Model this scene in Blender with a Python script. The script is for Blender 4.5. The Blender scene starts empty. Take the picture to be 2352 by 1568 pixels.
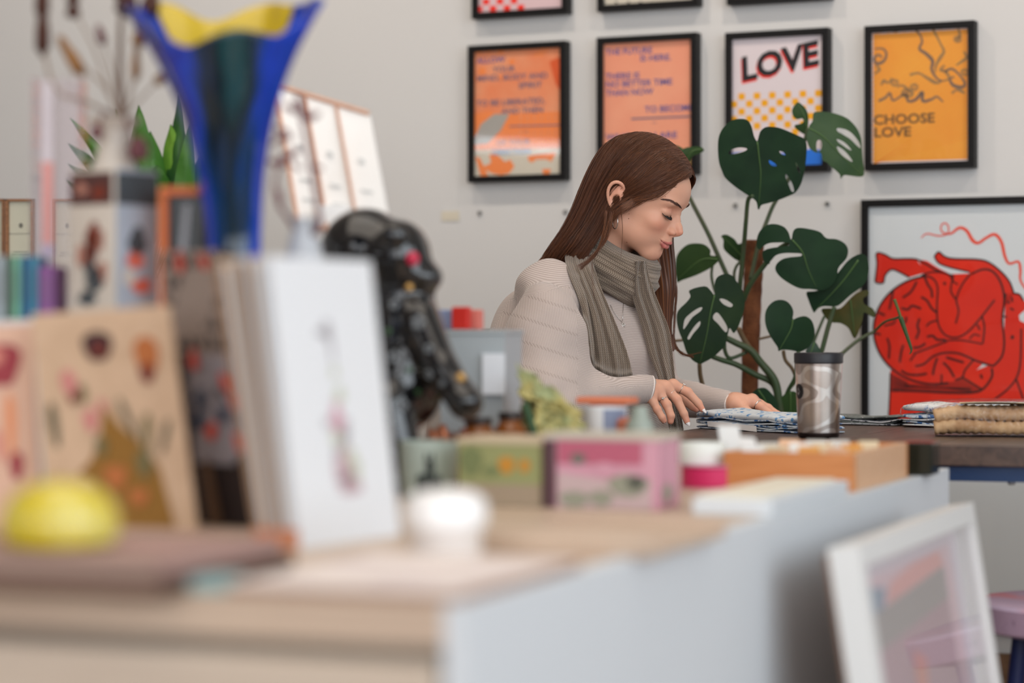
import bpy, bmesh, math, random
import numpy as np
from mathutils import Vector, Matrix, Quaternion
from mathutils.bvhtree import BVHTree
from mathutils.geometry import delaunay_2d_cdt, tessellate_polygon

random.seed(7)
rng = np.random.default_rng(7)
sc = bpy.context.scene
COL = sc.collection
FPX = 5553.0            # 85 mm lens on a 36 mm sensor, 2352 px wide
CX, HY = 1176.0, 760.0  # principal column, horizon row
CAMZ = 0.94

# ------------------------------------------------------------ camera
cd = bpy.data.cameras.new('camera')
cam = bpy.data.objects.new('camera', cd); COL.objects.link(cam)
cam.location = (0, 0, CAMZ); cam.rotation_euler = (math.pi/2, 0, 0)
cd.lens = 85.0; cd.sensor_width = 36.0
cd.shift_y = -24/2352
cd.clip_start = 0.05
cd.dof.use_dof = True; cd.dof.focus_distance = 4.66; cd.dof.aperture_fstop = 1.85
sc.camera = cam

# ------------------------------------------------------------ world, lamps, exposure
sc.view_settings.view_transform = 'Standard'; sc.view_settings.look = 'None'
sc.view_settings.exposure = 0.30; sc.view_settings.gamma = 1.0
sc.view_settings.use_curve_mapping = False
w = bpy.data.worlds.new('world'); sc.world = w; w.use_nodes = True
w.node_tree.nodes['Background'].inputs[0].default_value = (0.80, 0.88, 1.0, 1)
w.node_tree.nodes['Background'].inputs[1].default_value = 0.55

E1 = Vector((0.902, -0.432, 0)).normalized()   # along the back wall, to the right
E2 = Vector((0.432, 0.902, 0)).normalized()    # into the back wall
UP = Vector((0, 0, 1))
ROOM = math.atan2(E1.y, E1.x)
WALL_D = 6.1*E2.y                               # distance of the back wall along E2
def room(a, b, z): return E1*a + E2*b + UP*z
def area(name, loc, target, sx, sy, power, color):
    l = bpy.data.lights.new(name, 'AREA'); l.shape = 'RECTANGLE'; l.size = sx; l.size_y = sy
    l.energy = power; l.color = color
    o = bpy.data.objects.new(name, l); COL.objects.link(o); o.location = loc
    o.rotation_euler = (Vector(target)-Vector(loc)).to_track_quat('-Z', 'Y').to_euler()
    return o
# daylight through the windows of the right-hand wall and the shop front behind the camera
area('window_daylight', room(2.55, 1.0, 1.95), room(-1.5, 2.9, 1.0), 4.6, 2.2, 92, (0.86, 0.94, 1.0))
area('shopfront_daylight', room(-0.4, -2.9, 1.9), room(-1.2, 4.0, 1.0), 5.0, 2.4, 88, (0.97, 0.98, 1.0))
# warm ceiling spots that wash the picture wall
for a in (-3.9, -2.65, -1.4, -0.2):
    l = bpy.data.lights.new('ceiling_spot', 'SPOT'); l.energy = 26; l.color = (1.0, 0.87, 0.73)
    l.spot_size = math.radians(110); l.spot_blend = 0.8; l.shadow_soft_size = 0.04
    o = bpy.data.objects.new('ceiling_spot', l); COL.objects.link(o)
    o.location = room(a, WALL_D-1.0, 3.0)
    o.rotation_euler = (room(a, WALL_D-0.1, 1.0)-o.location).to_track_quat('-Z', 'Y').to_euler()
# warm pendant light over the room
area('ceiling_panel_light', room(-1.4, 2.0, 3.1), room(-1.4, 2.01, 0), 2.6, 2.6, 30, (1.0, 0.90, 0.78))

# unseen light added near the shop front to make the pale band in the poster's glass
def mirror_pt(px, py, b):
    u = Vector(((px-CX)/FPX, 1, -(py-HY)/FPX)); t = (WALL_D-.026)/u.dot(E2); p = u*t+UP*CAMZ; d = u-E2*2*u.dot(E2); k = (b-p.dot(E2))/d.dot(E2); return p+d*k
pa, pb_ = mirror_pt(1040, 327, -2.6), mirror_pt(1330, 342, -2.6)
l = bpy.data.lights.new('added_band_light', 'AREA'); l.shape = 'RECTANGLE'; l.size = (pb_-pa).length; l.size_y = 0.036; l.energy = 2.2; l.color = (.95, .97, 1)
o = bpy.data.objects.new('added_band_light', l); COL.objects.link(o); xa = (pb_-pa).normalized(); za_ = (-E2); za_ = (za_-xa*za_.dot(xa)).normalized(); ya = za_.cross(xa)
o.matrix_world = Matrix.Translation((pa+pb_)/2) @ Matrix((xa, ya, za_)).transposed().to_4x4()

# ------------------------------------------------------------ helpers
def lin(c):
    if isinstance(c, str):
        c = c.lstrip('#'); c = [int(c[i:i+2], 16) for i in (0, 2, 4)]
    r = []
    for v in c[:3]:
        v = v/255.0
        r.append(v/12.92 if v <= 0.04045 else ((v+0.055)/1.055)**2.4)
    return (r[0], r[1], r[2], 1.0)
MATS = {}
def mat(name, c, rough=0.6, metal=0.0, spec=0.5, trans=0.0, ior=1.45, coat=0.0, bump=None, var=None, sheen=0.0, sss=0.0):
    """bump=(scale, strength, detail)  var=(scale, colour2, low, high) : noise-mixed second colour"""
    if name in MATS: return MATS[name]
    m = bpy.data.materials.new(name); m.use_nodes = True; nt = m.node_tree; b = nt.nodes['Principled BSDF']
    b.inputs['Base Color'].default_value = lin(c); b.inputs['Roughness'].default_value = rough
    b.inputs['Metallic'].default_value = metal; b.inputs['Specular IOR Level'].default_value = spec
    b.inputs['Transmission Weight'].default_value = trans; b.inputs['IOR'].default_value = ior
    b.inputs['Coat Weight'].default_value = coat; b.inputs['Sheen Weight'].default_value = sheen
    if sss:
        b.inputs['Subsurface Weight'].default_value = sss
        b.inputs['Subsurface Radius'].default_value = (1.0, 0.35, 0.2); b.inputs['Subsurface Scale'].default_value = 0.006
    tc = nt.nodes.new('ShaderNodeTexCoord')
    if var:
        n = nt.nodes.new('ShaderNodeTexNoise'); n.inputs['Scale'].default_value = var[0]; n.inputs['Detail'].default_value = 3
        nt.links.new(tc.outputs['Object'], n.inputs['Vector'])
        mr = nt.nodes.new('ShaderNodeMapRange'); mr.inputs[1].default_value = var[2]; mr.inputs[2].default_value = var[3]
        nt.links.new(n.outputs['Fac'], mr.inputs[0])
        mx = nt.nodes.new('ShaderNodeMix'); mx.data_type = 'RGBA'
        mx.inputs[6].default_value = lin(c); mx.inputs[7].default_value = lin(var[1])
        nt.links.new(mr.outputs[0], mx.inputs[0]); nt.links.new(mx.outputs[2], b.inputs['Base Color'])
    if bump:
        n = nt.nodes.new('ShaderNodeTexNoise'); n.inputs['Scale'].default_value = bump[0]
        n.inputs['Detail'].default_value = bump[2] if len(bump) > 2 else 2
        nt.links.new(tc.outputs['Object'], n.inputs['Vector'])
        bp = nt.nodes.new('ShaderNodeBump'); bp.inputs['Strength'].default_value = bump[1]; bp.inputs['Distance'].default_value = 0.002
        nt.links.new(n.outputs['Fac'], bp.inputs['Height']); nt.links.new(bp.outputs[0], b.inputs['Normal'])
    MATS[name] = m
    return m
def wood(name, c1, c2, scale=6.0, rough=0.55, stretch=(1, 12, 12), bumpy=0.25):
    if name in MATS: return MATS[name]
    m = mat(name, c1, rough); nt = m.node_tree; b = nt.nodes['Principled BSDF']
    tc = nt.nodes.new('ShaderNodeTexCoord'); mp = nt.nodes.new('ShaderNodeMapping'); mp.inputs['Scale'].default_value = stretch
    n = nt.nodes.new('ShaderNodeTexNoise'); n.inputs['Scale'].default_value = scale; n.inputs['Detail'].default_value = 6
    n.inputs['Distortion'].default_value = 0.6
    mr = nt.nodes.new('ShaderNodeMapRange'); mr.inputs[1].default_value = 0.35; mr.inputs[2].default_value = 0.68
    mx = nt.nodes.new('ShaderNodeMix'); mx.data_type = 'RGBA'; mx.inputs[6].default_value = lin(c1); mx.inputs[7].default_value = lin(c2)
    nt.links.new(tc.outputs['Object'], mp.inputs[0]); nt.links.new(mp.outputs[0], n.inputs['Vector'])
    nt.links.new(n.outputs['Fac'], mr.inputs[0]); nt.links.new(mr.outputs[0], mx.inputs[0]); nt.links.new(mx.outputs[2], b.inputs['Base Color'])
    bp = nt.nodes.new('ShaderNodeBump'); bp.inputs['Strength'].default_value = bumpy; bp.inputs['Distance'].default_value = 0.002
    nt.links.new(n.outputs['Fac'], bp.inputs['Height']); nt.links.new(bp.outputs[0], b.inputs['Normal'])
    return m
def glass(name, c, rough=0.03, ior=1.45, dens=0.0):
    if name in MATS: return MATS[name]
    return mat(name, c, rough, trans=1.0, ior=ior)

def px3(px, py, Y): return Vector(((px-CX)/FPX*Y, Y, CAMZ-(py-HY)/FPX*Y))
def P(x, y, z): return Vector((x, y, z))

class MB:
    """collects geometry for one mesh"""
    def __init__(s): s.v = []; s.f = []; s.m = []; s.mi = 0
    def add(s, verts, faces, mi=None):
        k = len(s.v); s.v += [tuple(v) for v in verts]
        for f in faces: s.f.append(tuple(i+k for i in f)); s.m.append(s.mi if mi is None else mi)
    def box(s, c, d, R=None, mi=None, bev=0.0):
        cx, cy, cz = c; hx, hy, hz = d[0]/2, d[1]/2, d[2]/2
        if bev > 0:
            bm = bmesh.new(); bmesh.ops.create_cube(bm, size=1.0)
            for v in bm.verts: v.co = Vector((v.co.x*d[0], v.co.y*d[1], v.co.z*d[2]))
            bmesh.ops.bevel(bm, geom=bm.edges[:], offset=bev, segments=2, affect='EDGES', profile=0.6)
            bm.verts.index_update()
            vs = [v.co.copy() for v in bm.verts]; fs = [[v.index for v in f.verts] for f in bm.faces]; bm.free()
        else:
            vs = [Vector((x*hx, y*hy, z*hz)) for x in (-1, 1) for y in (-1, 1) for z in (-1, 1)]
            fs = [(0, 1, 3, 2), (4, 6, 7, 5), (0, 4, 5, 1), (2, 3, 7, 6), (0, 2, 6, 4), (1, 5, 7, 3)]
        if R is not None: vs = [R @ v for v in vs]
        s.add([v+Vector(c) for v in vs], fs, mi)
    def lathe(s, prof, c=(0, 0, 0), n=32, mi=None, cap=True, R=None, fr=None):
        vs = []; fs = []
        for i, (r, z) in enumerate(prof):
            for j in range(n):
                a = 2*math.pi*j/n; k = fr(a, z) if fr else 1.0
                vs.append(Vector((r*k*math.cos(a), r*k*math.sin(a), z)))
        for i in range(len(prof)-1):
            for j in range(n):
                a, b = i*n+j, i*n+(j+1) % n
                fs.append((a, b, b+n, a+n))
        if cap:
            if prof[0][0] > 1e-6: fs.append(tuple(range(n-1, -1, -1)))
            if prof[-1][0] > 1e-6: fs.append(tuple(range((len(prof)-1)*n, len(prof)*n)))
        if R is not None: vs = [R @ v for v in vs]
        s.add([v+Vector(c) for v in vs], fs, mi)
    def tube(s, pts, rad, n=8, mi=None, cap=True, closed=False):
        pts = [Vector(p) for p in pts]; N = len(pts)
        if not hasattr(rad, '__len__'): rad = [rad]*N
        vs = []; fs = []
        t0 = (pts[1]-pts[0]).normalized()
        ref = Vector((0, 0, 1)) if abs(t0.z) < 0.9 else Vector((1, 0, 0))
        u = t0.cross(ref).normalized()
        for i, p in enumerate(pts):
            if closed: t = (pts[(i+1) % N]-pts[i-1])
            else: t = pts[min(i+1, N-1)]-pts[max(i-1, 0)]
            t = t.normalized() if t.length > 1e-12 else t0
            u = (u-t*u.dot(t)); u = u.normalized() if u.length > 1e-9 else t.orthogonal().normalized()
            v = t.cross(u)
            for j in range(n):
                a = 2*math.pi*j/n
                vs.append(p+(u*math.cos(a)+v*math.sin(a))*rad[i])
        for i in range(N if closed else N-1):
            i2 = (i+1) % N
            for j in range(n):
                fs.append((i*n+j, i*n+(j+1) % n, i2*n+(j+1) % n, i2*n+j))
        if cap and not closed:
            fs.append(tuple(range(n-1, -1, -1))); fs.append(tuple(range((N-1)*n, N*n)))
        s.add(vs, fs, mi)
    def sphere(s, c, r, n=16, m=10, R=None, mi=None, fn=None):
        if not hasattr(r, '__len__'): r = (r, r, r)
        vs = [Vector((0, 0, -1))]
        for i in range(1, m):
            th = -math.pi/2+math.pi*i/m
            for j in range(n):
                a = 2*math.pi*j/n; vs.append(Vector((math.cos(th)*math.cos(a), math.cos(th)*math.sin(a), math.sin(th))))
        vs.append(Vector((0, 0, 1)))
        fs = []
        for j in range(n): fs.append((0, 1+(j+1) % n, 1+j))
        for i in range(m-2):
            for j in range(n):
                a = 1+i*n+j; b = 1+i*n+(j+1) % n; fs.append((a, b, b+n, a+n))
        L = len(vs)-1
        for j in range(n): fs.append((L, 1+(m-2)*n+j, 1+(m-2)*n+(j+1) % n))
        out = []
        for v in vs:
            q = Vector((v.x*r[0], v.y*r[1], v.z*r[2]))
            if fn: q = fn(q, v)
            if R is not None: q = R @ q
            out.append(q+Vector(c))
        s.add(out, fs, mi)
    def grid(s, pts, mi=None, wrap=False):
        """pts[i][j] -> quads"""
        n = len(pts); m = len(pts[0]); vs = [p for row in pts for p in row]; fs = []
        for i in range(n-1):
            for j in range(m if wrap else m-1):
                fs.append((i*m+j, i*m+(j+1) % m, (i+1)*m+(j+1) % m, (i+1)*m+j))
        s.add(vs, fs, mi)
    def poly(s, pts, mi=None):
        """planar polygon with possibly concave outline, already 3D"""
        tris = tessellate_polygon([[Vector(p) for p in pts]])
        s.add(pts, tris, mi)
    def prism(s, pts, dvec, mi=None):
        pts = [Vector(p) for p in pts]; n = len(pts); d = Vector(dvec)
        tris = tessellate_polygon([pts])
        s.add(pts, tris, mi); s.add([p+d for p in pts], [t[::-1] for t in tris], mi)
        s.add(pts+[p+d for p in pts], [(i, (i+1) % n, n+(i+1) % n, n+i) for i in range(n)], mi)
    def build(s, name, mats, parent=None, smooth=False, world=False, fix=True):
        """world=True : vertices are world coordinates, converted to the parent's frame"""
        me = bpy.data.meshes.new(name)
        vs = s.v
        if world and parent is not None:
            Mi = wmat(parent).inverted(); vs = [tuple(Mi @ Vector(v)) for v in vs]
        me.from_pydata(vs, [], s.f)
        if not isinstance(mats, (list, tuple)): mats = [mats]
        for m in mats: me.materials.append(m)
        if len(mats) > 1: me.polygons.foreach_set('material_index', s.m)
        if fix:
            bm = bmesh.new(); bm.from_mesh(me); bmesh.ops.recalc_face_normals(bm, faces=bm.faces); bm.to_mesh(me); bm.free()
        if smooth:
            me.polygons.foreach_set('use_smooth', [True]*len(me.polygons))
            if smooth != 'all':
                try: me.set_sharp_from_angle(angle=math.radians(35))
                except Exception: pass
        me.update()
        o = bpy.data.objects.new(name, me); COL.objects.link(o)
        if parent is not None: o.parent = parent
        return o
def wmat(o):
    M = Matrix.LocRotScale(o.location, o.rotation_euler, o.scale)
    return wmat(o.parent) @ M if o.parent else M
def thing(name, label, cat, loc=(0, 0, 0), rotz=0.0, group=None):
    o = bpy.data.objects.new(name, None); COL.objects.link(o); o.location = loc; o.rotation_euler = (0, 0, rotz)
    o.empty_display_size = 0.05
    return tag(o, label, cat, group)
def tag(o, label, cat, group=None, kind=None):
    o['label'] = label; o['category'] = cat
    if group: o['group'] = group
    if kind: o['kind'] = kind
    return o
def struct(o): o['kind'] = 'structure'; return o
def single(mb, name, mats, label, cat, loc, rotz=0.0, group=None, smooth=False, world=False):
    """a thing that is one mesh, origin at its base"""
    if world:
        M = Matrix.LocRotScale(Vector(loc), Matrix.Rotation(rotz, 3, 'Z').to_quaternion(), None).inverted()
        mb.v = [tuple(M @ Vector(v)) for v in mb.v]
    o = mb.build(name, mats, None, smooth); o.location = loc; o.rotation_euler = (0, 0, rotz)
    return tag(o, label, cat, group)
def catmull(pts, n):
    """n samples through the control points (any dimension)"""
    p = np.array(pts, float); m = len(p); out = []
    for t in np.linspace(0, m-1, n):
        i = min(int(t), m-2); u = t-i
        p0 = p[max(i-1, 0)]; p1 = p[i]; p2 = p[i+1]; p3 = p[min(i+2, m-1)]
        out.append(0.5*((2*p1)+(-p0+p2)*u+(2*p0-5*p1+4*p2-p3)*u*u+(-p0+3*p1-3*p2+p3)*u**3))
    return np.array(out)
def text_geo(body, size, bold=0.0, shear=0.0, sx=1.0):
    """returns 2D verts + faces of a line of lettering, left/baseline at the origin"""
    c = bpy.data.curves.new('lettering', 'FONT'); c.body = body; c.size = size; c.offset = bold; c.shear = shear
    c.resolution_u = 3
    o = bpy.data.objects.new('lettering', c); COL.objects.link(o)
    me = bpy.data.meshes.new_from_object(o)
    vs = [(v.co.x*sx, v.co.y) for v in me.vertices]; fs = [tuple(p.vertices) for p in me.polygons]
    bpy.data.objects.remove(o); bpy.data.curves.remove(c); bpy.data.meshes.remove(me)
    return vs, fs

# ------------------------------------------------------------ signed distance helpers
def snets(f, o, h):
    s = f < 0; nx, ny, nz = f.shape
    C = [(0,0,0),(1,0,0),(0,1,0),(1,1,0),(0,0,1),(1,0,1),(0,1,1),(1,1,1)]
    E = [(0,1),(2,3),(4,5),(6,7),(0,2),(1,3),(4,6),(5,7),(0,4),(1,5),(2,6),(3,7)]
    def cut(a, c): return a[c[0]:nx-1+c[0], c[1]:ny-1+c[1], c[2]:nz-1+c[2]]
    ssum = sum(cut(s, c).astype(np.int8) for c in C)
    act = (ssum > 0) & (ssum < 8); ii = np.argwhere(act); n = len(ii)
    idx = -np.ones(act.shape, np.int64); idx[act] = np.arange(n)
    fv = [f[ii[:, 0]+c[0], ii[:, 1]+c[1], ii[:, 2]+c[2]] for c in C]
    pos = np.zeros((n, 3)); cnt = np.zeros(n)
    for a, b in E:
        m = (fv[a] < 0) != (fv[b] < 0); d = fv[a]-fv[b]; t = np.where(m, fv[a]/np.where(m, d, 1), 0)
        ca = np.array(C[a], float); cb = np.array(C[b], float)
        pos += m[:, None]*(ca+t[:, None]*(cb-ca)); cnt += m
    V = (ii+pos/cnt[:, None])*h+np.array(o)
    F = []
    def q(A, B, Cc, D, flip):
        g = np.stack([A, B, Cc, D], 1); g[flip] = g[flip][:, ::-1]; F.append(g)
    e = np.argwhere(s[:-1, 1:-1, 1:-1] != s[1:, 1:-1, 1:-1]); i, j, k = e[:, 0], e[:, 1]+1, e[:, 2]+1
    q(idx[i, j-1, k-1], idx[i, j, k-1], idx[i, j, k], idx[i, j-1, k], ~s[i, j, k])
    e = np.argwhere(s[1:-1, :-1, 1:-1] != s[1:-1, 1:, 1:-1]); i, j, k = e[:, 0]+1, e[:, 1], e[:, 2]+1
    q(idx[i-1, j, k-1], idx[i-1, j, k], idx[i, j, k], idx[i, j, k-1], ~s[i, j, k])
    e = np.argwhere(s[1:-1, 1:-1, :-1] != s[1:-1, 1:-1, 1:]); i, j, k = e[:, 0]+1, e[:, 1]+1, e[:, 2]
    q(idx[i-1, j-1, k], idx[i, j-1, k], idx[i, j, k], idx[i-1, j, k], ~s[i, j, k])
    return V, np.concatenate(F)
def gridpts(lo, hi, h):
    ax = [np.arange(lo[i], hi[i]+h, h, dtype=np.float32) for i in range(3)]
    return ax[0][:, None, None], ax[1][None, :, None], ax[2][None, None, :]
def smin(a, b, k):
    h = np.maximum(k-np.abs(a-b), 0)/k; return np.minimum(a, b)-h*h*k*0.25
def smax(a, b, k): return -smin(-a, -b, k)
def sEll(X, Y, Z, c, r):
    x, y, z = X-c[0], Y-c[1], Z-c[2]
    k0 = np.sqrt((x/r[0])**2+(y/r[1])**2+(z/r[2])**2); k1 = np.sqrt((x/r[0]**2)**2+(y/r[1]**2)**2+(z/r[2]**2)**2)+1e-6
    return k0*(k0-1)/k1
def sCap(X, Y, Z, a, b, ra, rb):
    a = np.array(a, float); b = np.array(b, float); d = b-a; L = float(d@d)+1e-12
    t = np.clip(((X-a[0])*d[0]+(Y-a[1])*d[1]+(Z-a[2])*d[2])/L, 0, 1)
    return np.sqrt((X-a[0]-t*d[0])**2+(Y-a[1]-t*d[1])**2+(Z-a[2]-t*d[2])**2)-(ra+(rb-ra)*t)
def sChain(X, Y, Z, pts, k=0.004):
    """pts: (x,y,z,r) joined capsules"""
    r = None
    for p, q in zip(pts[:-1], pts[1:]):
        d = sCap(X, Y, Z, p[:3], q[:3], p[3], q[3]); r = d if r is None else smin(r, d, k)
    return r
def raw_obj(name, V, F, mats, parent=None, smooth=True, world=True):
    me = bpy.data.meshes.new(name)
    V = np.asarray(V, float)
    if world and parent is not None:
        Mi = np.array(wmat(parent).inverted()); V = V@Mi[:3, :3].T+Mi[:3, 3]
    F = np.asarray(F); me.vertices.add(len(V)); me.vertices.foreach_set('co', V.ravel())
    me.loops.add(F.size); me.loops.foreach_set('vertex_index', F.ravel().astype(np.int32))
    me.polygons.add(len(F)); me.polygons.foreach_set('loop_start', (np.arange(len(F))*F.shape[1]).astype(np.int32))
    me.update(calc_edges=True); me.validate()
    if not isinstance(mats, (list, tuple)): mats = [mats]
    for m in mats: me.materials.append(m)
    if smooth: me.polygons.foreach_set('use_smooth', [True]*len(me.polygons))
    o = bpy.data.objects.new(name, me); COL.objects.link(o)
    if parent is not None: o.parent = parent
    return o
def vattr(o, name, typ, data):
    a = o.data.attributes.new(name, typ, 'POINT')
    a.data.foreach_set({'FLOAT': 'value', 'FLOAT_VECTOR': 'vector', 'FLOAT_COLOR': 'color'}[typ], np.asarray(data, float).ravel())
# ------------------------------------------------------------ room shell
plaster = mat('wall_plaster', (214, 213, 212), 0.9, bump=(260, 0.12))
A0, A1 = -7.0, 2.75
B0, B1 = -3.2, WALL_D
CEIL = 3.3
def rbox(mb, a0, a1, b0, b1, z0, z1, mi=None):
    vs = [room(a, b, z) for a in (a0, a1) for b in (b0, b1) for z in (z0, z1)]
    mb.add(vs, [(0, 1, 3, 2), (4, 6, 7, 5), (0, 4, 5, 1), (2, 3, 7, 6), (0, 2, 6, 4), (1, 5, 7, 3)], mi)
def rstruct(name, boxes, m):
    mb = MB()
    for b in boxes: rbox(mb, *b)
    return struct(mb.build(name, m))
floor_m = wood('floor_boards', (150, 118, 92), (118, 90, 70), 4, 0.45)
rstruct('floor', [(A0-.1, A1+.1, B0-.1, B1+.1, -0.1, 0)], floor_m)
rstruct('wall_back', [(A0-.1, A1+.1, B1, B1+.1, 0, CEIL)], plaster)
rstruct('wall_left', [(A0-.1, A0, B0, B1, 0, CEIL)], plaster)
# right wall with a long window opening, front wall with the shop window
rstruct('wall_right', [(A1, A1+.1, B0, -1.4, 0, CEIL), (A1, A1+.1, 3.4, B1, 0, CEIL), (A1, A1+.1, -1.4, 3.4, 0, 0.8), (A1, A1+.1, -1.4, 3.4, 3.1, CEIL)], plaster)
rstruct('wall_front', [(A0, -3.0, B0-.1, B0, 0, CEIL), (2.2, A1, B0-.1, B0, 0, CEIL), (-3.0, 2.2, B0-.1, B0, 0, 0.6), (-3.0, 2.2, B0-.1, B0, 3.15, CEIL)], plaster)
rstruct('ceiling', [(A0-.1, A1+.1, B0-.1, B1+.1, CEIL, CEIL+.1)], mat('ceiling_paint', (226, 222, 216), 0.9))
rstruct('baseboard_back', [(A0, A1, B1-.018, B1, 0, 0.20)], wood('brown_skirting', (120, 92, 70), (96, 72, 54), 4, .5))
fr_m = mat('window_frame_paint', (70, 72, 76), 0.4)
rstruct('window_1', [(A1+.02, A1+.07, -1.4, 3.4, 0.8, 0.86), (A1+.02, A1+.07, -1.4, 3.4, 3.04, 3.1)] +
        [(A1+.02, A1+.07, b, b+.05, 0.8, 3.1) for b in (-1.4, .15, 1.75, 3.35)], fr_m)
rstruct('window_2', [(-3.0, 2.2, B0-.07, B0-.02, 0.6, 0.66), (-3.0, 2.2, B0-.07, B0-.02, 3.09, 3.15)] +
        [(a, a+.05, B0-.07, B0-.02, 0.6, 3.15) for a in (-3.0, -0.45, 2.15)], fr_m)

# ------------------------------------------------------------ pictures on the back wall
def wall_ab(px, py, d=0.0):
    """ray through a photo pixel met with the plane d in front of the back wall -> (a, z)"""
    u = Vector(((px-CX)/FPX, 1, -(py-HY)/FPX)); t = (WALL_D-d)/u.dot(E2); p = u*t
    return p.dot(E1), p.z+CAMZ
frame_black = mat('black_frame_wood', (15, 14, 15), 0.5, spec=.3, bump=(60, .1))
pane_m = None
def pane_mat():
    m = bpy.data.materials.new('picture_glazing'); m.use_nodes = True; nt = m.node_tree
    for n in list(nt.nodes): nt.nodes.remove(n)
    o = nt.nodes.new('ShaderNodeOutputMaterial'); t = nt.nodes.new('ShaderNodeBsdfTransparent'); g = nt.nodes.new('ShaderNodeBsdfGlossy')
    g.inputs['Roughness'].default_value = 0.03; fr = nt.nodes.new('ShaderNodeFresnel'); fr.inputs[0].default_value = 1.45
    mx = nt.nodes.new('ShaderNodeMixShader'); gm = nt.nodes.new('ShaderNodeNewGeometry'); ib = nt.nodes.new('ShaderNodeMath'); ib.operation = 'SUBTRACT'; ib.inputs[0].default_value = 1; nt.links.new(gm.outputs['Backfacing'], ib.inputs[1]); mu = nt.nodes.new('ShaderNodeMath'); mu.operation = 'MULTIPLY'; nt.links.new(fr.outputs[0], mu.inputs[0]); nt.links.new(ib.outputs[0], mu.inputs[1]); nt.links.new(mu.outputs[0], mx.inputs[0]); nt.links.new(t.outputs[0], mx.inputs[1])
    nt.links.new(g.outputs[0], mx.inputs[2]); nt.links.new(mx.outputs[0], o.inputs[0])
    return m
glaze = pane_mat()
class Picture:
    """framed picture hung on the back wall; local x along the wall, y into the wall, z up"""
    def __init__(s, name, label, a0, a1, z0, z1, depth=0.032, bar=0.016, cat='picture', group=None, fm=frame_black, side_gap=0.0):
        s.a0, s.a1, s.z0, s.z1, s.depth = a0, a1, z0, z1, depth
        s.D = WALL_D-side_gap
        s.o = thing(name, label, cat, room((a0+a1)/2, s.D, z0), ROOM, group)
        W, H = a1-a0, z1-z0; s.W, s.H, s.bar = W, H, bar
        mb = MB()
        mb.box((0, -depth/2-.001, bar/2), (W, depth, bar), bev=.0012); mb.box((0, -depth/2-.001, H-bar/2), (W, depth, bar), bev=.0012)
        for sx in (-1, 1): mb.box((sx*(W/2-bar/2), -depth/2-.001, H/2), (bar, depth, H-2*bar), bev=.0012)
        mb.build('frame', fm, s.o)
        s.pd = depth-.010     # print plane, measured from the wall
        s.mb = MB(); s.mats = []; s.layer = 0
    def mi(s, m):
        if m not in s.mats: s.mats.append(m)
        return s.mats.index(m)
    def loc(s, px, py):
        a, z = wall_ab(px, py, s.pd); return (a-(s.a0+s.a1)/2, z-s.z0)
    def flat(s, pts2, m, lay=None):
        lay = s.layer if lay is None else lay
        s.mb.poly([(x, -s.pd-lay*0.00012, z) for x, z in pts2], s.mi(m))
    def clip(s, x, z):
        w, h = s.W/2-s.bar+.001, s.H-s.bar+.001
        return (max(-w, min(w, x)), max(s.bar-.001, min(h, z)))
    def ppoly(s, pts, m): s.flat([s.clip(*s.loc(*p)) for p in pts], m)
    def base(s, m, mount=0.0, mm=None):
        w, h = s.W/2-s.bar+.001, s.H-s.bar+.001
        back = mm or m
        s.mb.box((0, -s.pd+.003, s.H/2), (2*w, .006, h-s.bar), mi=s.mi(back))
        if mount:
            s.layer = 1; s.flat([(-w+mount, s.bar+mount), (w-mount, s.bar+mount), (w-mount, h-mount), (-w+mount, h-mount)], m)
        s.layer = 2
    def stroke(s, pts, wpx, m, smooth=True, scale=1.0):
        """pts in photo pixels, width in pixels (scalar or list)"""
        q = np.array([s.loc(*p) for p in pts], float)
        n = max(8, len(q)*5) if smooth else len(q)
        c = catmull(q, n) if smooth else q
        k = 6.0/FPX*scale
        wv = np.interp(np.linspace(0, 1, n), np.linspace(0, 1, len(wpx)), wpx) if hasattr(wpx, '__len__') else np.full(n, wpx)
        L, R = [], []
        for i in range(n):
            t = c[min(i+1, n-1)]-c[max(i-1, 0)]; t = t/(np.linalg.norm(t)+1e-9); nn = np.array([-t[1], t[0]])*wv[i]*k/2
            L.append(s.clip(*(c[i]+nn))); R.append(s.clip(*(c[i]-nn)))
        y = -s.pd-s.layer*0.00012
        s.mb.grid([[(a[0], y, a[1]), (b[0], y, b[1])] for a, b in zip(L, R)], s.mi(m))
    def text(s, body, px, py, hpx, m, bold=0.0, shear=0.0, width=None, rot=0.0):
        """baseline-left at the photo pixel, cap height in pixels; width in px fixes the line's length"""
        k = 6.0/FPX; size = hpx*k/0.69
        vs, fs = text_geo(body, size, bold*size, shear)
        sx = 1.0
        if width:
            wv = max(v[0] for v in vs)-min(v[0] for v in vs); x0, _ = s.loc(px, py); x1, _ = s.loc(px+width, py); sx = (x1-x0)/wv
        x0, z0 = s.loc(px, py); cr, sr = math.cos(rot), math.sin(rot)
        y = -s.pd-s.layer*0.00012
        s.mb.add([(x0+(v[0]*sx*cr-v[1]*sr), y, z0+v[0]*sx*sr+v[1]*cr) for v in vs], fs, s.mi(m))
    def done(s, glazed=True):
        s.mb.build('print', s.mats, s.o, fix=False)
        if glazed:
            g = MB(); w = s.W/2-s.bar+.001
            g.box((0, -s.depth+.0065, s.H/2), (2*w, .0015, s.H-2*s.bar+.002)); g.build('glazing', glaze, s.o)
        return s.o

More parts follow.
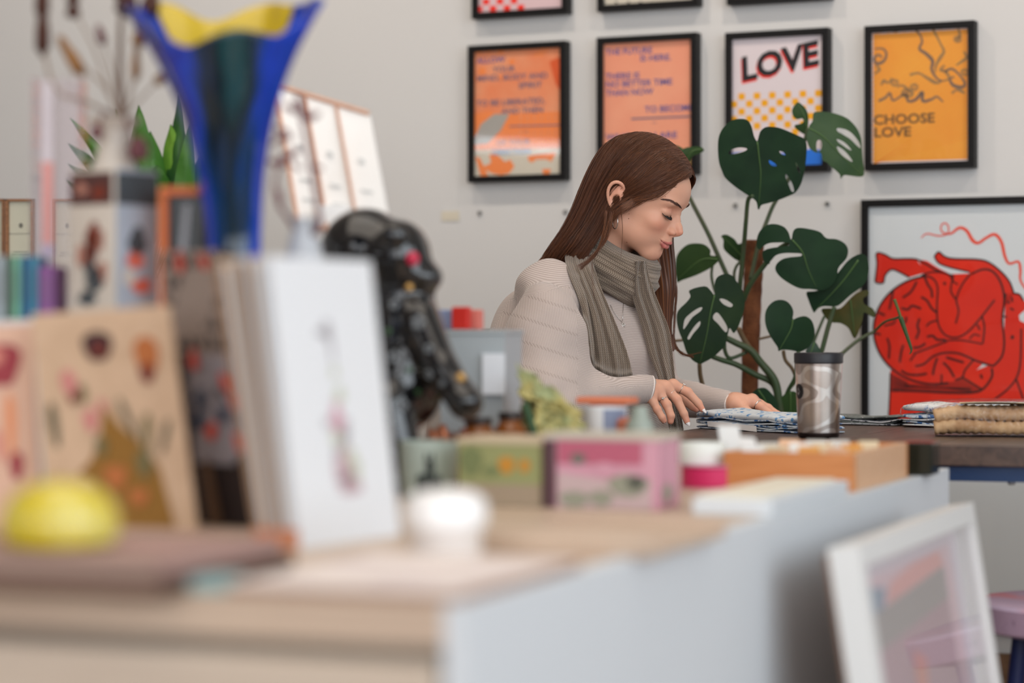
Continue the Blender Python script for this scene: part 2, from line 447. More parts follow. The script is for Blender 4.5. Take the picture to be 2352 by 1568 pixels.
za = 0.0
def corners(l, t, r, b, d=0.032):
    aL, _ = wall_ab(l, (t+b)/2, d); aR, _ = wall_ab(r, (t+b)/2, d)
    _, zt = wall_ab((l+r)/2, t, d); _, zb = wall_ab((l+r)/2, b, d)
    return aL, aR, zb, zt
ink_b = mat('poster_ink_blue', (84, 88, 150), 0.8); ink_b2 = mat('poster_ink_slate', (112, 104, 128), 0.8); ink_cyan = mat('poster_ink_cyan', (104, 150, 196), 0.8)
or1 = mat('poster_orange_print', (238, 162, 122), 0.8, var=(9, (236, 132, 86), .35, .7)); or2 = mat('poster_bright_orange', (246, 140, 76), 0.8)
or3 = mat('poster_peach_print', (242, 166, 134), 0.8, var=(7, (238, 152, 122), .4, .7)); or_d = mat('poster_burnt_orange', (226, 96, 48), 0.8)
grey_p = mat('poster_grey_wash', (170, 166, 160), 0.8); cream = mat('poster_cream', (214, 206, 190), 0.8); pinkw = mat('poster_pinkish_white', (226, 214, 218), 0.8)
redp = mat('poster_red', (246, 44, 24), 0.8); yel = mat('poster_yellow_orange', (244, 172, 14), 0.8); inkk = mat('poster_ink_black', (34, 32, 36), 0.8)
blu = mat('poster_blue', (38, 120, 226), 0.8)
PG = 'black framed prints hung in two rows on the wall'
# F1
c = corners(1074, 99, 1299, 416)
f = Picture('framed_poster', 'black framed orange poster starting with the words ALLOW YOUR', *c, group=PG); f.base(or1)
f.ppoly([(1086,262),(1120,255),(1160,262),(1292,256),(1292,330),(1086,334)], or2)
f.layer = 3
f.ppoly([(1088,318),(1105,285),(1135,262),(1170,262),(1150,300),(1120,330),(1088,333)], grey_p)
f.ppoly([(1086,345),(1292,340),(1292,400),(1086,406)], cream)
f.layer = 4
f.ppoly([(1092,360),(1102,362),(1112,382),(1128,374),(1124,356),(1135,350),(1150,362),(1160,372),(1172,366),(1182,382),(1170,398),(1150,402),(1130,398),(1116,390),(1122,404),(1104,404)], or2)
f.ppoly([(1213,358),(1240,354),(1278,350),(1272,362),(1266,372),(1256,366),(1232,366),(1222,374),(1213,368)], or2)
f.ppoly([(1245,388),(1266,388),(1262,400),(1248,400)], or2)
for i in range(6):
    for j in range(3):
        f.ppoly([(1192+i*16,268+j*17),(1199+i*16,266+j*17),(1197+i*16,276+j*17)], or1)
for x in (1228, 1240): f.stroke([(x,130),(x+22,107)], 6, or2, False)
for (x, y, r) in ((1100,118,7),(1122,113,9),(1150,116,8),(1175,110,7),(1108,164,9),(1176,142,7),(1152,178,6),(1098,180,6)):
    f.ppoly([(x+r*math.cos(t), y+r*math.sin(t)) for t in np.linspace(0, 2*math.pi, 13)[:-1]], or2)
f.ppoly([(1262,140),(1292,130),(1292,215),(1275,190)], or_d)
f.layer = 5
for t, x, y, wd in (('ALLOW',1095,146,66),('YOUR',1132,166,52),('MIND, BODY AND',1095,187,162),('SPIRIT',1191,203,54),('TO BE LIBERATED,',1094,244,158),('AND THEN',1152,262,96)):
    f.text(t, x, y, 13, ink_b2 if t != 'ALLOW' else ink_b, 0.02, width=wd)
f.stroke([(1170,290),(1292,287)], 3, ink_b2, False); f.text('--', 1202, 306, 12, ink_b2)
f.text('OF YOUR', 1140, 333, 11, ink_b2, 0.02, width=78); f.text('DIRECTION', 1131, 356, 12, ink_cyan, 0.02, width=86)
f.done()
# F2
c = corners(1370, 80, 1600, 403)
f = Picture('framed_poster', 'black framed peach poster reading THE FUTURE IS HERE, above the woman', *c, group=PG); f.base(or3)
f.ppoly([(1545,342),(1592,340),(1592,388),(1545,388)], mat('poster_ochre', (216, 158, 80), .8, var=(60, (230, 210, 150), .5, .6)))
f.layer = 3
for t, x, y, wd in (('THE FUTURE',1391,127,107),('IS HERE.',1470,141,70),('THERE IS',1391,183,78),('NO BETTER TIME',1391,201,152),('THAN NOW',1391,221,110),('TO BECOME',1481,258,112),('WHO YOU ARE',1392,322,164)):
    f.text(t, x, y, 13.5, ink_b, 0.02, width=wd)
f.stroke([(1450,273),(1596,267)], 4, ink_b2, False); f.text('--', 1498, 286, 12, ink_b2)
f.done()
# F3
c = corners(1665, 69, 1902, 396)
f = Picture('framed_poster', 'black framed LOVE poster with yellow checkerboard behind the big leaf plant', *c, group=PG); f.base(pinkw)
P0 = (1677, 214); ux = (17.6, -0.78); uy = (0.0, 17.2)
for r in range(6):
    for q in range(13):
        if (r+q) % 2 == 1:
            x = P0[0]+q*ux[0]; y = P0[1]+q*ux[1]+r*uy[1]
            k = 1.2
            f.ppoly([(x+k+2,y+k),(x+15,y+k-.6),(x+16.4,y+k+2),(x+16.4,y+14),(x+15,y+16),(x+k+2,y+16.5),(x+k,y+14.5),(x+k,y+k+2)], yel)
f.ppoly([(1677,352),(1740,346),(1800,352),(1860,342),(1901,344),(1901,384),(1677,388)], blu)
f.layer = 3; f.text('LOVE', 1701, 191, 50, redp, 0.035, 0.12, width=184, rot=0.165)
f.layer = 4; f.text('LOVE', 1703, 186, 50, inkk, 0.035, 0.12, width=184, rot=0.165)
f.done()
# F4
c = corners(1985, 53, 2238, 388)
yo = mat('poster_amber_print', (240, 168, 66), 0.8, var=(6, (234, 148, 54), .35, .7))
f = Picture('framed_poster', 'black framed amber poster reading CHOOSE LOVE', *c, group=PG); f.base(yo, 0.004, pinkw)
yo2 = mat('poster_amber_fine_lines', (236, 146, 52), .8); sw = mat('poster_grey_swirls', (156, 120, 78), .8); sw2 = mat('poster_grey_swirls_dark', (122, 100, 86), .8)
for i in range(36):
    y0 = 80+i*11
    f.stroke([(2004, y0), (2232, y0-150)] if y0-150 > 60 else [(2004, y0), (2004+(y0-62)*228/150, 62)], 2.2, yo2, False)
f.layer = 3
sw_l = [[(2035,62),(2055,72),(2090,64),(2110,76),(2118,95),(2112,112),(2128,124),(2142,140),(2140,160),(2152,180),(2165,186)],[(2165,186),(2180,180),(2172,165),(2160,160),(2170,150)],
 [(2140,62),(2150,80),(2160,100),(2168,118),(2160,132),(2150,150),(2148,166)],[(2010,112),(2028,112),(2036,124),(2030,140),(2014,146),(2008,134),(2018,126),(2026,132)],
 [(2090,172),(2110,168),(2128,178),(2150,190),(2164,186)],[(2200,62),(2205,82),(2196,92)],[(2170,165),(2185,158),(2200,168),(2216,190),(2210,200),(2190,196),(2182,182),(2192,176)],
 [(2060,200),(2072,196),(2084,204),(2096,214),(2088,222),(2070,220)],[(2018,232),(2034,224),(2044,214),(2050,230),(2062,226),(2080,214),(2086,232),(2104,228),(2118,212),(2120,232),(2140,228),(2152,222),(2166,234)],
 [(2196,150),(2208,142),(2220,132),(2214,118)],[(2050,180),(2040,190),(2030,186),(2024,196)],[(2008,170),(2020,160),(2012,150)],[(2186,214),(2200,206),(2216,214)]]
for i, l in enumerate(sw_l): f.stroke(l, [3, 7, 4] if i % 2 else [6, 4, 8, 3], sw2 if i in (0, 3, 6, 8) else sw)
for x, y in ((2080,212),(2200,90),(2216,166),(2055,190),(2100,200)): 
    for r in (9, 5): f.stroke([(x+r*math.cos(t), y+r*.8*math.sin(t)) for t in np.linspace(0, 6.2, 9)], 2.5, sw)
f.layer = 4; ink_br = mat('poster_ink_brown', (104, 78, 52), .8)
f.text('CHOOSE', 2006, 286, 20, ink_br, 0.025, width=140); f.text('LOVE', 2007, 315, 20, ink_br, 0.025, width=84)
f.done()
# upper row, only their lower edges are in the picture
HH = c[3]-c[2]
tops = [((1083, 1303), (43, 31), 'black framed print with a red checkerboard corner, cut by the upper edge', 0),
        ((1371, 1604), (24, 16), 'black framed cream print with small black ticks, cut by the upper edge', 1),
        ((1669, 1907), (9, 0), 'black frame above the LOVE poster, just its bottom bar in view', 2)]
for (l, r), (bl, br), lab, kind in tops:
    aL, _ = wall_ab(l, 20, .032); aR, _ = wall_ab(r, 20, .032); _, zb = wall_ab((l+r)/2, (bl+br)/2, .032)
    f = Picture('framed_print', lab, aL, aR, zb, zb+HH, group=PG)
    if kind == 0:
        f.base(mat('print_pale_pink', (226, 196, 200), .8))
        for rr in range(10):
            for q in range(7):
                if (rr+q) % 2 == 0:
                    x, y = 1093+q*16, 15-rr*16-q*.6
                    f.ppoly([(x, y), (x+15, y-.6), (x+15, y+12), (x, y+12.6)], redp)
    elif kind == 1:
        f.base(cream)
        for q in range(8): f.ppoly([(1382+q*28, 4), (1392+q*28, 4), (1388+q*28, 9)], inkk)
    else: f.base(mat('print_rust', (190, 110, 90), .8))
    f.done()

# big red artwork, lower right, in a black frame; bottom hidden behind the table
a0, _ = wall_ab(1977, 700, .035); _, z1 = wall_ab(1977, 459, .035)
a0b = a0
f = Picture('framed_artwork', 'large black framed artwork of a red crouching figure on pale blue paper', a0, a0+0.70, z1-0.98, z1, depth=.035, bar=.017)
paper = mat('artwork_paper', (214, 219, 222), .8); R1 = mat('artwork_red', (226, 42, 12), .75, var=(5, (214, 34, 10), .4, .65)); R2 = mat('artwork_dark_red', (168, 30, 12), .75); BK = mat('artwork_line_black', (54, 16, 14), .75)
f.base(paper)
def q6(*pts): return [(x/2.959+1940, y/2.959+430) for x, y in pts]
# plinth and kneeling red giant
f.ppoly(q6((312,1250),(330,1200),(480,1300),(700,1340),(800,1280),(1000,1200),(1080,1100),(1090,800),(1100,720),(1160,720),(1200,735),(1220,770),(1245,800),(1225,835),(1205,850),(1185,870),(1190,905),(1240,930),(1320,1010),(1380,1200),(1400,1450),(1400,1900),(300,1900)), R1)
f.ppoly(q6((550,580),(490,490),(420,485),(330,485),(280,460),(235,443),(215,455),(220,520),(210,640),(262,648),(280,590),(310,565),(350,565),(400,590),(440,612)), R1)
f.ppoly(q6((520,610),(540,580),(500,490),(560,500),(640,550),(720,590),(860,585),(860,700),(700,800),(600,700)), R1)
f.ppoly(q6((612,455),(640,440),(670,460),(710,480),(820,485),(900,490),(980,510),(1060,570),(1120,640),(1150,720),(1100,800),(1000,700),(860,610),(840,570),(720,545),(650,520),(615,490)), R1)
circ = [(615+418*math.cos(t), 968+370*math.sin(t)) for t in np.linspace(0, 2*math.pi, 41)[:-1]]
circ = [(x if x < 1000 else 1000, y) for x, y in circ]
f.layer = 3; f.ppoly(q6(*circ), R1)
f.ppoly(q6((312,1262),(420,1330),(600,1350),(740,1320),(800,1280),(930,1380),(880,1400),(700,1395),(500,1385),(312,1385)), R2)
f.layer = 4
f.ppoly(q6((860,590),(920,560),(1000,570),(1060,640),(1085,740),(1075,900),(1085,1050),(1070,1150),(1010,1215),(900,1190),(780,1140),(700,1130),(600,1150),(520,1215),(450,1210),(450,1150),(560,1080),(700,1040),(640,950),(625,850),(630,690),(540,600),(720,590)), R1)
f.layer = 5
BL = f.stroke
def ln(w, *pts): f.stroke(q6(*pts), w, BK)
ln(4, (235,443),(280,460),(330,485),(420,485),(490,490),(550,520),(620,560),(700,590),(740,600))
ln(4, (235,443),(215,455),(220,520),(212,600),(212,645),(262,648),(275,600),(310,562),(350,565),(440,612))
ln(4, (610,470),(640,440),(680,470),(740,485),(900,490),(980,510),(1060,570),(1120,640),(1150,720))
ln(3.5, (610,470),(640,515),(720,545),(850,575))
left_c = [(615+418*math.cos(t), 968+370*math.sin(t)) for t in np.linspace(4.55, 1.35, 14)]
f.stroke(q6(*left_c), 5, BK)
ln(4.5, (860,590),(940,558),(1010,575),(1062,650),(1085,760),(1072,900),(1085,1050),(1068,1150),(1010,1215))
ln(4.5, (1010,1215),(900,1180),(780,1130),(680,1125),(600,1150),(540,1200),(480,1215))
ln(4, (540,600),(600,620),(632,680),(628,800),(635,920),(680,1000),(760,1020),(840,980),(930,880),(1020,765))
ln(4, (855,590),(800,660),(760,760),(775,840),(755,925)); ln(4, (740,600),(722,700),(755,760)); ln(3.5, (520,600),(600,575),(700,590),(740,640),(770,660))
ln(4, (935,880),(950,950),(940,1060)); ln(3.5, (700,1040),(800,1040),(940,1065)); ln(4, (470,1130),(580,1090),(700,1045)); ln(4, (445,1180),(480,1130)); ln(4, (880,1170),(820,1240),(800,1290),(750,1310))
ln(4, (800,1290),(930,1370)); ln(5, (1000,1230),(1000,1290),(940,1370),(860,1395),(700,1395),(500,1385),(320,1380)); ln(4, (1020,1440),(1110,1370),(1170,1290),(1195,1180),(1200,960)); ln(4, (1165,1300),(1215,1440))
ln(4, (312,1260),(308,1400),(300,1560)); ln(4, (1150,720),(1190,730),(1215,770)); ln(3.5, (1095,720),(1085,800),(1075,870),(1105,880))
for i in range(8): ln(1.4, (325, 1275+i*14), (560, 1355 if i > 5 else 1345+i*3), (860, 1330+i*8)) if i > 3 else ln(1.4, (325, 1275+i*14), (430, 1325+i*8))
for w, pts in ((5, [(490,640),(465,690),(440,720),(395,750)]),(5, [(545,610),(565,660),(590,700),(595,750)]),(5, [(385,820),(430,830),(460,805),(520,825)]),(5, [(520,745),(560,770),(590,820),(625,850)]),
    (5, [(510,890),(495,940),(505,980),(485,1030)]),(4, [(555,945),(580,920),(625,905)]),(5, [(560,1015),(600,1010),(630,1035),(690,1035)]),(5, [(290,1025),(305,1080),(300,1165)]),(5, [(400,1070),(385,1120),(375,1190)]),
    (5, [(465,1090),(510,1085),(550,1060)]),(5, [(385,1245),(430,1270),(500,1275),(560,1265)]),(5, [(630,1160),(610,1220),(600,1275)]),(5, [(670,1190),(710,1230),(745,1290)]),(5, [(690,1155),(740,1170),(810,1190)]),
    (5, [(420,880),(415,910),(395,930)]),(5, [(230,850),(275,870)]),(5, [(205,990),(245,1000)]),(5, [(330,700),(315,780),(305,830)]),(4, [(660,1270),(658,1335)]),(4, [(345,900),(330,925),(270,940)]),
    (4, [(900,930),(920,970)]),(3.5,[(850,1030),(880,1000),(920,1010)]),(6, [(675,645),(685,662)]),(8, [(1130,1015),(1150,1022)]),(5,[(925,1270),(935,1300)]),(4,[(1110,770),(1120,790)]),(4,[(1135,745),(1140,780)]),(4,[(1125,820),(1150,835)])):
    f.stroke(q6(*pts), w, BK)
f.layer = 6
f.stroke(q6((520,345),(560,315),(640,330),(700,315),(705,265),(680,243),(655,265),(665,305),(720,315),(780,275),(830,295),(870,360),(910,378),(960,345),(1020,320),(1065,370),(1090,470),(1120,518),(1180,505),(1195,560),(1195,630),(1230,690)), [2,3,3,3,3,3,3,4,6,7,8,6,6,7,7,6,5,6,5,4], mat('artwork_red_ribbon', (232, 80, 56), .75))
f.done()

# little marks on the wall: a label and four screws
def wall_small(name, px, py, w, h, m, label, cat, t=.002, group=None, rnd=False):
    a, z = wall_ab(px, py); mb = MB()
    if rnd: mb.lathe([(.0001, 0), (w/2, .001), (w/2, t*.6), (w*.3, t)], R=Matrix.Rotation(math.pi/2, 3, 'X'), c=(0, 0, 0), n=14)
    else: mb.box((0, -t/2, 0), (w, t, h), bev=.0005)
    single(mb, name, m, label, cat, room(a, WALL_D-.0005, z), ROOM, group)
wall_small('wall_label', 1035, 496, .050, .025, mat('aged_label_card', (216, 208, 190), .8), 'tiny cream label card stuck on the wall left of the woman', 'label')
scm = mat('screw_steel', (140, 140, 138), .4, metal=.8)
for px, py, lab in ((1103, 489, 'small steel screw in the wall beside the cream label card'), (1300, 487, 'small steel screw in the wall left of the woman\'s forehead height, beside her hair'),
                    (1690, 472, 'small steel screw in the wall below the big monstera leaf'), (1901, 468, 'small steel screw in the wall left above the red artwork')):
    wall_small('wall_screw', px, py, .011, .011, scm, lab, 'screw', .008, 'screws left in the wall', True)
# ------------------------------------------------------------ long table with dark planks on a blue steel frame
TR = Vector((0.938, -0.347, 0)).normalized(); TB = Vector((0.347, 0.938, 0)).normalized(); TANG = math.atan2(TR.y, TR.x)
T0 = Vector((0.205, 4.215, 0)); TZ = 0.75
plank_m = wood('dark_table_planks', (92, 72, 62), (66, 51, 45), 5, 0.38, (10, 1.2, 10), 0.3)
blue_steel = mat('blue_painted_steel', (24, 52, 92), 0.4, bump=(90, .15))
tb = thing('work_table', 'long work table with dark brown planks on a blue steel frame', 'table', T0, TANG)
mb = MB(); PW = 0.1852; TL, TD = 1.95, 0.95
x = -0.03; k = 0
while x < TL-0.01:
    gap = 0.007 if k == 5 else 0.0018
    mb.box((x+PW/2, TD/2, TZ-.017), (PW-gap, TD, .034), bev=.0018); x += PW; k += 1
mb.build('tabletop', plank_m, tb)
mb = MB()
mb.box((TL/2, .03, TZ-.034-.013), (TL-.08, .03, .026)); mb.box((TL/2, TD-.03, TZ-.034-.013), (TL-.08, .03, .026))
for xx in (.03, TL-.07): mb.box((xx+.015, TD/2, TZ-.034-.013), (.03, TD-.09, .026))
mb.build('rail', blue_steel, tb)
for xx in (.06, TL-.09):
    for yy in (.04, TD-.04):
        mb = MB(); mb.box((xx, yy, (TZ-.06)/2), (.03, .03, TZ-.06)); mb.build('leg', blue_steel, tb)
for xx in (.30, .655, 1.3):
    mb = MB(); mb.lathe([(.0045, -.005), (.0065, -.003), (.0065, 0)], c=(xx, .03, TZ-.0605), n=10); mb.build('bolt', scm, tb)

# ------------------------------------------------------------ steel tumbler
def camo():
    m = mat('brushed_steel_camouflage', (150, 140, 134), 0.26, metal=0.95); nt = m.node_tree; b = nt.nodes['Principled BSDF']
    tc = nt.nodes.new('ShaderNodeTexCoord'); n = nt.nodes.new('ShaderNodeTexNoise'); n.inputs['Scale'].default_value = 17; n.inputs['Detail'].default_value = 0.3
    mp = nt.nodes.new('ShaderNodeMapping'); mp.inputs['Scale'].default_value = (1, 1, 1.5)
    cr = nt.nodes.new('ShaderNodeValToRGB'); cr.color_ramp.interpolation = 'CONSTANT'; e = cr.color_ramp.elements
    e[0].position = 0; e[0].color = lin((204, 194, 186)); e[1].position = .40; e[1].color = lin((226, 221, 216))
    e.new(.50).color = lin((176, 165, 158)); e.new(.61).color = lin((216, 209, 204))
    nt.links.new(tc.outputs['Object'], mp.inputs[0]); nt.links.new(mp.outputs[0], n.inputs['Vector']); nt.links.new(n.outputs['Fac'], cr.inputs[0]); nt.links.new(cr.outputs[0], b.inputs['Base Color'])
    return m
cupc = Vector((0.5465, 4.31, TZ))
cup = thing('travel_tumbler', 'brushed steel travel tumbler with black lid on the dark table', 'tumbler', cupc)
mb = MB(); mb.lathe([(.030, 0), (.0345, .001), (.0365, .005), (.0372, .012), (.0385, .05), (.0402, .09), (.0418, .125), (.0420, .132)], n=64)
mb.build('body', camo(), cup, smooth=True)
mb = MB(); mb.lathe([(.0300, .0003), (.0352, .0008), (.0371, .0045), (.0374, .009), (.0374, .0095)], n=64, cap=False); mb.build('base_ring', mat('tumbler_dark_base', (58, 48, 46), .3, metal=.8), cup, smooth=True)
mb = MB(); mb.lathe([(.0424, .1325), (.0436, .134), (.0438, .149), (.0428, .1512), (.036, .1518), (.034, .150), (.0001, .150)], n=64)
mb.build('lid', mat('black_rubber_lid', (34, 33, 38), .42), cup, smooth=True)
th = math.radians(-157); mb = MB()
def on_cup(a, z, off=.0006): 
    r = .0372+(.0418-.0372)*(z-.012)/.113+off; return P(r*math.cos(a), r*math.sin(a), z)
zc = .083; pts = [on_cup(th+.30*math.cos(t), zc+.0135*math.sin(t)) for t in np.linspace(0, 2*math.pi, 25)[:-1]]
mb.add([on_cup(th, zc)]+pts, [(0, 1+i, 1+(i+1) % 24) for i in range(24)], 0)
dm = [(-.13, 0), (0, .007), (.13, 0), (0, -.007)]
mb.add([on_cup(th+a, zc+z, .0012) for a, z in dm], [(0, 1, 2, 3)], 1); mb.add([on_cup(th+a*.5, zc+z*.5, .0016) for a, z in dm], [(0, 1, 2, 3)], 0)
mb.build('badge', [mat('badge_black', (24, 22, 24), .4), mat('badge_silver', (170, 168, 166), .3, metal=.8)], cup)

# ------------------------------------------------------------ folded fabrics
def floral(name, base, ink, sc1=70, thr=.32, ink2=None, rough=.85):
    if name in MATS: return MATS[name]
    m = mat(name, base, rough); nt = m.node_tree; b = nt.nodes['Principled BSDF']; N = nt.nodes.new; L = nt.links.new
    tc = N('ShaderNodeTexCoord'); v = N('ShaderNodeTexVoronoi'); v.inputs['Scale'].default_value = sc1
    n = N('ShaderNodeTexNoise'); n.inputs['Scale'].default_value = sc1*3.2; n.inputs['Detail'].default_value = 2
    L(tc.outputs['Object'], v.inputs['Vector']); L(tc.outputs['Object'], n.inputs['Vector'])
    a = N('ShaderNodeMath'); a.operation = 'MULTIPLY_ADD'; a.inputs[1].default_value = .9; L(n.outputs['Fac'], a.inputs[0]); L(v.outputs['Distance'], a.inputs[2])
    lt = N('ShaderNodeMapRange'); lt.inputs[1].default_value = thr+.42; lt.inputs[2].default_value = thr+.30; L(a.outputs[0], lt.inputs[0])
    n2 = N('ShaderNodeTexNoise'); n2.inputs['Scale'].default_value = sc1*.45; L(tc.outputs['Object'], n2.inputs['Vector'])
    mr = N('ShaderNodeMapRange'); mr.inputs[1].default_value = .36; mr.inputs[2].default_value = .48; L(n2.outputs['Fac'], mr.inputs[0])
    mu = N('ShaderNodeMath'); mu.operation = 'MULTIPLY'; L(lt.outputs[0], mu.inputs[0]); L(mr.outputs[0], mu.inputs[1])
    mx = N('ShaderNodeMix'); mx.data_type = 'RGBA'; mx.inputs[6].default_value = lin(base); mx.inputs[7].default_value = lin(ink); L(mu.outputs[0], mx.inputs[0])
    # fine thread lines
    wv = N('ShaderNodeTexWave'); wv.inputs['Scale'].default_value = sc1*1.7; wv.inputs['Distortion'].default_value = 6; wv.inputs['Detail'].default_value = 2; L(tc.outputs['Object'], wv.inputs['Vector'])
    m2 = N('ShaderNodeMapRange'); m2.inputs[1].default_value = .8; m2.inputs[2].default_value = 1; m2.inputs[4].default_value = .45; L(wv.outputs['Fac'], m2.inputs[0])
    mx2 = N('ShaderNodeMix'); mx2.data_type = 'RGBA'; mx2.inputs[7].default_value = lin(ink2 or ink); L(mx.outputs[2], mx2.inputs[6]); L(m2.outputs[0], mx2.inputs[0])
    L(mx2.outputs[2], b.inputs['Base Color'])
    return m
def sgn(v, p): return math.copysign(abs(v)**p, v)
def fold_slab(mb, L, W, H, z0, ph, mi=0, n=40, m=14, sk=0.0, lift=0.0, tl=0.0):
    """soft rounded slab; x in 0..L, y in 0..W"""
    def fn(q, v):
        r = math.hypot(v.x, v.y)+1e-9; ca, sa = v.x/r, v.y/r
        x = sgn(ca, .35)*(r**.35); y = sgn(sa, .35)*(r**.35); z = sgn(v.z, .6)
        X = L/2*(1+x); Y = W/2*(1+y)+sk*X/L
        wv = .0022*math.sin(X*42+ph)+.0016*math.sin(Y*55+ph*2)+.001*math.sin(X*90+Y*60+ph*3)
        Z = z0+H/2*(1+z*(1-.25*abs(x)**4)) + wv*min(1, z0/.006+.15) + lift*(max(0, (X/L-.6))/.4)**2*0 + tl*(1-X/L)**3
        return Vector((X, Y, Z))
    mb.sphere((0, 0, 0), 1.0, n=n, m=m, fn=fn)
    k = len(mb.m)
def cloth_stack(name, label, loc, ang, L, W, hs, mats, seed=1, group=None, extra=None, cat='fabric', tl=0):
    t = thing(name, label, cat, loc, ang, group); z = .0008; r = random.Random(seed)
    mb = MB(); mi = 0
    for i, h in enumerate(hs):
        a = len(mb.f); fold_slab(mb, L-abs(r.uniform(0, .012)), W-abs(r.uniform(0, .01)), h*1.12, z, r.uniform(0, 6), n=56, m=12, tl=tl*i/len(hs))
        for q in range(a, len(mb.f)): mb.m[q] = i % len(mats)
        z += h
    mb.build('folds', mats, t, smooth='all')
    return t, z
fl1 = floral('blue_floral_cotton', (222, 228, 232), (88, 148, 204), 70, .42, (150, 186, 214))
fl1b = floral('blue_floral_cotton_edges', (206, 216, 224), (52, 98, 156), 90, .55, (70, 110, 160))
A = Vector((.345, 4.735, TZ)); Bp = Vector((.535, 4.43, TZ)); an = math.atan2(Bp.y-A.y, Bp.x-A.x)
t, zt = cloth_stack('folded_fabric', 'pale blue floral fabric folded flat under the woman\'s hands', A+Vector((0, 0, 0)), an, (Bp-A).length, .125, [.0045, .0035, .004, .0035, .0045, .0125], [fl1b, fl1], 3, tl=.004)
mb = MB(); Lb = (Bp-A).length
cs = [(Lb*.18, .0135), (Lb*.36, .0125), (Lb*.54, .0105), (Lb*.62, .0100)]
mb.grid([[(x, -.0022-.002*i/3, z+.0018), (x+.004, -.0032-.003*i/3, z-.0078-.0015*(i/3))] for i, (x, z) in enumerate(cs)])
mb.build('paper_band', mat('white_paper', (232, 230, 228), .8), t)
gw = floral('grey_wave_cotton', (196, 198, 202), (44, 48, 62), 120, .55, (60, 62, 74))
gd = floral('charcoal_print_cotton', (96, 102, 100), (190, 192, 190), 130, .3, (150, 152, 150))
C2 = px3(1872, 975, .19*FPX/215); C2.z = TZ
cloth_stack('folded_fabric', 'thin folded fabric with a fine dark wave print, just right of the tumbler', C2, math.radians(-28), .18, .12, [.0045, .004, .0035, .0045], [gw, gd], 5)
fl3 = floral('peach_blue_floral_cotton', (220, 222, 222), (92, 136, 186), 60, .36, (206, 186, 170))
C3 = px3(2060, 983, .19*FPX/221); C3.z = TZ
t3, z3 = cloth_stack('packed_fabric', 'thick floral fabric folded in a clear bag beneath the red artwork', C3, math.radians(-24), .40, .17, [.006, .005, .005, .010, .018], [fl3, fl1b], 8)
clear_pl = mat('clear_polythene', (255, 255, 255), .12, trans=.0, spec=.5)
def film():
    m = bpy.data.materials.new('clear_plastic_film'); m.use_nodes = True; nt = m.node_tree
    for n in list(nt.nodes): nt.nodes.remove(n)
    o = nt.nodes.new('ShaderNodeOutputMaterial'); t = nt.nodes.new('ShaderNodeBsdfTransparent'); g = nt.nodes.new('ShaderNodeBsdfGlossy'); g.inputs['Roughness'].default_value = .12
    fr = nt.nodes.new('ShaderNodeFresnel'); fr.inputs[0].default_value = 1.5; mx = nt.nodes.new('ShaderNodeMixShader')
    n = nt.nodes.new('ShaderNodeTexNoise'); n.inputs['Scale'].default_value = 55; n.inputs['Distortion'].default_value = 1.5; tc = nt.nodes.new('ShaderNodeTexCoord'); nt.links.new(tc.outputs['Object'], n.inputs['Vector'])
    bp = nt.nodes.new('ShaderNodeBump'); bp.inputs['Strength'].default_value = 1; bp.inputs['Distance'].default_value = .006; nt.links.new(n.outputs['Fac'], bp.inputs['Height'])
    nt.links.new(bp.outputs[0], g.inputs['Normal']); nt.links.new(bp.outputs[0], fr.inputs['Normal'])
    gm = nt.nodes.new('ShaderNodeNewGeometry'); ib = nt.nodes.new('ShaderNodeMath'); ib.operation = 'SUBTRACT'; ib.inputs[0].default_value = 1; nt.links.new(gm.outputs['Backfacing'], ib.inputs[1]); mu = nt.nodes.new('ShaderNodeMath'); mu.operation = 'MULTIPLY'; nt.links.new(fr.outputs[0], mu.inputs[0]); nt.links.new(ib.outputs[0], mu.inputs[1]); nt.links.new(mu.outputs[0], mx.inputs[0]); nt.links.new(t.outputs[0], mx.inputs[1]); nt.links.new(g.outputs[0], mx.inputs[2]); nt.links.new(mx.outputs[0], o.inputs[0])
    return m
filmm = film()
mb = MB(); fold_slab(mb, .41, .18, .056, .0002, 1.0, n=64, m=20)
mb.v = [(v[0]-.004, v[1]-.005, v[2]) for v in mb.v]; mb.build('plastic_bag', filmm, t3, smooth='all')
C4 = px3(2125, 1006, .19*FPX/243); C4.z = TZ
tan = mat('tan_twisted_cord', (196, 160, 120), .7, var=(30, (168, 128, 90), .4, .65)); tan2 = mat('pale_kraft_sheet', (206, 190, 156), .75)
t4 = thing('cord_bundle', 'bundle of tan cord wrapped in clear plastic at the right end of the table', 'cord bundle', C4, math.radians(-12))
mb = MB()
for i in range(5):
    for j in range(2):
        y = .02+i*.021; z = .0185+j*.024
        pts = [(x, y+.003*math.sin(x*20+i), z*(.75+.25*math.sin(min(1, x/.08)*1.57))+.002*math.sin(x*33+i*2)) for x in np.linspace(.015, .46, 90)]
        mb.tube(pts, [.0122*(1+.13*math.sin(a*2.2+i)) for a in range(90)], n=10)
mb.build('cord', tan, t4, smooth='all')
mb = MB(); mb.grid([[(x, y, .056+.004*math.sin(x*14)+.003*math.sin(y*40+x*10)) for y in np.linspace(.0, .12, 8)] for x in np.linspace(.06, .48, 24)])
mb.build('kraft_sheet', tan2, t4, smooth='all')
mb = MB(); fold_slab(mb, .47, .135, .064, .0004, 2.0, n=72, m=22); mb.build('plastic_bag', filmm, t4, smooth='all')

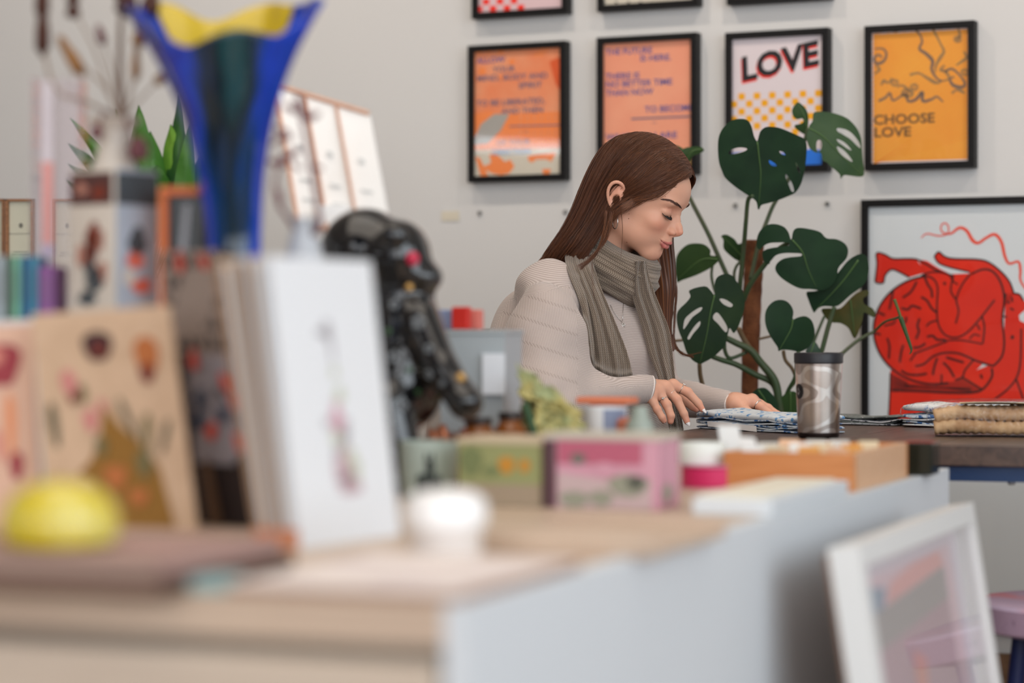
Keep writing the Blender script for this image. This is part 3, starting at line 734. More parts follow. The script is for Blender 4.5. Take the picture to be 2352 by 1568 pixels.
# ------------------------------------------------------------ monstera
def closed_smooth(pts, k=3):
    p = np.array(pts, float); n = len(p); out = []
    for i in range(n):
        p0, p1, p2, p3 = p[i-1], p[i], p[(i+1) % n], p[(i+2) % n]
        for u in np.linspace(0, 1, k, endpoint=False):
            out.append(0.5*((2*p1)+(-p0+p2)*u+(2*p0-5*p1+4*p2-p3)*u*u+(-p0+3*p1-3*p2+p3)*u**3))
    return np.array(out)
def inpoly(pt, poly):
    x, y = pt; c = False; n = len(poly); j = n-1
    for i in range(n):
        xi, yi = poly[i]; xj, yj = poly[j]
        if (yi > y) != (yj > y) and x < (xj-xi)*(y-yi)/(yj-yi+1e-12)+xi: c = not c
        j = i
    return c
def leafmat(name, c, c2, rough=.36):
    m = mat(name, c, rough, spec=.35, var=(14, c2, .35, .7), bump=(40, .25)); return m
LG = leafmat('monstera_leaf', (36, 62, 40), (28, 50, 34)); LG2 = leafmat('monstera_leaf_light', (58, 82, 44), (44, 70, 38)); LG3 = leafmat('monstera_leaf_dark', (28, 48, 30), (38, 58, 32))
LBR = leafmat('monstera_leaf_old', (96, 84, 42), (58, 72, 34), .5); VEIN = mat('leaf_midrib', (82, 112, 62), .45); STEM = mat('leaf_stalk', (56, 76, 46), .5, var=(12, (74, 78, 54), .4, .7)); STEMB = mat('brown_stalk', (112, 92, 66), .7)
pY = 5.25
pcx = (1745-CX)/FPX*pY
plant = thing('monstera_plant', 'tall potted monstera with large split leaves on a brown moss pole', 'plant', (pcx, pY, 0))
def r5(*pts): return [(x/2.178+1540, y/2.178+230) for x, y in pts]
def leaf(out, holes, rib, m, Yc, tx=0.0, ty=0.0, cup=.25, name='leaf', sm=3):
    """outline, holes and midrib traced in region pixels; Yc depth of the blade, tx/ty its slant, cup its curl"""
    o2 = closed_smooth(r5(*out), sm); h2 = [closed_smooth(r5(*h), 3) for h in holes]; rb = r5(*rib)
    k = Yc/FPX; c = np.mean(o2, 0); r0 = np.array(rb[0]); r1 = np.array(rb[-1]); rd = (r1-r0)/np.linalg.norm(r1-r0); rl = np.linalg.norm(r1-r0)
    V = [tuple(p) for p in o2]; E = [(i, (i+1) % len(o2)) for i in range(len(o2))]
    for h in h2:
        b = len(V); V += [tuple(p) for p in h]; E += [(b+i, b+(i+1) % len(h)) for i in range(len(h))]
    lo, hi = o2.min(0), o2.max(0); st = 9.0
    for gx in np.arange(lo[0], hi[0], st):
        for gy in np.arange(lo[1], hi[1], st):
            q = (gx+.37, gy+.21)
            if inpoly(q, o2) and not any(inpoly(q, h) for h in h2): V.append(q)
    res = delaunay_2d_cdt([Vector(v) for v in V], E, [], 0, 1e-4)
    vv = [np.array(v) for v in res[0]]; fs = []
    for f in res[2]:
        cc = sum(vv[i] for i in f)/len(f)
        if inpoly(cc, o2) and not any(inpoly(cc, h) for h in h2): fs.append(tuple(f))
    def pos(p, off=0.0):
        d = p-r0; al = float(d@rd); ac = float(d[0]*-rd[1]+d[1]*rd[0])
        Y = Yc+((p[0]-c[0])*tx+(p[1]-c[1])*ty)*k + cup*(ac*ac/rl)*k*.8 - cup*.3*abs(ac)*k*.4 + .35*cup*max(0, al-rl*.55)**2/rl*k - .010*math.sin(al*.11+.06*abs(ac))*k*6 + off
        return px3(p[0], p[1], Y)
    mb = MB(); mb.add([pos(v) for v in vv], fs, 0)
    mb.add([pos(v, .0009) for v in vv], [f[::-1] for f in fs], 0)
    rc = catmull(rb, 14); mb.tube([pos(p, -.0006) for p in rc], [(.0019*(1-.75*i/13)) for i in range(14)], n=6, mi=1)
    o = mb.build(name, [m, VEIN], plant, smooth='all', world=True, fix=False)
    return o
leaf([(433,205),(418,180),(405,130),(385,100),(350,93),(310,100),(275,125),(250,160),(238,205),(238,270),(245,320),(258,355),(275,390),(320,430),(370,465),(410,490),(430,510),(437,545),(446,543),(455,525),(490,515),(540,500),(590,480),(625,462),(650,425),(662,390),(672,350),(678,300),(682,250),(680,215),(665,190),(640,178),(600,160),(550,140),(510,133),(475,135),(450,155),(440,185)],
     [[(290,268),(300,250),(340,237),(378,240),(380,250),(350,262),(310,270)],[(495,300),(525,318),(530,330),(510,328),(495,315)],[(545,255),(565,260),(575,275),(555,270)],[(578,370),(590,385),(610,420),(618,455),(605,455),(590,420),(575,385)],[(625,310),(640,330),(650,365),(635,350)]],
     [(434,208),(445,300),(452,380),(440,540)], LG, 5.16, .25, .35, .35)
leaf([(690,150),(695,125),(710,105),(715,65),(745,57),(800,62),(850,75),(890,95),(925,130),(945,165),(955,200),(958,250),(962,300),(968,350),(965,378),(940,383),(900,378),(870,375),(858,385),(850,395),(848,375),(830,355),(800,330),(780,310),(760,300),(752,265),(725,262),(700,245),(685,215),(680,180)],
     [[(835,140),(870,145),(900,160),(925,185),(945,215),(950,240),(930,225),(900,195),(860,170),(835,155)],[(832,195),(860,205),(885,225),(905,250),(890,245),(865,228),(840,210)],[(832,232),(860,245),(890,275),(910,305),(900,305),(870,285),(845,262)],[(733,205),(750,200),(758,222),(750,250),(738,258),(730,240)]],
     [(690,140),(760,180),(840,260),(955,375)], LG2, 5.30, .3, .1, .3)
leaf([(637,10),(655,20),(675,40),(688,70),(690,110),(686,150),(675,172),(650,160),(625,140),(622,125),(650,118),(665,108),(660,92),(640,95),(625,92),(612,75),(608,50),(620,25)], [], [(685,140),(670,80),(640,20)], LG2, 5.32, -.2, .2)
leaf([(25,860),(28,790),(50,750),(90,720),(140,716),(175,725),(200,750),(200,775),(235,780),(245,795),(225,820),(190,845),(130,875),(60,900),(35,912),(30,890)], [], [(235,795),(150,800),(40,890)], LG2, 5.3, -.4, .3)
leaf([(253,680),(280,672),(320,695),(340,720),(370,705),(385,715),(375,760),(360,805),(330,800),(290,770),(265,740),(265,700)], [], [(365,790),(320,740),(260,682)], LG2, 5.34, .3, .3)
leaf([(95,950),(170,930),(200,950),(220,972),(222,910),(240,880),(280,868),(310,878),(330,905),(360,950),(372,1010),(365,1060),(345,1120),(330,1150),(315,1165),(296,1140),(285,1180),(270,1230),(220,1280),(170,1310),(145,1318),(110,1300),(80,1260),(60,1200),(40,1150),(30,1090),(40,1050),(80,1010),(100,980)],
     [[(70,1100),(90,1075),(130,1045),(158,1035),(150,1055),(110,1085),(85,1120),(65,1145)],[(85,1190),(100,1160),(125,1125),(148,1105),(145,1130),(115,1165),(95,1195)],[(245,995),(270,995),(310,1020),(300,1035),(265,1020)],[(215,1075),(235,1062),(265,1100),(285,1140),(275,1160),(240,1120),(215,1095)]],
     [(220,975),(200,1060),(180,1180),(148,1312)], LG3, 5.12, .3, .2, .3)
leaf([(614,655),(640,638),(700,645),(750,660),(780,690),(830,695),(870,715),(888,745),(885,780),(870,805),(840,840),(830,890),(800,930),(760,950),(700,945),(650,942),(600,920),(550,885),(525,850),(530,820),(560,795),(600,785),(650,780),(655,768),(620,765),(570,765),(530,775),(500,800),(495,820),(470,810),(460,780),(464,755),(500,740),(560,732),(592,726),(590,713),(540,712),(495,715),(465,730),(450,748),(435,740),(430,720),(435,680),(455,645),(490,622),(530,620),(570,635),(592,665),(604,700)], [],
     [(610,700),(660,760),(690,850),(730,935)], LG, 5.17, .25, .3, .3)
leaf([(680,960),(720,955),(760,940),(800,900),(840,860),(880,810),(920,780),(960,768),(985,790),(993,840),(985,890),(960,930),(900,975),(850,1020),(820,1032),(770,1030),(740,1040),(720,1062),(710,1050),(690,1000)], [], [(940,800),(850,920),(725,1050)], LG, 5.24, -.3, .2, .2)
leaf([(540,1255),(535,1235),(505,1190),(480,1140),(472,1090),(480,1045),(510,1010),(545,998),(580,1005),(605,1030),(615,1060),(612,1095),(640,1085),(675,1080),(705,1100),(720,1140),(720,1180),(700,1225),(670,1250),(640,1258),(600,1250),(560,1248)], [], [(612,1098),(600,1150),(545,1248)], LG, 5.16, .3, .3, .3)
leaf([(675,1256),(700,1225),(720,1205),(745,1240),(752,1272),(700,1277)], [], [(720,1210),(710,1240),(700,1270)], LG, 5.2)
leaf([(755,1045),(800,1040),(850,1040),(900,990),(940,960),(985,950),(992,972),(965,990),(970,1020),(1010,1040),(1025,1070),(1010,1085),(970,1060),(960,1100),(945,1150),(925,1190),(910,1180),(890,1140),(850,1115),(800,1110),(770,1080)], [], [(900,1000),(910,1080),(922,1180)], LBR, 5.32, -.2, .2)
leaf([(400,1480),(430,1445),(470,1438),(500,1460),(530,1500),(540,1545),(530,1600),(480,1650),(430,1610),(412,1530)], [], [(440,1450),(480,1520),(480,1640)], LG, 5.2, .2, .3)
leaf([(530,1540),(560,1480),(600,1455),(640,1470),(670,1540),(650,1620),(590,1660),(540,1600)], [], [(600,1460),(600,1560),(592,1650)], LG2, 5.22, -.2, .3)
leaf([(60,245),(100,233),(150,233),(168,250),(150,265),(110,280),(90,315),(72,300),(60,270)], [], [(160,245),(110,255),(80,300)], LG2, 5.36, .2, .2)
leaf([(-10,250),(20,225),(60,240),(62,262),(30,275),(0,285)], [], [(60,250),(20,250),(-5,275)], LG2, 5.36, .2, .2)
def stalk(pts, r0, r1, m=STEM, name='stem', Y=(5.27, 5.27)):
    q = r5(*pts); c = catmull(q, max(10, len(q)*5)); n = len(c); mb = MB()
    Ys = np.interp(np.linspace(0, 1, n), np.linspace(0, 1, len(Y)), Y)
    mb.tube([px3(p[0], p[1], y) for p, y in zip(c, Ys)], list(np.linspace(r0, r1, n)), n=8)
    return mb.build(name, m, plant, smooth='all', world=True)
stalk([(410,480),(388,500),(378,600),(368,720),(350,900),(345,960)], .0045, .0058, Y=(5.17, 5.22, 5.27))
stalk([(688,140),(640,300),(560,450),(515,525),(480,610),(440,720),(400,900)], .004, .005, Y=(5.31, 5.31, 5.30, 5.28))
stalk([(75,300),(80,440),(110,515),(190,670),(280,870),(330,960)], .0045, .0055, Y=(5.36, 5.30))
stalk([(605,705),(540,745),(470,825),(400,920),(365,1000)], .005, .006, Y=(5.18, 5.26)); stalk([(820,1035),(790,1130),(752,1270),(700,1420),(560,1560)], .005, .006, Y=(5.22, 5.25))
stalk([(1022,1155),(940,1200),(850,1275),(720,1400),(590,1520)], .0035, .005, Y=(5.3, 5.28)); stalk([(770,1080),(740,1150),(700,1250),(640,1400)], .003, .004, Y=(5.32, 5.3))
stalk([(215,800),(205,870),(215,930),(240,1000)], .003, .0035, Y=(5.3, 5.3)); stalk([(362,795),(330,830),(318,880),(330,960)], .003, .0035, Y=(5.3, 5.3))
stalk([(280,1190),(330,1215),(400,1250),(450,1310),(520,1400),(540,1500),(545,1600),(515,1900),(470,2200),(440,2490)], .0065, .012, Y=(5.2, 5.22, 5.25), name='main_stem')
stalk([(210,1282),(260,1300),(330,1322),(420,1370),(510,1415),(540,1500)], .0055, .0075, Y=(5.2, 5.24)); stalk([(340,1140),(370,1200),(430,1290),(500,1380)], .0055, .0065, STEMB, Y=(5.24, 5.26))
stalk([(270,1180),(272,1250),(300,1290),(380,1260)], .0045, .004, Y=(5.2, 5.22)); stalk([(145,1316),(150,1380),(170,1450),(200,1500),(260,1700),(400,1990)], .0045, .006, STEMB, Y=(5.14, 5.25))
stalk([(565,1255),(575,1300),(610,1345),(625,1400),(590,1450),(570,1520)], .004, .004, STEMB, Y=(5.2, 5.24)); stalk([(640,1258),(625,1380),(590,1450),(560,1530)], .0045, .005, Y=(5.18, 5.24))
stalk([(440,1195),(530,1175),(620,1165)], .0028, .0022, STEMB, Y=(5.28, 5.3)); stalk([(0,1205),(60,1200)], .003, .003, STEMB, Y=(5.28, 5.3)); stalk([(0,1205),(-20,1300),(-10,1600),(200,2000)], .003, .004, STEMB, Y=(5.3, 5.28))
stalk([(1120,995),(1150,1080),(1180,1180),(1205,1250)], .0035, .002, mat('dry_tendril', (92, 96, 50), .7), 'tendril', Y=(5.02, 5.02)); stalk([(1022,1155),(1070,1110),(1128,1090),(1150,1080)], .0028, .0028, mat('dry_tendril', 0), 'tendril', Y=(5.28, 5.02))
stalk([(1150,1085),(1180,1170),(1205,1245),(1195,1270)], .0055, .001, LG2, 'young_leaf', Y=(5.02, 5.02))
# moss pole
mb = MB(); q = [(420,700,100),(415,850,96),(408,1000,94),(402,1200,90),(396,1480,82),(396,1800,80),(400,2150,80),(404,2490,80)]
cs = catmull(q, 50); mb.tube([px3(a/2.178+1540, b/2.178+230, 5.34) for a, b, c in cs], [c/2.178/2*5.34/FPX*(1+.03*math.sin(i*1.7)) for i, (a, b, c) in enumerate(cs)], n=20)
mb.build('moss_pole', mat('coir_moss', (122, 74, 44), .95, var=(40, (92, 52, 30), .35, .65), bump=(180, 1.0)), plant, smooth='all', world=True)
base = P(-.02, .09, 0); mb = MB()
mb.lathe([(.13, 0), (.135, .01), (.165, .28), (.17, .30), (.16, .302), (.155, .27)], c=base, n=40); mb.build('pot', mat('plant_pot_grey', (120, 118, 114), .7), plant, smooth=True)
mb = MB(); mb.lathe([(.155, .268), (.08, .275), (.0001, .272)], c=base, n=30); mb.build('soil', mat('potting_soil', (58, 44, 34), .95, bump=(90, 1)), plant)

# ------------------------------------------------------------ stools
seat_pink = mat('pink_lilac_seat_paint', (188, 168, 190), .45, var=(7, (206, 140, 150), .56, .70), bump=(30, .1)); seat_side = mat('mauve_seat_edge', (164, 134, 152), .5, var=(60, (120, 92, 112), .62, .7))
stool_blue = mat('navy_stool_paint', (24, 34, 84), .4)
def stool(loc, label, rot=0.0, r=.185, H=.50):
    t = thing('round_stool', label, 'stool', loc, rot, 'pink topped stools')
    mb = MB(); mb.lathe([(r*.97, H-.048), (r, H-.044), (r, H-.006)], n=56, mi=1, cap=False)
    mb.lathe([(r, H-.006), (r-.004, H-.001), (r-.02, H), (r*.6, H-.003), (.0001, H-.004)], n=56, mi=0)
    mb.lathe([(.0001, H-.048), (r*.97, H-.048)], n=56, mi=1, cap=False); mb.build('seat', [seat_pink, seat_side], t, smooth=True)
    mb = MB(); mb.lathe([(.0001, H-.068), (r*.55, H-.066), (r*.93, H-.0485), (.0001, H-.0485)], n=40); mb.build('seat_plate', stool_blue, t, smooth=True)
    for k in range(4):
        a = math.pi/4+k*math.pi/2; mb = MB(); mb.tube([(r*.60*math.cos(a), r*.60*math.sin(a), H-.055), (r*.86*math.cos(a), r*.86*math.sin(a), .0)], .0142, n=14); mb.build('leg', stool_blue, t, smooth=True)
    mb = MB(); mb.tube([(r*.76*math.cos(a), r*.76*math.sin(a), .2) for a in np.linspace(0, 2*math.pi, 33)[:-1]], .007, n=8, closed=True); mb.build('foot_ring', stool_blue, t, smooth=True)
    return t
stool((.945, 3.95, 0), 'pink lilac round stool with navy legs beside the leaning white frames', math.radians(38))

# ------------------------------------------------------------ far display shelf with certificates and the leafy plant
shelf_w = mat('display_shelf_paint', (196, 190, 182), .6)
ds = thing('display_shelf', 'low display shelf behind the crowded counter at left', 'shelf', room(-3.6, WALL_D-1.0, 0), ROOM)
mb = MB(); mb.box((0.05, .22, .93), (2.4, .44, .03)); mb.build('top_board', shelf_w, ds)
for xx in (-1.13, 1.23): mb = MB(); mb.box((xx, .22, .4575), (.03, .44, .915)); mb.build('side_panel', shelf_w, ds)
mb = MB(); mb.box((0.05, .22, .45), (2.32, .42, .025)); mb.build('shelf_board', shelf_w, ds)
cert_p = mat('certificate_paper', (206, 204, 184), .8); cert_i = mat('certificate_ink', (120, 118, 108), .8); oak = wood('thin_oak_frame', (168, 118, 80), (136, 92, 60), 12)
def cert(pxl, pxr, Y, label, shrink=False):
    zt = CAMZ+(HY-457)/FPX*Y; X0, X1 = (pxl-CX)/FPX*Y, (pxr-CX)/FPX*Y; W = X1-X0; z0 = .945
    t = thing('framed_certificate', label, 'certificate', ((X0+X1)/2, Y, z0), math.radians(-6), 'oak framed certificates standing on the shelf'); H = zt-z0; b = .005
    mb = MB(); mb.box((0, 0, b/2), (W, .018, b)); mb.box((0, 0, H-b/2), (W, .018, b))
    for s in (-1, 1): mb.box((s*(W/2-b/2), 0, H/2), (b, .018, H))
    mb.build('frame', oak, t)
    mb = MB(); mb.box((0, .004, H/2), (W-2*b, .004, H-2*b), mi=0)
    zc = H-.058
    mb.poly([(.005*math.cos(a), .0015, zc+.006*math.sin(a)) for a in np.linspace(0, 6.28, 9)[:-1]], 1)
    for body, dz, sz in (('RECOGNITION AWARD', .020, .0048), ('PRESENTED FOR', .060, .0044), ('CRAFT AND DESIGN', .066, .0044), ('OF THE YEAR', .092, .004)):
        vs, fs = text_geo(body, sz); w = max(v[0] for v in vs)
        mb.add([(v[0]-w/2, .0015, zc-dz+v[1]) for v in vs], fs, 1)
    mb.build('certificate', [cert_p, cert_i], t, fix=False)
    return t
cy = 5.35
cert(-60, 13, cy, 'oak framed certificate cut by the left edge of the photo'); cert(15, 80, cy-.04, 'oak framed cream certificate with a tiny emblem, beside the clear stand')
cert(120, 190, cy-.10, 'oak framed certificate seen in part between clear stand and tall painted bottle')
# peace-lily style leafy plant
pl = thing('leafy_plant', 'bushy bright green leafy plant behind the blue glass vase', 'plant', px3(335, 700, 5.3)*1.0); pl.location.z = .945
mb = MB(); mb.lathe([(.055, 0), (.06, .005), (.075, .09), (.078, .10), (.07, .10), (.066, .07), (.0001, .07)], n=30); mb.build('pot', mat('white_plant_pot', (208, 204, 198), .5), pl, smooth=True)
GL = [leafmat('lily_leaf_a', (96, 150, 52), (118, 164, 60), .35), leafmat('lily_leaf_b', (62, 112, 44), (80, 128, 50), .35), leafmat('lily_leaf_c', (44, 86, 44), (60, 104, 46), .35)]
def simple_leaf(base, tip, width, m, droop=.02, roll=0.0, name='leaf'):
    base, tip = Vector(base), Vector(tip); d = tip-base; L = d.length; t = d.normalized()
    sd = t.cross(Vector((0, -1, 0.25)).normalized()).normalized(); sd = Quaternion(t, roll) @ sd; nn = t.cross(sd)
    mb = MB(); rows = []
    for i in range(15):
        u = i/14; wv = width*(math.sin(math.pi*min(1, u**.75))**.8)*(1-.25*u); c = base+d*u+Vector((0, 0, droop*math.sin(math.pi*u)))
        rows.append([c+sd*wv*s+nn*(abs(s)**1.3*wv*.45+.002*math.sin(u*19+s*3)) for s in (-1, -.6, -.25, 0, .25, .6, 1)])
    mb.grid(rows); return mb.build(name, m, pl, smooth='all', world=True, fix=False)
def lp(px, py, dy=0): return px3(px, py, 5.3+dy)
lv = [((300,560),(268,250),30,1),((330,520),(318,240),34,1),((400,500),(412,216),26,2),((395,470),(392,285),30,0),((380,470),(440,320),30,0),((410,470),(470,350),28,1),((370,480),(345,300),32,1),((395,480),(425,360),34,0),
      ((300,420),(160,270),15,1),((290,430),(155,328),17,2),((300,460),(155,375),17,2),((290,480),(152,412),18,2),((420,480),(450,380),26,0),((365,480),(360,380),36,1),((405,500),(395,400),30,0),((430,500),(475,420),24,2),((350,500),(330,350),30,2),
      ((440,480),(500,300),26,1),((380,520),(410,440),26,0),((340,500),(290,330),24,2),((420,500),(440,280),22,1)]
for i, (b, t, wd, c) in enumerate(lv):
    simple_leaf(lp(b[0]+random.uniform(-8, 8), b[1]+60, random.uniform(-.03, .03)), lp(t[0], t[1], random.uniform(-.06, .06)), wd*5.3/FPX*1.25, GL[c], .015, random.uniform(-.5, .5))
mb = MB()
for i in range(14):
    b = lv[i][0]; mb.tube([px3(335+i*2, 640, 5.3), px3((335+b[0])/2, 600, 5.3), lp(b[0], b[1]+55)], .002, n=5)
mb.build('stalks', GL[1], pl, world=True)
# ------------------------------------------------------------ the woman
YAW, PIT = math.radians(22), math.radians(28)
Fv = Vector((math.cos(YAW), -math.sin(YAW), 0)); Lv = Vector((math.sin(YAW), math.cos(YAW), 0))
HF = Fv*math.cos(PIT)-UP*math.sin(PIT); HU = Fv*math.sin(PIT)+UP*math.cos(PIT)   # head forward / head up
HY0 = 4.75; HO = px3(1456, 470, HY0); CM = HY0/FPX
def hw(x, y, z): return HO+(HF*x+Lv*y+HU*z)*0.01            # head-local cm -> world m
def hpx(px, py, y):                                           # photo pixel at lateral offset y (cm) -> head-local cm
    Y = HY0; 
    for _ in range(4):
        X = (px-CX)/FPX*Y-HO.x; Z = CAMZ-(py-HY)/FPX*Y-HO.z
        fx = (X-y*.01*math.sin(YAW))/math.cos(YAW); Y = HY0-fx*math.sin(YAW)+y*.01*math.cos(YAW)
    fx *= 100; Z *= 100
    return (fx*math.cos(PIT)-Z*math.sin(PIT), y, Z*math.cos(PIT)+fx*math.sin(PIT))
woman = thing('person', 'person with long brown hair in a beige knit sweater and taupe scarf, handling folded fabric', 'person', P(.12, 4.80, 0))

def skin_material():
    m = mat('skin', (224, 178, 156), .42, spec=.4, sss=.12, bump=(420, .06)); nt = m.node_tree; b = nt.nodes['Principled BSDF']
    a = nt.nodes.new('ShaderNodeAttribute'); a.attribute_name = 'Col'; nt.links.new(a.outputs['Color'], b.inputs['Base Color']); return m
skin = skin_material()
SK = np.array(lin((222, 168, 142))[:3]); SKR = np.array(lin((218, 128, 104))[:3]); LIP = np.array(lin((204, 118, 112))[:3]); SKD = np.array(lin((205, 150, 126))[:3])

# ---- head and neck, one surface (local cm)
def head_sdf(X, Y, Z, ears=True):
    A = np.abs(Y)
    d = sEll(X, A, Z, (-0.4, 0, 4.3), (9.0, 7.2, 8.0))
    d = smin(d, sEll(X, A, Z, (4.2, 0, 5.3), (5.05, 6.0, 5.1)), 2.0)
    d = smin(d, sEll(X, A, Z, (3.0, 0, -0.3), (5.6, 5.9, 6.3)), 2.0)
    d = smin(d, sEll(X, A, Z, (6.2, 3.3, -0.6), (2.3, 2.5, 2.2)), 1.4)
    d = smin(d, sEll(X, A, Z, (5.5, 0, -3.2), (4.1, 4.0, 3.1)), 1.6)
    d = smin(d, sEll(X, A, Z, (7.6, 0, -6.35), (1.85, 2.0, 1.65)), 1.6)
    d = smin(d, sCap(X, A, Z, (1.0, 4.5, -3.9), (7.0, 1.3, -6.5), 1.6, 1.5), 1.8)
    d = smin(d, sEll(X, A, Z, (4.2, 2.5, -3.6), (3.5, 3.1, 3.0)), 1.5)
    d = smin(d, sCap(X, A, Z, (-1.6, 0, -2), (-1.9, 0, -19), 5.0, 5.5), 2.6)
    d = smin(d, sEll(X, A, Z, (7.4, 2.3, 4.2), (1.6, 2.6, .9)), 1.2)                 # brow
    d = smax(d, -sEll(X, A, Z, (9.8, 2.85, 2.35), (1.75, 1.85, 1.35)), 1.2)             # eye socket
    d = smin(d, sEll(X, A, Z, (7.15, 3.0, 2.1), (1.42, 1.75, 1.2)), .35)            # closed lids over the eyeball
    # lid slit
    d = smax(d, -sChain(X, A, Z, [(8.35, 1.65, 1.7, .04), (8.55, 2.4, 1.48, .07), (8.45, 3.1, 1.42, .07), (7.95, 3.9, 1.58, .06), (7.2, 4.6, 1.95, .03)], .05), .10)
    d = smax(d, -sChain(X, A, Z, [(8.1, 1.8, 2.5, .02), (8.3, 2.7, 3.05, .04), (8.0, 3.7, 3.05, .04), (7.3, 4.5, 2.6, .02)], .05), .22)
    # nose
    n = sChain(X, A, Z, [(8.4, 0, 3.0, .50), (9.35, 0, 1.5, .52), (10.30, 0, .25, .66), (10.92, 0, -.45, .70)], .5)
    d = smin(d, n, .9)
    d = smin(d, sCap(X, A, Z, (9.0, .45, .5), (9.45, .8, -.9), .45, .58), .9)
    d = smin(d, sEll(X, A, Z, (9.75, 1.0, -1.1), (.85, .60, .58)), .55)
    d = smin(d, sCap(X, A, Z, (10.8, 0, -1.0), (9.6, 0, -1.9), .42, .42), .35)
    d = smax(d, -sEll(X, A, Z, (10.25, .58, -1.8), (.55, .28, .42)), .25)
    # philtrum/upper lip mound
    d = smin(d, sEll(X, A, Z, (8.9, 0, -2.9), (1.3, 1.9, 1.0)), .6)
    up = sChain(X, A, Z, [(8.1, 3.0, -2.92, .08), (9.2, 1.85, -3.28, .24), (9.92, .8, -3.35, .33), (10.15, .28, -3.25, .33), (10.17, 0, -3.35, .31)], .15)
    lo = sChain(X, A, Z, [(8.1, 2.9, -3.02, .08), (9.1, 1.75, -3.8, .28), (9.68, .8, -4.22, .40), (9.85, 0, -4.32, .43)], .2)
    d = smin(d, up, .28); d = smin(d, lo, .30)
    d = smax(d, -sChain(X, A, Z, [(8.05, 3.25, -2.82, .05), (9.2, 1.95, -3.5, .06), (10.0, .9, -3.78, .06), (10.35, 0, -3.82, .06)], .05), .14)
    d = smax(d, -sEll(X, A, Z, (10.6, 0, -5.35), (1.1, 1.9, .42)), .6)                # below the lower lip
    d = smax(d, -sChain(X, A, Z, [(9.55, 1.8, -1.35, .03), (9.15, 2.5, -2.0, .05), (8.75, 3.1, -2.8, .03)], .05), .30)   # smile crease
    if not ears: return d
    # ears
    ec = catmull([(.25, 7.0, -1.9, .34), (-.5, 7.3, -2.3, .32), (-1.4, 7.7, -1.6, .28), (-2.2, 8.1, -.8, .28), (-2.8, 8.5, .2, .30), (-3.15, 8.8, 1.4, .32), (-2.95, 8.9, 2.6, .34), (-2.2, 8.8, 3.3, .34), (-1.3, 8.3, 3.3, .32), (-.7, 7.7, 2.7, .28), (-.5, 7.2, 1.8, .22)], 26)
    d = smin(d, sChain(X, A, Z, [tuple(q) for q in ec], .1), .20)
    d = smin(d, sEll(X, A, Z, (-1.6, 7.6, .9), (1.45, .62, 2.2)), .25)
    d = smin(d, sEll(X, A, Z, (-.1, 7.2, -1.9), (.62, .38, .80)), .3)
    d = smin(d, sEll(X, A, Z, (.05, 6.9, -.1), (.4, .45, .6)), .35)
    d = smax(d, -sEll(X, A, Z, (-1.1, 8.1, .1), (.75, .60, 1.0)), .25)
    d = smax(d, -sEll(X, A, Z, (-2.1, 8.6, 1.9), (.50, .42, 1.0)), .22)
    d = smax(d, -sEll(X, A, Z, (-1.1, 8.3, 2.3), (.35, .40, .45)), .2)
    return d
hh = .125
gx, gy, gz = gridpts((-10.5, -9.6, -19.5), (12.6, 9.6, 13.4), hh)
hv = head_sdf(gx, gy, gz)
V, Fh = snets(hv, (-10.5, -9.6, -19.5), hh); del hv
HL = V.copy()                                            # local cm, for colouring
def gauss(c, r): return np.exp(-(((HL-np.array(c))/np.array(r))**2).sum(1))
col = np.tile(SK, (len(HL), 1))
def blend(w, c):
    global col
    w = np.clip(w, 0, 1)[:, None]; col = col*(1-w)+c*w
absl = HL.copy(); absl[:, 1] = np.abs(absl[:, 1])
def gsym(c, r): return np.exp(-(((absl-np.array(c))/np.array(r))**2).sum(1))
blend(.45*gsym((7.6, 3.9, -.8), (2.2, 1.9, 1.6)), SKR); blend(.45*gsym((11.2, 0, -.7), (1.2, 1.2, 1.0)), SKR); blend(.30*gsym((9.9, 1.2, -1.4), (.7, .6, .6)), SKR)
blend(.30*gsym((-1, 7.5, 2), (2.2, 1.2, 3)), SKR); blend(.25*gsym((8.2, 3.0, 2.9), (1.2, 1.8, .7)), SKR); blend(.25*gsym((8.6, 0, -7), (1.5, 1.6, 1.3)), SKR)
lx, ly, lz = absl[:, 0], absl[:, 1], absl[:, 2]
ul = sChain(lx, ly, lz, [(8.1, 2.95, -2.95, .04), (9.2, 1.85, -3.33, .20), (9.95, .8, -3.42, .34), (10.2, .28, -3.3, .36), (10.22, 0, -3.42, .34)], .1)
ll = sChain(lx, ly, lz, [(8.15, 2.85, -3.05, .05), (9.1, 1.75, -3.8, .27), (9.65, .8, -4.28, .44), (9.85, 0, -4.36, .50)], .1)
blend(1-np.clip((np.minimum(ul, ll)-.02)/.10, 0, 1), LIP)
slit = sChain(lx, ly, lz, [(8.05, 3.25, -2.82, .02), (9.2, 1.95, -3.5, .04), (10.0, .9, -3.78, .04), (10.3, 0, -3.82, .04)], .05)
blend(.6*np.exp(-(np.clip(slit, 0, 9)/.07)**2), np.array(lin((120, 56, 52))[:3]))
lidl = sChain(lx, ly, lz, [(8.35, 1.65, 1.7, .0), (8.6, 2.4, 1.48, .0), (8.5, 3.1, 1.42, .0), (8.0, 3.9, 1.58, .0), (7.25, 4.6, 1.95, .0)], .02)
blend(.85*np.exp(-(lidl/.14)**2), np.array(lin((60, 36, 30))[:3]))
HV = np.array(HO)+(HL[:, :1]*np.array(HF)+HL[:, 1:2]*np.array(Lv)+HL[:, 2:]*np.array(HU))*.01

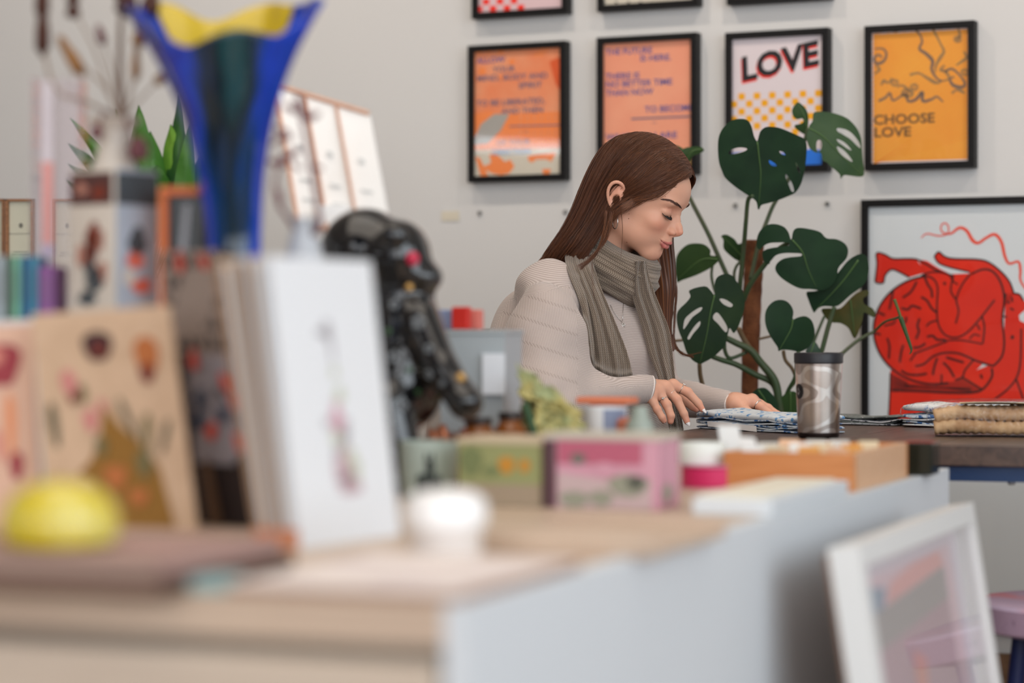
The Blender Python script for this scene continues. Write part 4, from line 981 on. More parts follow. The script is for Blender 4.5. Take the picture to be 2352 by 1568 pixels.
# ---- trunk, arms, hands (world metres)
def W(px, py, Y): return tuple(px3(px, py, Y))
SHR, SHL = W(1258, 672, 4.66), W(1420, 676, 4.99); NB = W(1350, 640, 4.83)
ELR, ELL = W(1248, 925, 4.47), W(1492, 915, 5.04)
WRR, WRL = W(1497, 897, 4.62), W(1690, 926, 4.86)
def hand_sdf(X, Y, Z, d0, chains, palm, wr, k=.006):
    d = d0
    for a, b in palm: d = b_ if False else smin(d, sCap(X, Y, Z, a[:3], b[:3], a[3], b[3]), .010) if d is not None else sCap(X, Y, Z, a[:3], b[:3], a[3], b[3])
    for ch in chains: d = smin(d, sChain(X, Y, Z, ch, .002), .0045)
    return d
def J(px, py, Y, r): return W(px, py, Y)+(r,)
RH = dict(
 index=[J(1546, 885, 4.665, .0105), J(1563, 892, 4.665, .0092), J(1580, 901, 4.663, .0088), J(1604, 926, 4.66, .0074), J(1613, 940, 4.655, .0056)],
 middle=[J(1528, 890, 4.642, .0105), J(1541, 903, 4.640, .0090), J(1555, 918, 4.637, .0088), J(1571, 950, 4.63, .0075), J(1578, 968, 4.628, .0060)],
 ring=[J(1510, 898, 4.622, .0100), J(1521, 913, 4.617, .0088), J(1532, 930, 4.612, .0087), J(1541, 955, 4.606, .0075), J(1540, 967, 4.606, .0064)],
 pinky=[J(1494, 908, 4.604, .0092), J(1502, 925, 4.598, .0078), J(1510, 941, 4.594, .0074), J(1521, 959, 4.590, .0066), J(1525, 966, 4.590, .0055)],
 thumb=[J(1520, 892, 4.68, .0125), J(1552, 908, 4.70, .0112), J(1576, 922, 4.70, .0095), J(1592, 934, 4.695, .0075), J(1599, 940, 4.692, .0055)])
RP = [(J(1488, 894, 4.63, .0185), J(1546, 887, 4.662, .0115)), (J(1488, 896, 4.625, .018), J(1528, 892, 4.64, .0125)), (J(1486, 899, 4.615, .018), J(1510, 900, 4.62, .0120)), (J(1486, 902, 4.61, .017), J(1495, 910, 4.604, .0105)),
      (J(1488, 893, 4.64, .017), J(1522, 893, 4.675, .0130)), (J(1430, 900, 4.59, .0225), J(1490, 896, 4.622, .0195))]
LH = dict(
 index=[J(1727, 922, 4.86, .0115), J(1738, 928, 4.855, .0098), J(1748, 935, 4.85, .0092), J(1768, 949, 4.845, .0080), J(1778, 956, 4.843, .0062)],
 middle=[J(1728, 919, 4.88, .0110), J(1746, 928, 4.885, .0092), J(1764, 938, 4.885, .0088), J(1786, 952, 4.88, .0075), J(1794, 958, 4.88, .006)],
 ring=[J(1724, 921, 4.90, .0105), J(1742, 930, 4.91, .0090), J(1758, 939, 4.91, .0086), J(1778, 952, 4.905, .0074), J(1786, 958, 4.905, .006)],
 pinky=[J(1716, 925, 4.92, .0095), J(1730, 933, 4.93, .0080), J(1744, 941, 4.935, .0076), J(1758, 951, 4.93, .0066), J(1764, 957, 4.93, .0055)],
 thumb=[J(1700, 934, 4.845, .0125), J(1712, 944, 4.83, .0110), J(1728, 952, 4.82, .0095), J(1742, 957, 4.815, .0080), J(1750, 960, 4.815, .006)])
LP = [(J(1690, 926, 4.86, .0185), J(1725, 921, 4.86, .0125)), (J(1690, 926, 4.87, .0185), J(1726, 921, 4.88, .0120)), (J(1690, 928, 4.88, .018), J(1720, 923, 4.90, .0115)), (J(1690, 930, 4.885, .017), J(1712, 927, 4.92, .010)),
      (J(1690, 930, 4.855, .017), J(1704, 937, 4.845, .0130)), (J(1620, 928, 4.92, .023), J(1690, 927, 4.87, .0195))]
def hand_mesh(H, PM):
    pts = [p for ch in H.values() for p in ch]+[q for pr in PM for q in pr]
    lo = [min(p[i] for p in pts)-.028 for i in range(3)]; hi = [max(p[i] for p in pts)+.028 for i in range(3)]
    gx, gy, gz = gridpts(lo, hi, .00115); d = None
    for a, b in PM:
        q = sCap(gx, gy, gz, a[:3], b[:3], a[3], b[3]); d = q if d is None else smin(d, q, .012)
    f = None
    for nme, ch in H.items():
        q = sChain(gx, gy, gz, ch, .003); f = q if f is None else smin(f, q, .0012)
    d = smin(d, f, .007)
    for nme in ('index', 'middle', 'ring', 'pinky'):                      # knuckles
        p = H[nme][0]; q = H[nme][2]
        d = smin(d, np.sqrt((gx-p[0])**2+(gy-p[1])**2+(gz-p[2]-p[3]*.25)**2)-p[3]*.92, .006)
        d = smin(d, np.sqrt((gx-q[0])**2+(gy-q[1])**2+(gz-q[2]-q[3]*.12)**2)-q[3]*.97, .003)
    return snets(d, lo, .00115)
VR, FR = hand_mesh(RH, RP); VL, FL = hand_mesh(LH, LP)
def hand_col(Vh, H):
    c = np.tile(SK, (len(Vh), 1))
    for ch in H.values():
        for i, wgt, rr in ((0, .30, .011), (2, .45, .008), (4, .55, .010)):
            w = np.exp(-((Vh-np.array(ch[i][:3]))**2).sum(1)/rr**2)[:, None]*wgt; c = c*(1-w)+SKR*w
    return c
# trunk under the clothes
h2 = .009; lo = (-.30, 4.35, .44); hi = (.70, 5.30, 1.16)
gx, gy, gz = gridpts(lo, hi, h2)
def along(p, q, t): return tuple(p[i]+(q[i]-p[i])*t for i in range(3))
chest = W(1366, 765, 4.83); belly = W(1372, 910, 4.84); hip = W(1352, 1085, 4.84)
def ellr(c, r, ang=-YAW, tilt=0.0):
    """ellipsoid whose x radius lies along the facing direction"""
    ca, sa = math.cos(YAW), math.sin(YAW); dx, dy, dz = gx-c[0], gy-c[1], gz-c[2]
    x = dx*ca-dy*sa; y = dx*sa+dy*ca
    if tilt: ct, st = math.cos(tilt), math.sin(tilt); x, dz = x*ct-dz*st, x*st+dz*ct
    return sEll(x, y, dz, (0, 0, 0), r)
b = ellr(W(1360, 800, 4.83), (.098, .145, .145), tilt=.25); b = smin(b, ellr(belly, (.095, .13, .15)), .06); b = smin(b, ellr(hip, (.12, .175, .13)), .06)
b = smin(b, sCap(gx, gy, gz, along(SHR, NB, .1), NB, .036, .050), .04); b = smin(b, sCap(gx, gy, gz, along(SHL, NB, .1), NB, .036, .050), .04)
b = smin(b, sCap(gx, gy, gz, NB, W(1375, 590, 4.80), .056, .050), .02)
for S, E_, Wr in ((SHR, ELR, RP[-1][0]), (SHL, ELL, LP[-1][0])):
    b = smin(b, sCap(gx, gy, gz, S, E_, .048, .036), .03); b = smin(b, sCap(gx, gy, gz, E_, Wr[:3], .036, .022), .01)
VB, FB = snets(b, lo, h2)
Vall = np.concatenate([HV, VB, VR, VL]); o1 = len(HV); o2_ = o1+len(VB); o3 = o2_+len(VR)
Fall = np.concatenate([Fh, FB+o1, FR+o2_, FL+o3])
# the clothed region of the body: face, neck and hands keep their own colours
cols = np.concatenate([col, np.tile(SK, (len(VB), 1)), hand_col(VR, RH), hand_col(VL, LH)])
body = raw_obj('body', Vall, Fall, skin, woman)
vattr(body, 'Col', 'FLOAT_COLOR', np.concatenate([cols, np.ones((len(cols), 1))], 1))
def bvh_of(V, F): return BVHTree.FromPolygons([Vector(v) for v in V], [tuple(f) for f in F])
hbvh = bvh_of(HV, Fh)
gx, gy, gz = gridpts((-10.5, -8.6, -10), (12.6, 8.6, 13.4), .32)
Vc, Fc = snets(head_sdf(gx, gy, gz, False), (-10.5, -8.6, -10), .32)
cbvh = bvh_of(np.array(HO)+(Vc[:, :1]*np.array(HF)+Vc[:, 1:2]*np.array(Lv)+Vc[:, 2:]*np.array(HU))*.01, Fc)
CAMP = Vector((0, 0, CAMZ))
def cast(bvh, px, py, lift=0.0, maxd=9):
    d = px3(px, py, 1.0)-CAMP; d.normalize(); r = bvh.ray_cast(CAMP, d, maxd)
    return (r[0]+r[1]*lift if r[1].dot(d) < 0 else r[0]-r[1]*lift) if r[0] is not None else None

# ---- sweater
gx, gy, gz = gridpts((-.32, 4.30, .50), (.66, 5.32, 1.12), .0062)
def fold(a, b_, r, k=.02):
    return sCap(gx, gy, gz, a, b_, r, r)
s = ellr(W(1358, 800, 4.83), (.120, .165, .150), tilt=.22); s = smin(s, ellr(W(1378, 905, 4.84), (.120, .160, .17)), .08); s = smin(s, ellr(W(1365, 1010, 4.84), (.135, .18, .12)), .08)
s = smin(s, sCap(gx, gy, gz, along(SHR, NB, .05), along(NB, SHR, .12), .050, .048), .045); s = smin(s, sCap(gx, gy, gz, along(SHL, NB, .05), along(NB, SHL, .12), .050, .046), .045)
s = smin(s, sEll(gx, gy, gz, W(1236, 800, 4.77), (.100, .12, .125)), .07)       # loose back of the dolman
# near sleeve
mid = along(SHR, ELR, .55)
s = smin(s, sCap(gx, gy, gz, SHR, mid, .054, .076), .04); s = smin(s, sCap(gx, gy, gz, mid, ELR, .078, .070), .04)
s = smin(s, sEll(gx, gy, gz, W(1255, 800, 4.55), (.062, .075, .12)), .04)
s = smax(s, -sCap(gx, gy, gz, W(1342, 700, 4.600), W(1352, 862, 4.565), .014, .050), .014)      # crease between sleeve and body
s = smax(s, -sCap(gx, gy, gz, W(1262, 812, 4.43), W(1300, 900, 4.42), .006, .012), .025)
s = smax(s, -sCap(gx, gy, gz, W(1176, 690, 4.62), W(1150, 780, 4.66), .008, .012), .05)
s = smin(s, sCap(gx, gy, gz, W(1318, 750, 4.56), W(1312, 850, 4.53), .012, .016), .03)
s = smin(s, sCap(gx, gy, gz, along(ELR, WRR, -.02), along(ELR, WRR, .45), .060, .040), .04); s = smin(s, sCap(gx, gy, gz, along(ELR, WRR, .4), W(1494, 894, 4.622), .041, .0250), .02)
# far sleeve
s = smin(s, sCap(gx, gy, gz, SHL, W(1480, 790, 5.02), .054, .054), .04); s = smin(s, sCap(gx, gy, gz, W(1480, 790, 5.02), ELL, .054, .052), .04)
s = smin(s, sCap(gx, gy, gz, ELL, W(1688, 927, 4.868), .050, .0250), .03)
# open cuffs: cut the ends and hollow them
def cutplane(c, n): return (gx-c[0])*n[0]+(gy-c[1])*n[1]+(gz-c[2])*n[2]
RN = (Vector(WRR)-Vector(ELR)).normalized(); RN = (RN+Vector((.12, -.35, -.35))).normalized(); RC = Vector(W(1494, 894, 4.622))
LN = (Vector(W(1688, 927, 4.868))-Vector(ELL)).normalized(); LC = Vector(W(1687, 927, 4.868))
for (c, n, E_) in ((RC, RN, ELR), (LC, LN, ELL)):
    near = np.sqrt((gx-c[0])**2+(gy-c[1])**2+(gz-c[2])**2)-.060
    pl = cutplane(c, n)
    s = np.maximum(s, np.minimum(pl, -near))
# boat neckline
s = smax(s, -sCap(gx, gy, gz, W(1362, 632, 4.82), W(1405, 540, 4.80), .062, .085), .012)
s = smax(s, -sCap(gx, gy, gz, W(1300, 588, 4.74), W(1330, 560, 4.78), .026, .04), .012)
# a few soft folds
s = s + .0040*np.sin(gz*40+gx*34)*np.sin(gx*26+gy*18) + .0012*np.sin(gz*80-gx*60+gy*25)
VS, FS = snets(s, (-.32, 4.30, .50), .0062); del s
def laplace(V, F, it=2, lam=.5):
    E = np.concatenate([F[:, [0, 1]], F[:, [1, 2]], F[:, [2, 3]], F[:, [3, 0]]]); E = np.concatenate([E, E[:, ::-1]])
    n = np.bincount(E[:, 0], minlength=len(V))[:, None]
    for _ in range(it):
        S = np.zeros_like(V)
        for a in range(3): S[:, a] = np.bincount(E[:, 0], V[E[:, 1], a], minlength=len(V))
        V = V+lam*(S/np.maximum(n, 1)-V)
    return V
VS = laplace(VS, FS, 3)
def knit_sweater():
    m = mat('sweater_knit', (224, 208, 198), .9, spec=.2, sheen=.25); nt = m.node_tree; b = nt.nodes['Principled BSDF']; N = nt.nodes.new; L = nt.links.new
    at = N('ShaderNodeAttribute'); at.attribute_name = 'rib'; sp = N('ShaderNodeSeparateXYZ'); L(at.outputs['Vector'], sp.inputs[0])
    def math_(op, a, b_=None, c=None):
        n = N('ShaderNodeMath'); n.operation = op
        for i, v in enumerate((a, b_, c)):
            if v is None: continue
            if isinstance(v, (int, float)): n.inputs[i].default_value = v
            else: L(v, n.inputs[i])
        return n.outputs[0]
    u, r = sp.outputs[0], sp.outputs[1]
    fr = math_('FRACT', math_('MULTIPLY', r, 1/.044))                       # pattern rows every 4 cm
    inrow = math_('LESS_THAN', fr, .13)
    zig = math_('MULTIPLY', math_('ABSOLUTE', math_('SUBTRACT', math_('FRACT', math_('MULTIPLY', u, 1/.0072)), .5)), 1.2)
    rib = math_('SINE', math_('MULTIPLY', u, 2*math.pi/.0031))
    dia = math_('SUBTRACT', math_('SINE', math_('ADD', math_('MULTIPLY', u, 2*math.pi/.0062), math_('MULTIPLY', r, 2*math.pi/.010))), .7)  # the drop draws a dark line of painted shadow along each pattern row
    mix = N('ShaderNodeMix'); L(inrow, mix.inputs[0]); L(rib, mix.inputs[2]); L(dia, mix.inputs[3])
    h = math_('MULTIPLY_ADD', mix.outputs[0], .5, .5)
    bp = N('ShaderNodeBump'); bp.inputs['Strength'].default_value = .6; bp.inputs['Distance'].default_value = .0007; L(h, bp.inputs['Height']); L(bp.outputs[0], b.inputs['Normal'])
    mx = N('ShaderNodeMix'); mx.data_type = 'RGBA'; mx.inputs[6].default_value = lin((174, 159, 152)); mx.inputs[7].default_value = lin((206, 192, 186)); mx.clamp_factor = True; L(h, mx.inputs[0]); L(mx.outputs[2], b.inputs['Base Color'])
    return m
sweater_m = knit_sweater()
sweater = raw_obj('sweater', VS, FS, sweater_m, woman)
# rib direction: around the arms on the sleeves, level on the body
def seg_coord(V, a, b_):
    a = np.array(a); d = np.array(b_)-a; L = np.linalg.norm(d); t = (V-a)@d/L; q = np.linalg.norm(V-a-np.outer(np.clip(t, 0, L), d/L), axis=1); return t, q, L
tz = VS[:, 2]; fa = VS@np.array(Fv)
cen = VS[FS].mean(1)
def regions(V):
    fr_t, fr_q, _ = seg_coord(V, ELR, WRR); fl_t, fl_q, _ = seg_coord(V, ELL, WRL)
    px_ = V[:, 0]/V[:, 1]*FPX+CX; py_ = HY-(V[:, 2]-CAMZ)/V[:, 1]*FPX
    fo = (fr_q < .060) & (V[:, 2] < .835) & (px_ > 1300); fo2 = (fl_q < .058) & (V[:, 2] < .86) & (px_ > 1545)
    sl = (V[:, 1] < 4.72) & (px_ < 1326) & (py_ > 668-.25*(px_-1258)) & ~fo
    return fo, fo2, sl, fr_t
fo, fo2, sl, _ = regions(cen)
tv = VS@np.array(Fv); lv_ = VS@np.array(Lv); fr_t = seg_coord(VS, ELR, WRR)[0]
cand = np.stack([np.stack([VS[:, 2]+.18*tv+.006*np.sin(lv_*30), np.full(len(VS), .02)], 1),
                 np.stack([VS[:, 0]+.015*np.sin(VS[:, 2]*14), VS[:, 2]+.32*VS[:, 0]], 1),
                 np.stack([fr_t+.2*VS[:, 2], np.full(len(VS), .02)], 1), np.stack([VS[:, 2]+.05*VS[:, 0], np.full(len(VS), .02)], 1)])
reg = np.where(fo2, 3, np.where(fo, 2, np.where(sl, 1, 0)))
cv = cand[reg[:, None], FS]; at_ = sweater.data.attributes.new('rib', 'FLOAT_VECTOR', 'CORNER')
at_.data.foreach_set('vector', np.concatenate([cv, np.zeros(cv.shape[:2]+(1,))], 2).ravel())
# light cuff edging
cfull = bvh_of(VS, FS)
cuffm = mat('cuff_edge', (240, 230, 224), .85)
for c, n, r in ((RC, RN, .0262), (LC, LN, .0262)):
    n = Vector(n); u = n.orthogonal().normalized(); v = n.cross(u); mb = MB()
    sv = cfull; pts = []
    for a in np.linspace(0, 2*math.pi, 41)[:-1]:
        d = u*math.cos(a)+v*math.sin(a); st = c-n*.0035+d*.06; hit = sv.ray_cast(st, -d, .06)
        pts.append(hit[0] if hit[0] is not None else c+d*r)
    mb.tube(pts, .0013, n=6, closed=True); mb.build('cuff', cuffm, woman, smooth='all', world=True)
sbvh = bvh_of(VS, FS[(reg == 0) | (reg == 1)])

# ---- scarf
def knit_scarf():
    m = mat('scarf_knit', (150, 132, 116), .95, spec=.15, sheen=.35); nt = m.node_tree; b = nt.nodes['Principled BSDF']; N = nt.nodes.new; L = nt.links.new
    at = N('ShaderNodeAttribute'); at.attribute_name = 'rib'; sp = N('ShaderNodeSeparateXYZ'); L(at.outputs['Vector'], sp.inputs[0])
    def math_(op, a, b_=None, c=None):
        n = N('ShaderNodeMath'); n.operation = op
        for i, v in enumerate((a, b_, c)):
            if v is None: continue
            if isinstance(v, (int, float)): n.inputs[i].default_value = v
            else: L(v, n.inputs[i])
        return n.outputs[0]
    u = math_('MULTIPLY', sp.outputs[0], 1/.0048); v = math_('MULTIPLY', sp.outputs[1], 1/.0036)
    tri = math_('ABSOLUTE', math_('SUBTRACT', math_('FRACT', u), .5))
    st = math_('SINE', math_('MULTIPLY', math_('ADD', v, math_('MULTIPLY', tri, 1.6)), 2*math.pi))
    col_ = math_('SINE', math_('MULTIPLY', math_('FRACT', u), math.pi))
    h = math_('MULTIPLY', math_('MULTIPLY_ADD', st, .4, .6), math_('POWER', col_, .5))
    n = N('ShaderNodeTexNoise'); n.inputs['Scale'].default_value = 900; tc = N('ShaderNodeTexCoord'); L(tc.outputs['Object'], n.inputs['Vector'])
    h2 = math_('MULTIPLY_ADD', n.outputs['Fac'], .3, h)
    bp = N('ShaderNodeBump'); bp.inputs['Strength'].default_value = 1.0; bp.inputs['Distance'].default_value = .0014; L(h2, bp.inputs['Height']); L(bp.outputs[0], b.inputs['Normal'])
    mx = N('ShaderNodeMix'); mx.data_type = 'RGBA'; mx.inputs[6].default_value = lin((92, 78, 66)); mx.inputs[7].default_value = lin((178, 160, 142)); L(h, mx.inputs[0]); L(mx.outputs[2], b.inputs['Base Color'])
    return m
scarf_m = knit_scarf()
scarf = bpy.data.objects.new('scarf', None)
SV, SF, SR = [], [], []
def sgrid(P_, R_, wrapj=False):
    n, m = len(P_), len(P_[0]); b0 = len(SV)
    for row, rr in zip(P_, R_):
        SV.extend([tuple(p) for p in row]); SR.extend([(a, b_, 0) for a, b_ in rr])
    for i in range(n-1):
        for j in range(m if wrapj else m-1): SF.append((b0+i*m+j, b0+i*m+(j+1) % m, b0+(i+1)*m+(j+1) % m, b0+(i+1)*m+j))
def tail(rows, Ydef, seed, nrow=90, ncol=34, folds=3.2, amp=.0042):
    """rows: (pxL, pxR, py); lies on the sweater, closed flat tube"""
    rr = catmull(rows, nrow); base = np.zeros((nrow, ncol)); r_ = random.Random(seed); ph = r_.uniform(0, 6)
    for i, (l, r, y) in enumerate(rr):
        for j in range(ncol):
            px = l+(r-l)*j/(ncol-1); h = cast(sbvh, px, y); yd = np.interp(i/(nrow-1), np.linspace(0, 1, len(Ydef)), Ydef)
            base[i, j] = min(yd, h.y) if h is not None else yd
    for _ in range(10):
        b2 = base.copy(); b2[1:-1] = (base[:-2]+base[1:-1]*2+base[2:])/4; b2[:, 1:-1] = (b2[:, :-2]+b2[:, 1:-1]*2+b2[:, 2:])/4; base = np.minimum(base+.002, b2)
    P_, R_ = [], []; vv = 0.0; prev = None
    for i, (l, r, y) in enumerate(rr):
        row, rw = [], []; wpx = (r-l)
        f = lambda u: amp*(math.sin(u*math.pi*2*folds+ph+i*.035)+.5*math.sin(u*math.pi*2*folds*1.9+ph*2-i*.02))
        c = px3((l+r)/2, y, base[i].mean()); vv += (c-prev).length if prev is not None else 0; prev = c
        for side in (0, 1):
            rng_ = range(ncol) if side == 0 else range(ncol-1, -1, -1)
            for j in rng_:
                u = j/(ncol-1); edge = math.sin(math.pi*u)**.35
                Y = max(base[i, j], 4.598+max(0, y-820)*.0006 if seed in (3, 9) else 0)-.006-(f(u)) - (.0065*edge if side == 0 else -.0035*edge+.0*u)
                row.append(px3(l+wpx*u, y, Y)); rw.append((u*wpx*4.7/FPX*1.15, vv))
        P_.append(row); R_.append(rw)
    sgrid(P_, R_, True)
tail([(1300, 1352, 545), (1300, 1360, 592), (1308, 1367, 618), (1322, 1377, 650), (1336, 1390, 683), (1350, 1412, 735), (1358, 1437, 798), (1362, 1449, 840), (1364, 1457, 880), (1366, 1464, 915)], [4.74, 4.665, 4.64, 4.63, 4.64, 4.65], 3, folds=2.6, amp=.0036)
tail([(1458, 1486, 600), (1452, 1490, 628), (1450, 1504, 672), (1462, 1521, 714), (1476, 1538, 760), (1490, 1545, 812), (1511, 1551, 868), (1524, 1558, 920), (1534, 1568, 970), (1542, 1574, 1020)], [4.70, 4.72, 4.73, 4.74, 4.76], 5, folds=2.2, amp=.0048)
# flap edge that lies over the near tail
tail([(1297, 1318, 552), (1298, 1326, 600), (1310, 1332, 640), (1326, 1346, 680), (1340, 1356, 730), (1350, 1364, 790), (1356, 1366, 850)], [4.74, 4.64, 4.62, 4.62], 9, ncol=12, folds=.5, amp=.001)
# neck wrap: a band around the tilted neck with pleats
NA = (HU*1.0+Fv*.12).normalized(); NF = (HF-NA*HF.dot(NA)).normalized(); NL = NA.cross(NF)
wc = px3(1408, 607, 4.775); P_, R_ = [], []
NRing, NSec = 120, 60
for i in range(NRing+1):
    a = 2*math.pi*i/NRing; row, rw = [], []
    dr = NF*math.cos(a)+NL*math.sin(a)
    ra = .080*(1+.05*math.cos(2*a))+.003*math.sin(3*a+1)
    hb = .045+.004*math.sin(a*2+.5)+.006*math.cos(a); tilt = .16*math.cos(a+.3)
    for j in range(NSec):
        v = j/NSec; t = 2*math.pi*v+math.pi; ct, st = math.cos(t), math.sin(t)
        zz = hb*sgn(st, .75); oo = .0125*sgn(ct, .8)
        pleat = (.0034*math.sin(zz*165+a*2+1.2*math.sin(a))+.0022*math.sin(zz*330-a*3))*max(0, ct)**.6
        o_ = ra+oo+pleat - .20*(zz/.036)**2*.012 - (.010 if zz > 0 else .000)*(zz/.040)**2
        row.append(wc+dr*o_+NA*(zz+tilt*.02)); rw.append((v*.19, a*.078))
    P_.append(row); R_.append(rw)
sgrid(P_, R_, True)
me = raw_obj('scarf', np.array([tuple(v) for v in SV]), np.array(SF), scarf_m, woman)
bm_ = bmesh.new(); bm_.from_mesh(me.data); bmesh.ops.recalc_face_normals(bm_, faces=bm_.faces); bm_.to_mesh(me.data); bm_.free()
vattr(me, 'rib', 'FLOAT_VECTOR', SR)
bpy.data.objects.remove(scarf)

# ---- hair: shells swept from the parting plus strands lying on them
def hair_material():
    m = mat('brown_hair', (78, 44, 28), .38, spec=.5); nt = m.node_tree; b = nt.nodes['Principled BSDF']; N = nt.nodes.new; L = nt.links.new
    b.inputs['Anisotropic'].default_value = .6
    at = N('ShaderNodeAttribute'); at.attribute_name = 'rib'; sp = N('ShaderNodeSeparateXYZ'); L(at.outputs['Vector'], sp.inputs[0])
    cb = N('ShaderNodeCombineXYZ'); L(sp.outputs[0], cb.inputs[0]); L(sp.outputs[1], cb.inputs[1])
    mp = N('ShaderNodeMapping'); mp.inputs['Scale'].default_value = (170, 1.6, 1); L(cb.outputs[0], mp.inputs[0])
    n = N('ShaderNodeTexNoise'); n.inputs['Scale'].default_value = 1.0; n.inputs['Detail'].default_value = 4; L(mp.outputs[0], n.inputs['Vector'])
    cr = N('ShaderNodeValToRGB'); e = cr.color_ramp.elements; e[0].position = .3; e[0].color = lin((54, 32, 22)); e[1].position = .72; e[1].color = lin((156, 98, 60)); e.new(.5).color = lin((98, 58, 38))
    L(n.outputs['Fac'], cr.inputs[0]); L(cr.outputs[0], b.inputs['Base Color'])
    bp = N('ShaderNodeBump'); bp.inputs['Strength'].default_value = .55; bp.inputs['Distance'].default_value = .0012; L(n.outputs['Fac'], bp.inputs['Height']); L(bp.outputs[0], b.inputs['Normal'])
    return m
hair_m = hair_material()
def G(*pts): return [tuple(px3(a, b_, HY0+c*.01)) for a, b_, c in pts]
NEAR = [
 G((1591,401,1.2),(1573,404,-1.5),(1545,411,-4.0),(1512,431,-6.2),(1474,447,-7.6),(1438,460,-7.6),(1410,484,-6.9),(1392,520,-6.6),(1366,562,-6.4),(1338,602,-6.5)),
 G((1583,372,.4),(1556,378,-3),(1522,398,-5.5),(1484,422,-7.7),(1446,444,-7.4),(1414,468,-6.6),(1394,500,-6.4),(1372,540,-6.4),(1342,580,-6.6),(1316,618,-5.5)),
 G((1562,343,0),(1528,354,-4),(1490,380,-6.8),(1452,412,-7.6),(1418,442,-6.7),(1392,474,-6.1),(1372,510,-6.0),(1346,552,-6.2),(1316,590,-6),(1292,628,-4)),
 G((1531,319,0),(1497,333,-4.2),(1460,362,-7.0),(1424,398,-7.1),(1396,434,-6.3),(1376,470,-5.9),(1354,510,-5.8),(1326,552,-6.6),(1294,592,-5),(1270,632,-2)),
 G((1497,306,0),(1466,319,-4.2),(1430,350,-6.9),(1397,392,-6.8),(1372,436,-6.3),(1353,478,-5.9),(1330,522,-5.8),(1302,562,-6.2),(1273,598,-4.4),(1254,636,-1)),
 G((1464,303,0),(1436,314,-3.7),(1405,343,-6.0),(1376,388,-6.8),(1353,434,-6.6),(1334,478,-6.2),(1310,524,-5.8),(1282,564,-5),(1257,600,-3.4),(1243,638,0)),
 G((1434,310,1),(1408,322,-2),(1383,350,-4),(1360,390,-4.7),(1340,437,-4.4),(1322,482,-4.0),(1297,528,-3.6),(1269,568,-3),(1247,602,-2),(1238,638,1)),
 G((1408,322,3),(1390,335,1),(1370,360,0),(1350,398,-.5),(1332,440,-.8),(1314,484,-1),(1290,530,-1),(1263,569,-1),(1243,602,0),(1236,636,2)),
 G((1402,336,6),(1390,348,6),(1374,372,6),(1356,408,6),(1338,448,6),(1320,490,5),(1297,534,4),(1270,572,2),(1250,598,0),(1236,609,-3))]
FAR = [
 G((1591,401,1.2),(1597,415,3.5),(1584,440,6.5),(1566,470,8.2),(1550,510,8.8),(1546,550,8.8),(1550,600,8.4),(1552,650,8.4),(1546,705,9),(1542,765,9.5),(1552,800,9.5)),
 G((1583,372,.4),(1586,392,4.2),(1572,425,7),(1552,465,8.8),(1534,510,9.2),(1530,560,9.2),(1536,610,8.8),(1540,660,8.8),(1538,712,9.2),(1538,765,9.5),(1546,805,9.5)),
 G((1562,343,0),(1562,365,5),(1548,402,7.6),(1526,450,9.2),(1508,500,9.6),(1508,555,9.6),(1518,608,9.4),(1526,660,9),(1528,710,9.4),(1532,760,9.6),(1544,800,9.6)),
 G((1531,319,0),(1530,345,5.5),(1514,392,8.2),(1494,445,9.6),(1478,500,10),(1482,555,10),(1496,608,10),(1508,655,10),(1516,705,10),(1526,750,10),(1540,790,10)),
 G((1497,306,0),(1490,335,6),(1470,388,8.8),(1448,445,10),(1434,500,10.4),(1440,555,10.4),(1462,605,11),(1484,650,11),(1500,700,11),(1516,745,11),(1532,780,11)),
 G((1464,303,0),(1450,330,6.4),(1430,385,9),(1410,445,10),(1398,500,10.4),(1400,555,11),(1430,605,13),(1460,650,13),(1485,700,13),(1505,740,13),(1525,770,12)),
 G((1434,310,1),(1418,335,7),(1400,390,9),(1380,450,9.6),(1366,500,10),(1360,550,11),(1372,600,15),(1400,640,16),(1430,680,16),(1460,715,16),(1480,745,16)),
 G((1408,322,3),(1396,345,7.4),(1376,400,8.6),(1356,450,9),(1340,500,9),(1328,550,9),(1318,595,10),(1310,630,12),(1308,665,13),(1310,700,14),(1312,730,14)),
 G((1402,336,6),(1390,348,6.6),(1372,380,7.2),(1354,420,7.4),(1337,460,7),(1318,505,6.4),(1296,545,6),(1276,580,6),(1262,610,7),(1256,640,8),(1254,660,8))]
HVt, HFc, HRb = [], [], []
def bic(Gd, s, t):
    """Gd guides x points; bicubic sample"""
    Gd = np.array(Gd); n, m, _ = Gd.shape
    def cr(p0, p1, p2, p3, u): return .5*((2*p1)+(-p0+p2)*u+(2*p0-5*p1+4*p2-p3)*u*u+(-p0+3*p1-3*p2+p3)*u**3)
    y = t*(m-1); j = min(int(y), m-2); v = y-j
    js = [max(j-1, 0), j, j+1, min(j+2, m-1)]
    rows = cr(Gd[:, js[0]], Gd[:, js[1]], Gd[:, js[2]], Gd[:, js[3]], v)
    x = s*(n-1); i = min(int(x), n-2); u = x-i
    return cr(rows[max(i-1, 0)], rows[i], rows[i+1], rows[min(i+2, n-1)], u)
HC = np.array(HO)+np.array(HU)*.02
def hgrid(pts, ruv):
    b0 = len(HVt); n, m = len(pts), len(pts[0])
    for r, q in zip(pts, ruv): HVt.extend([tuple(p) for p in r]); HRb.extend(q)
    for i in range(n-1):
        for j in range(m-1): HFc.append((b0+i*m+j, b0+(i+1)*m+j, b0+(i+1)*m+j+1, b0+i*m+j+1))
hr = random.Random(11)
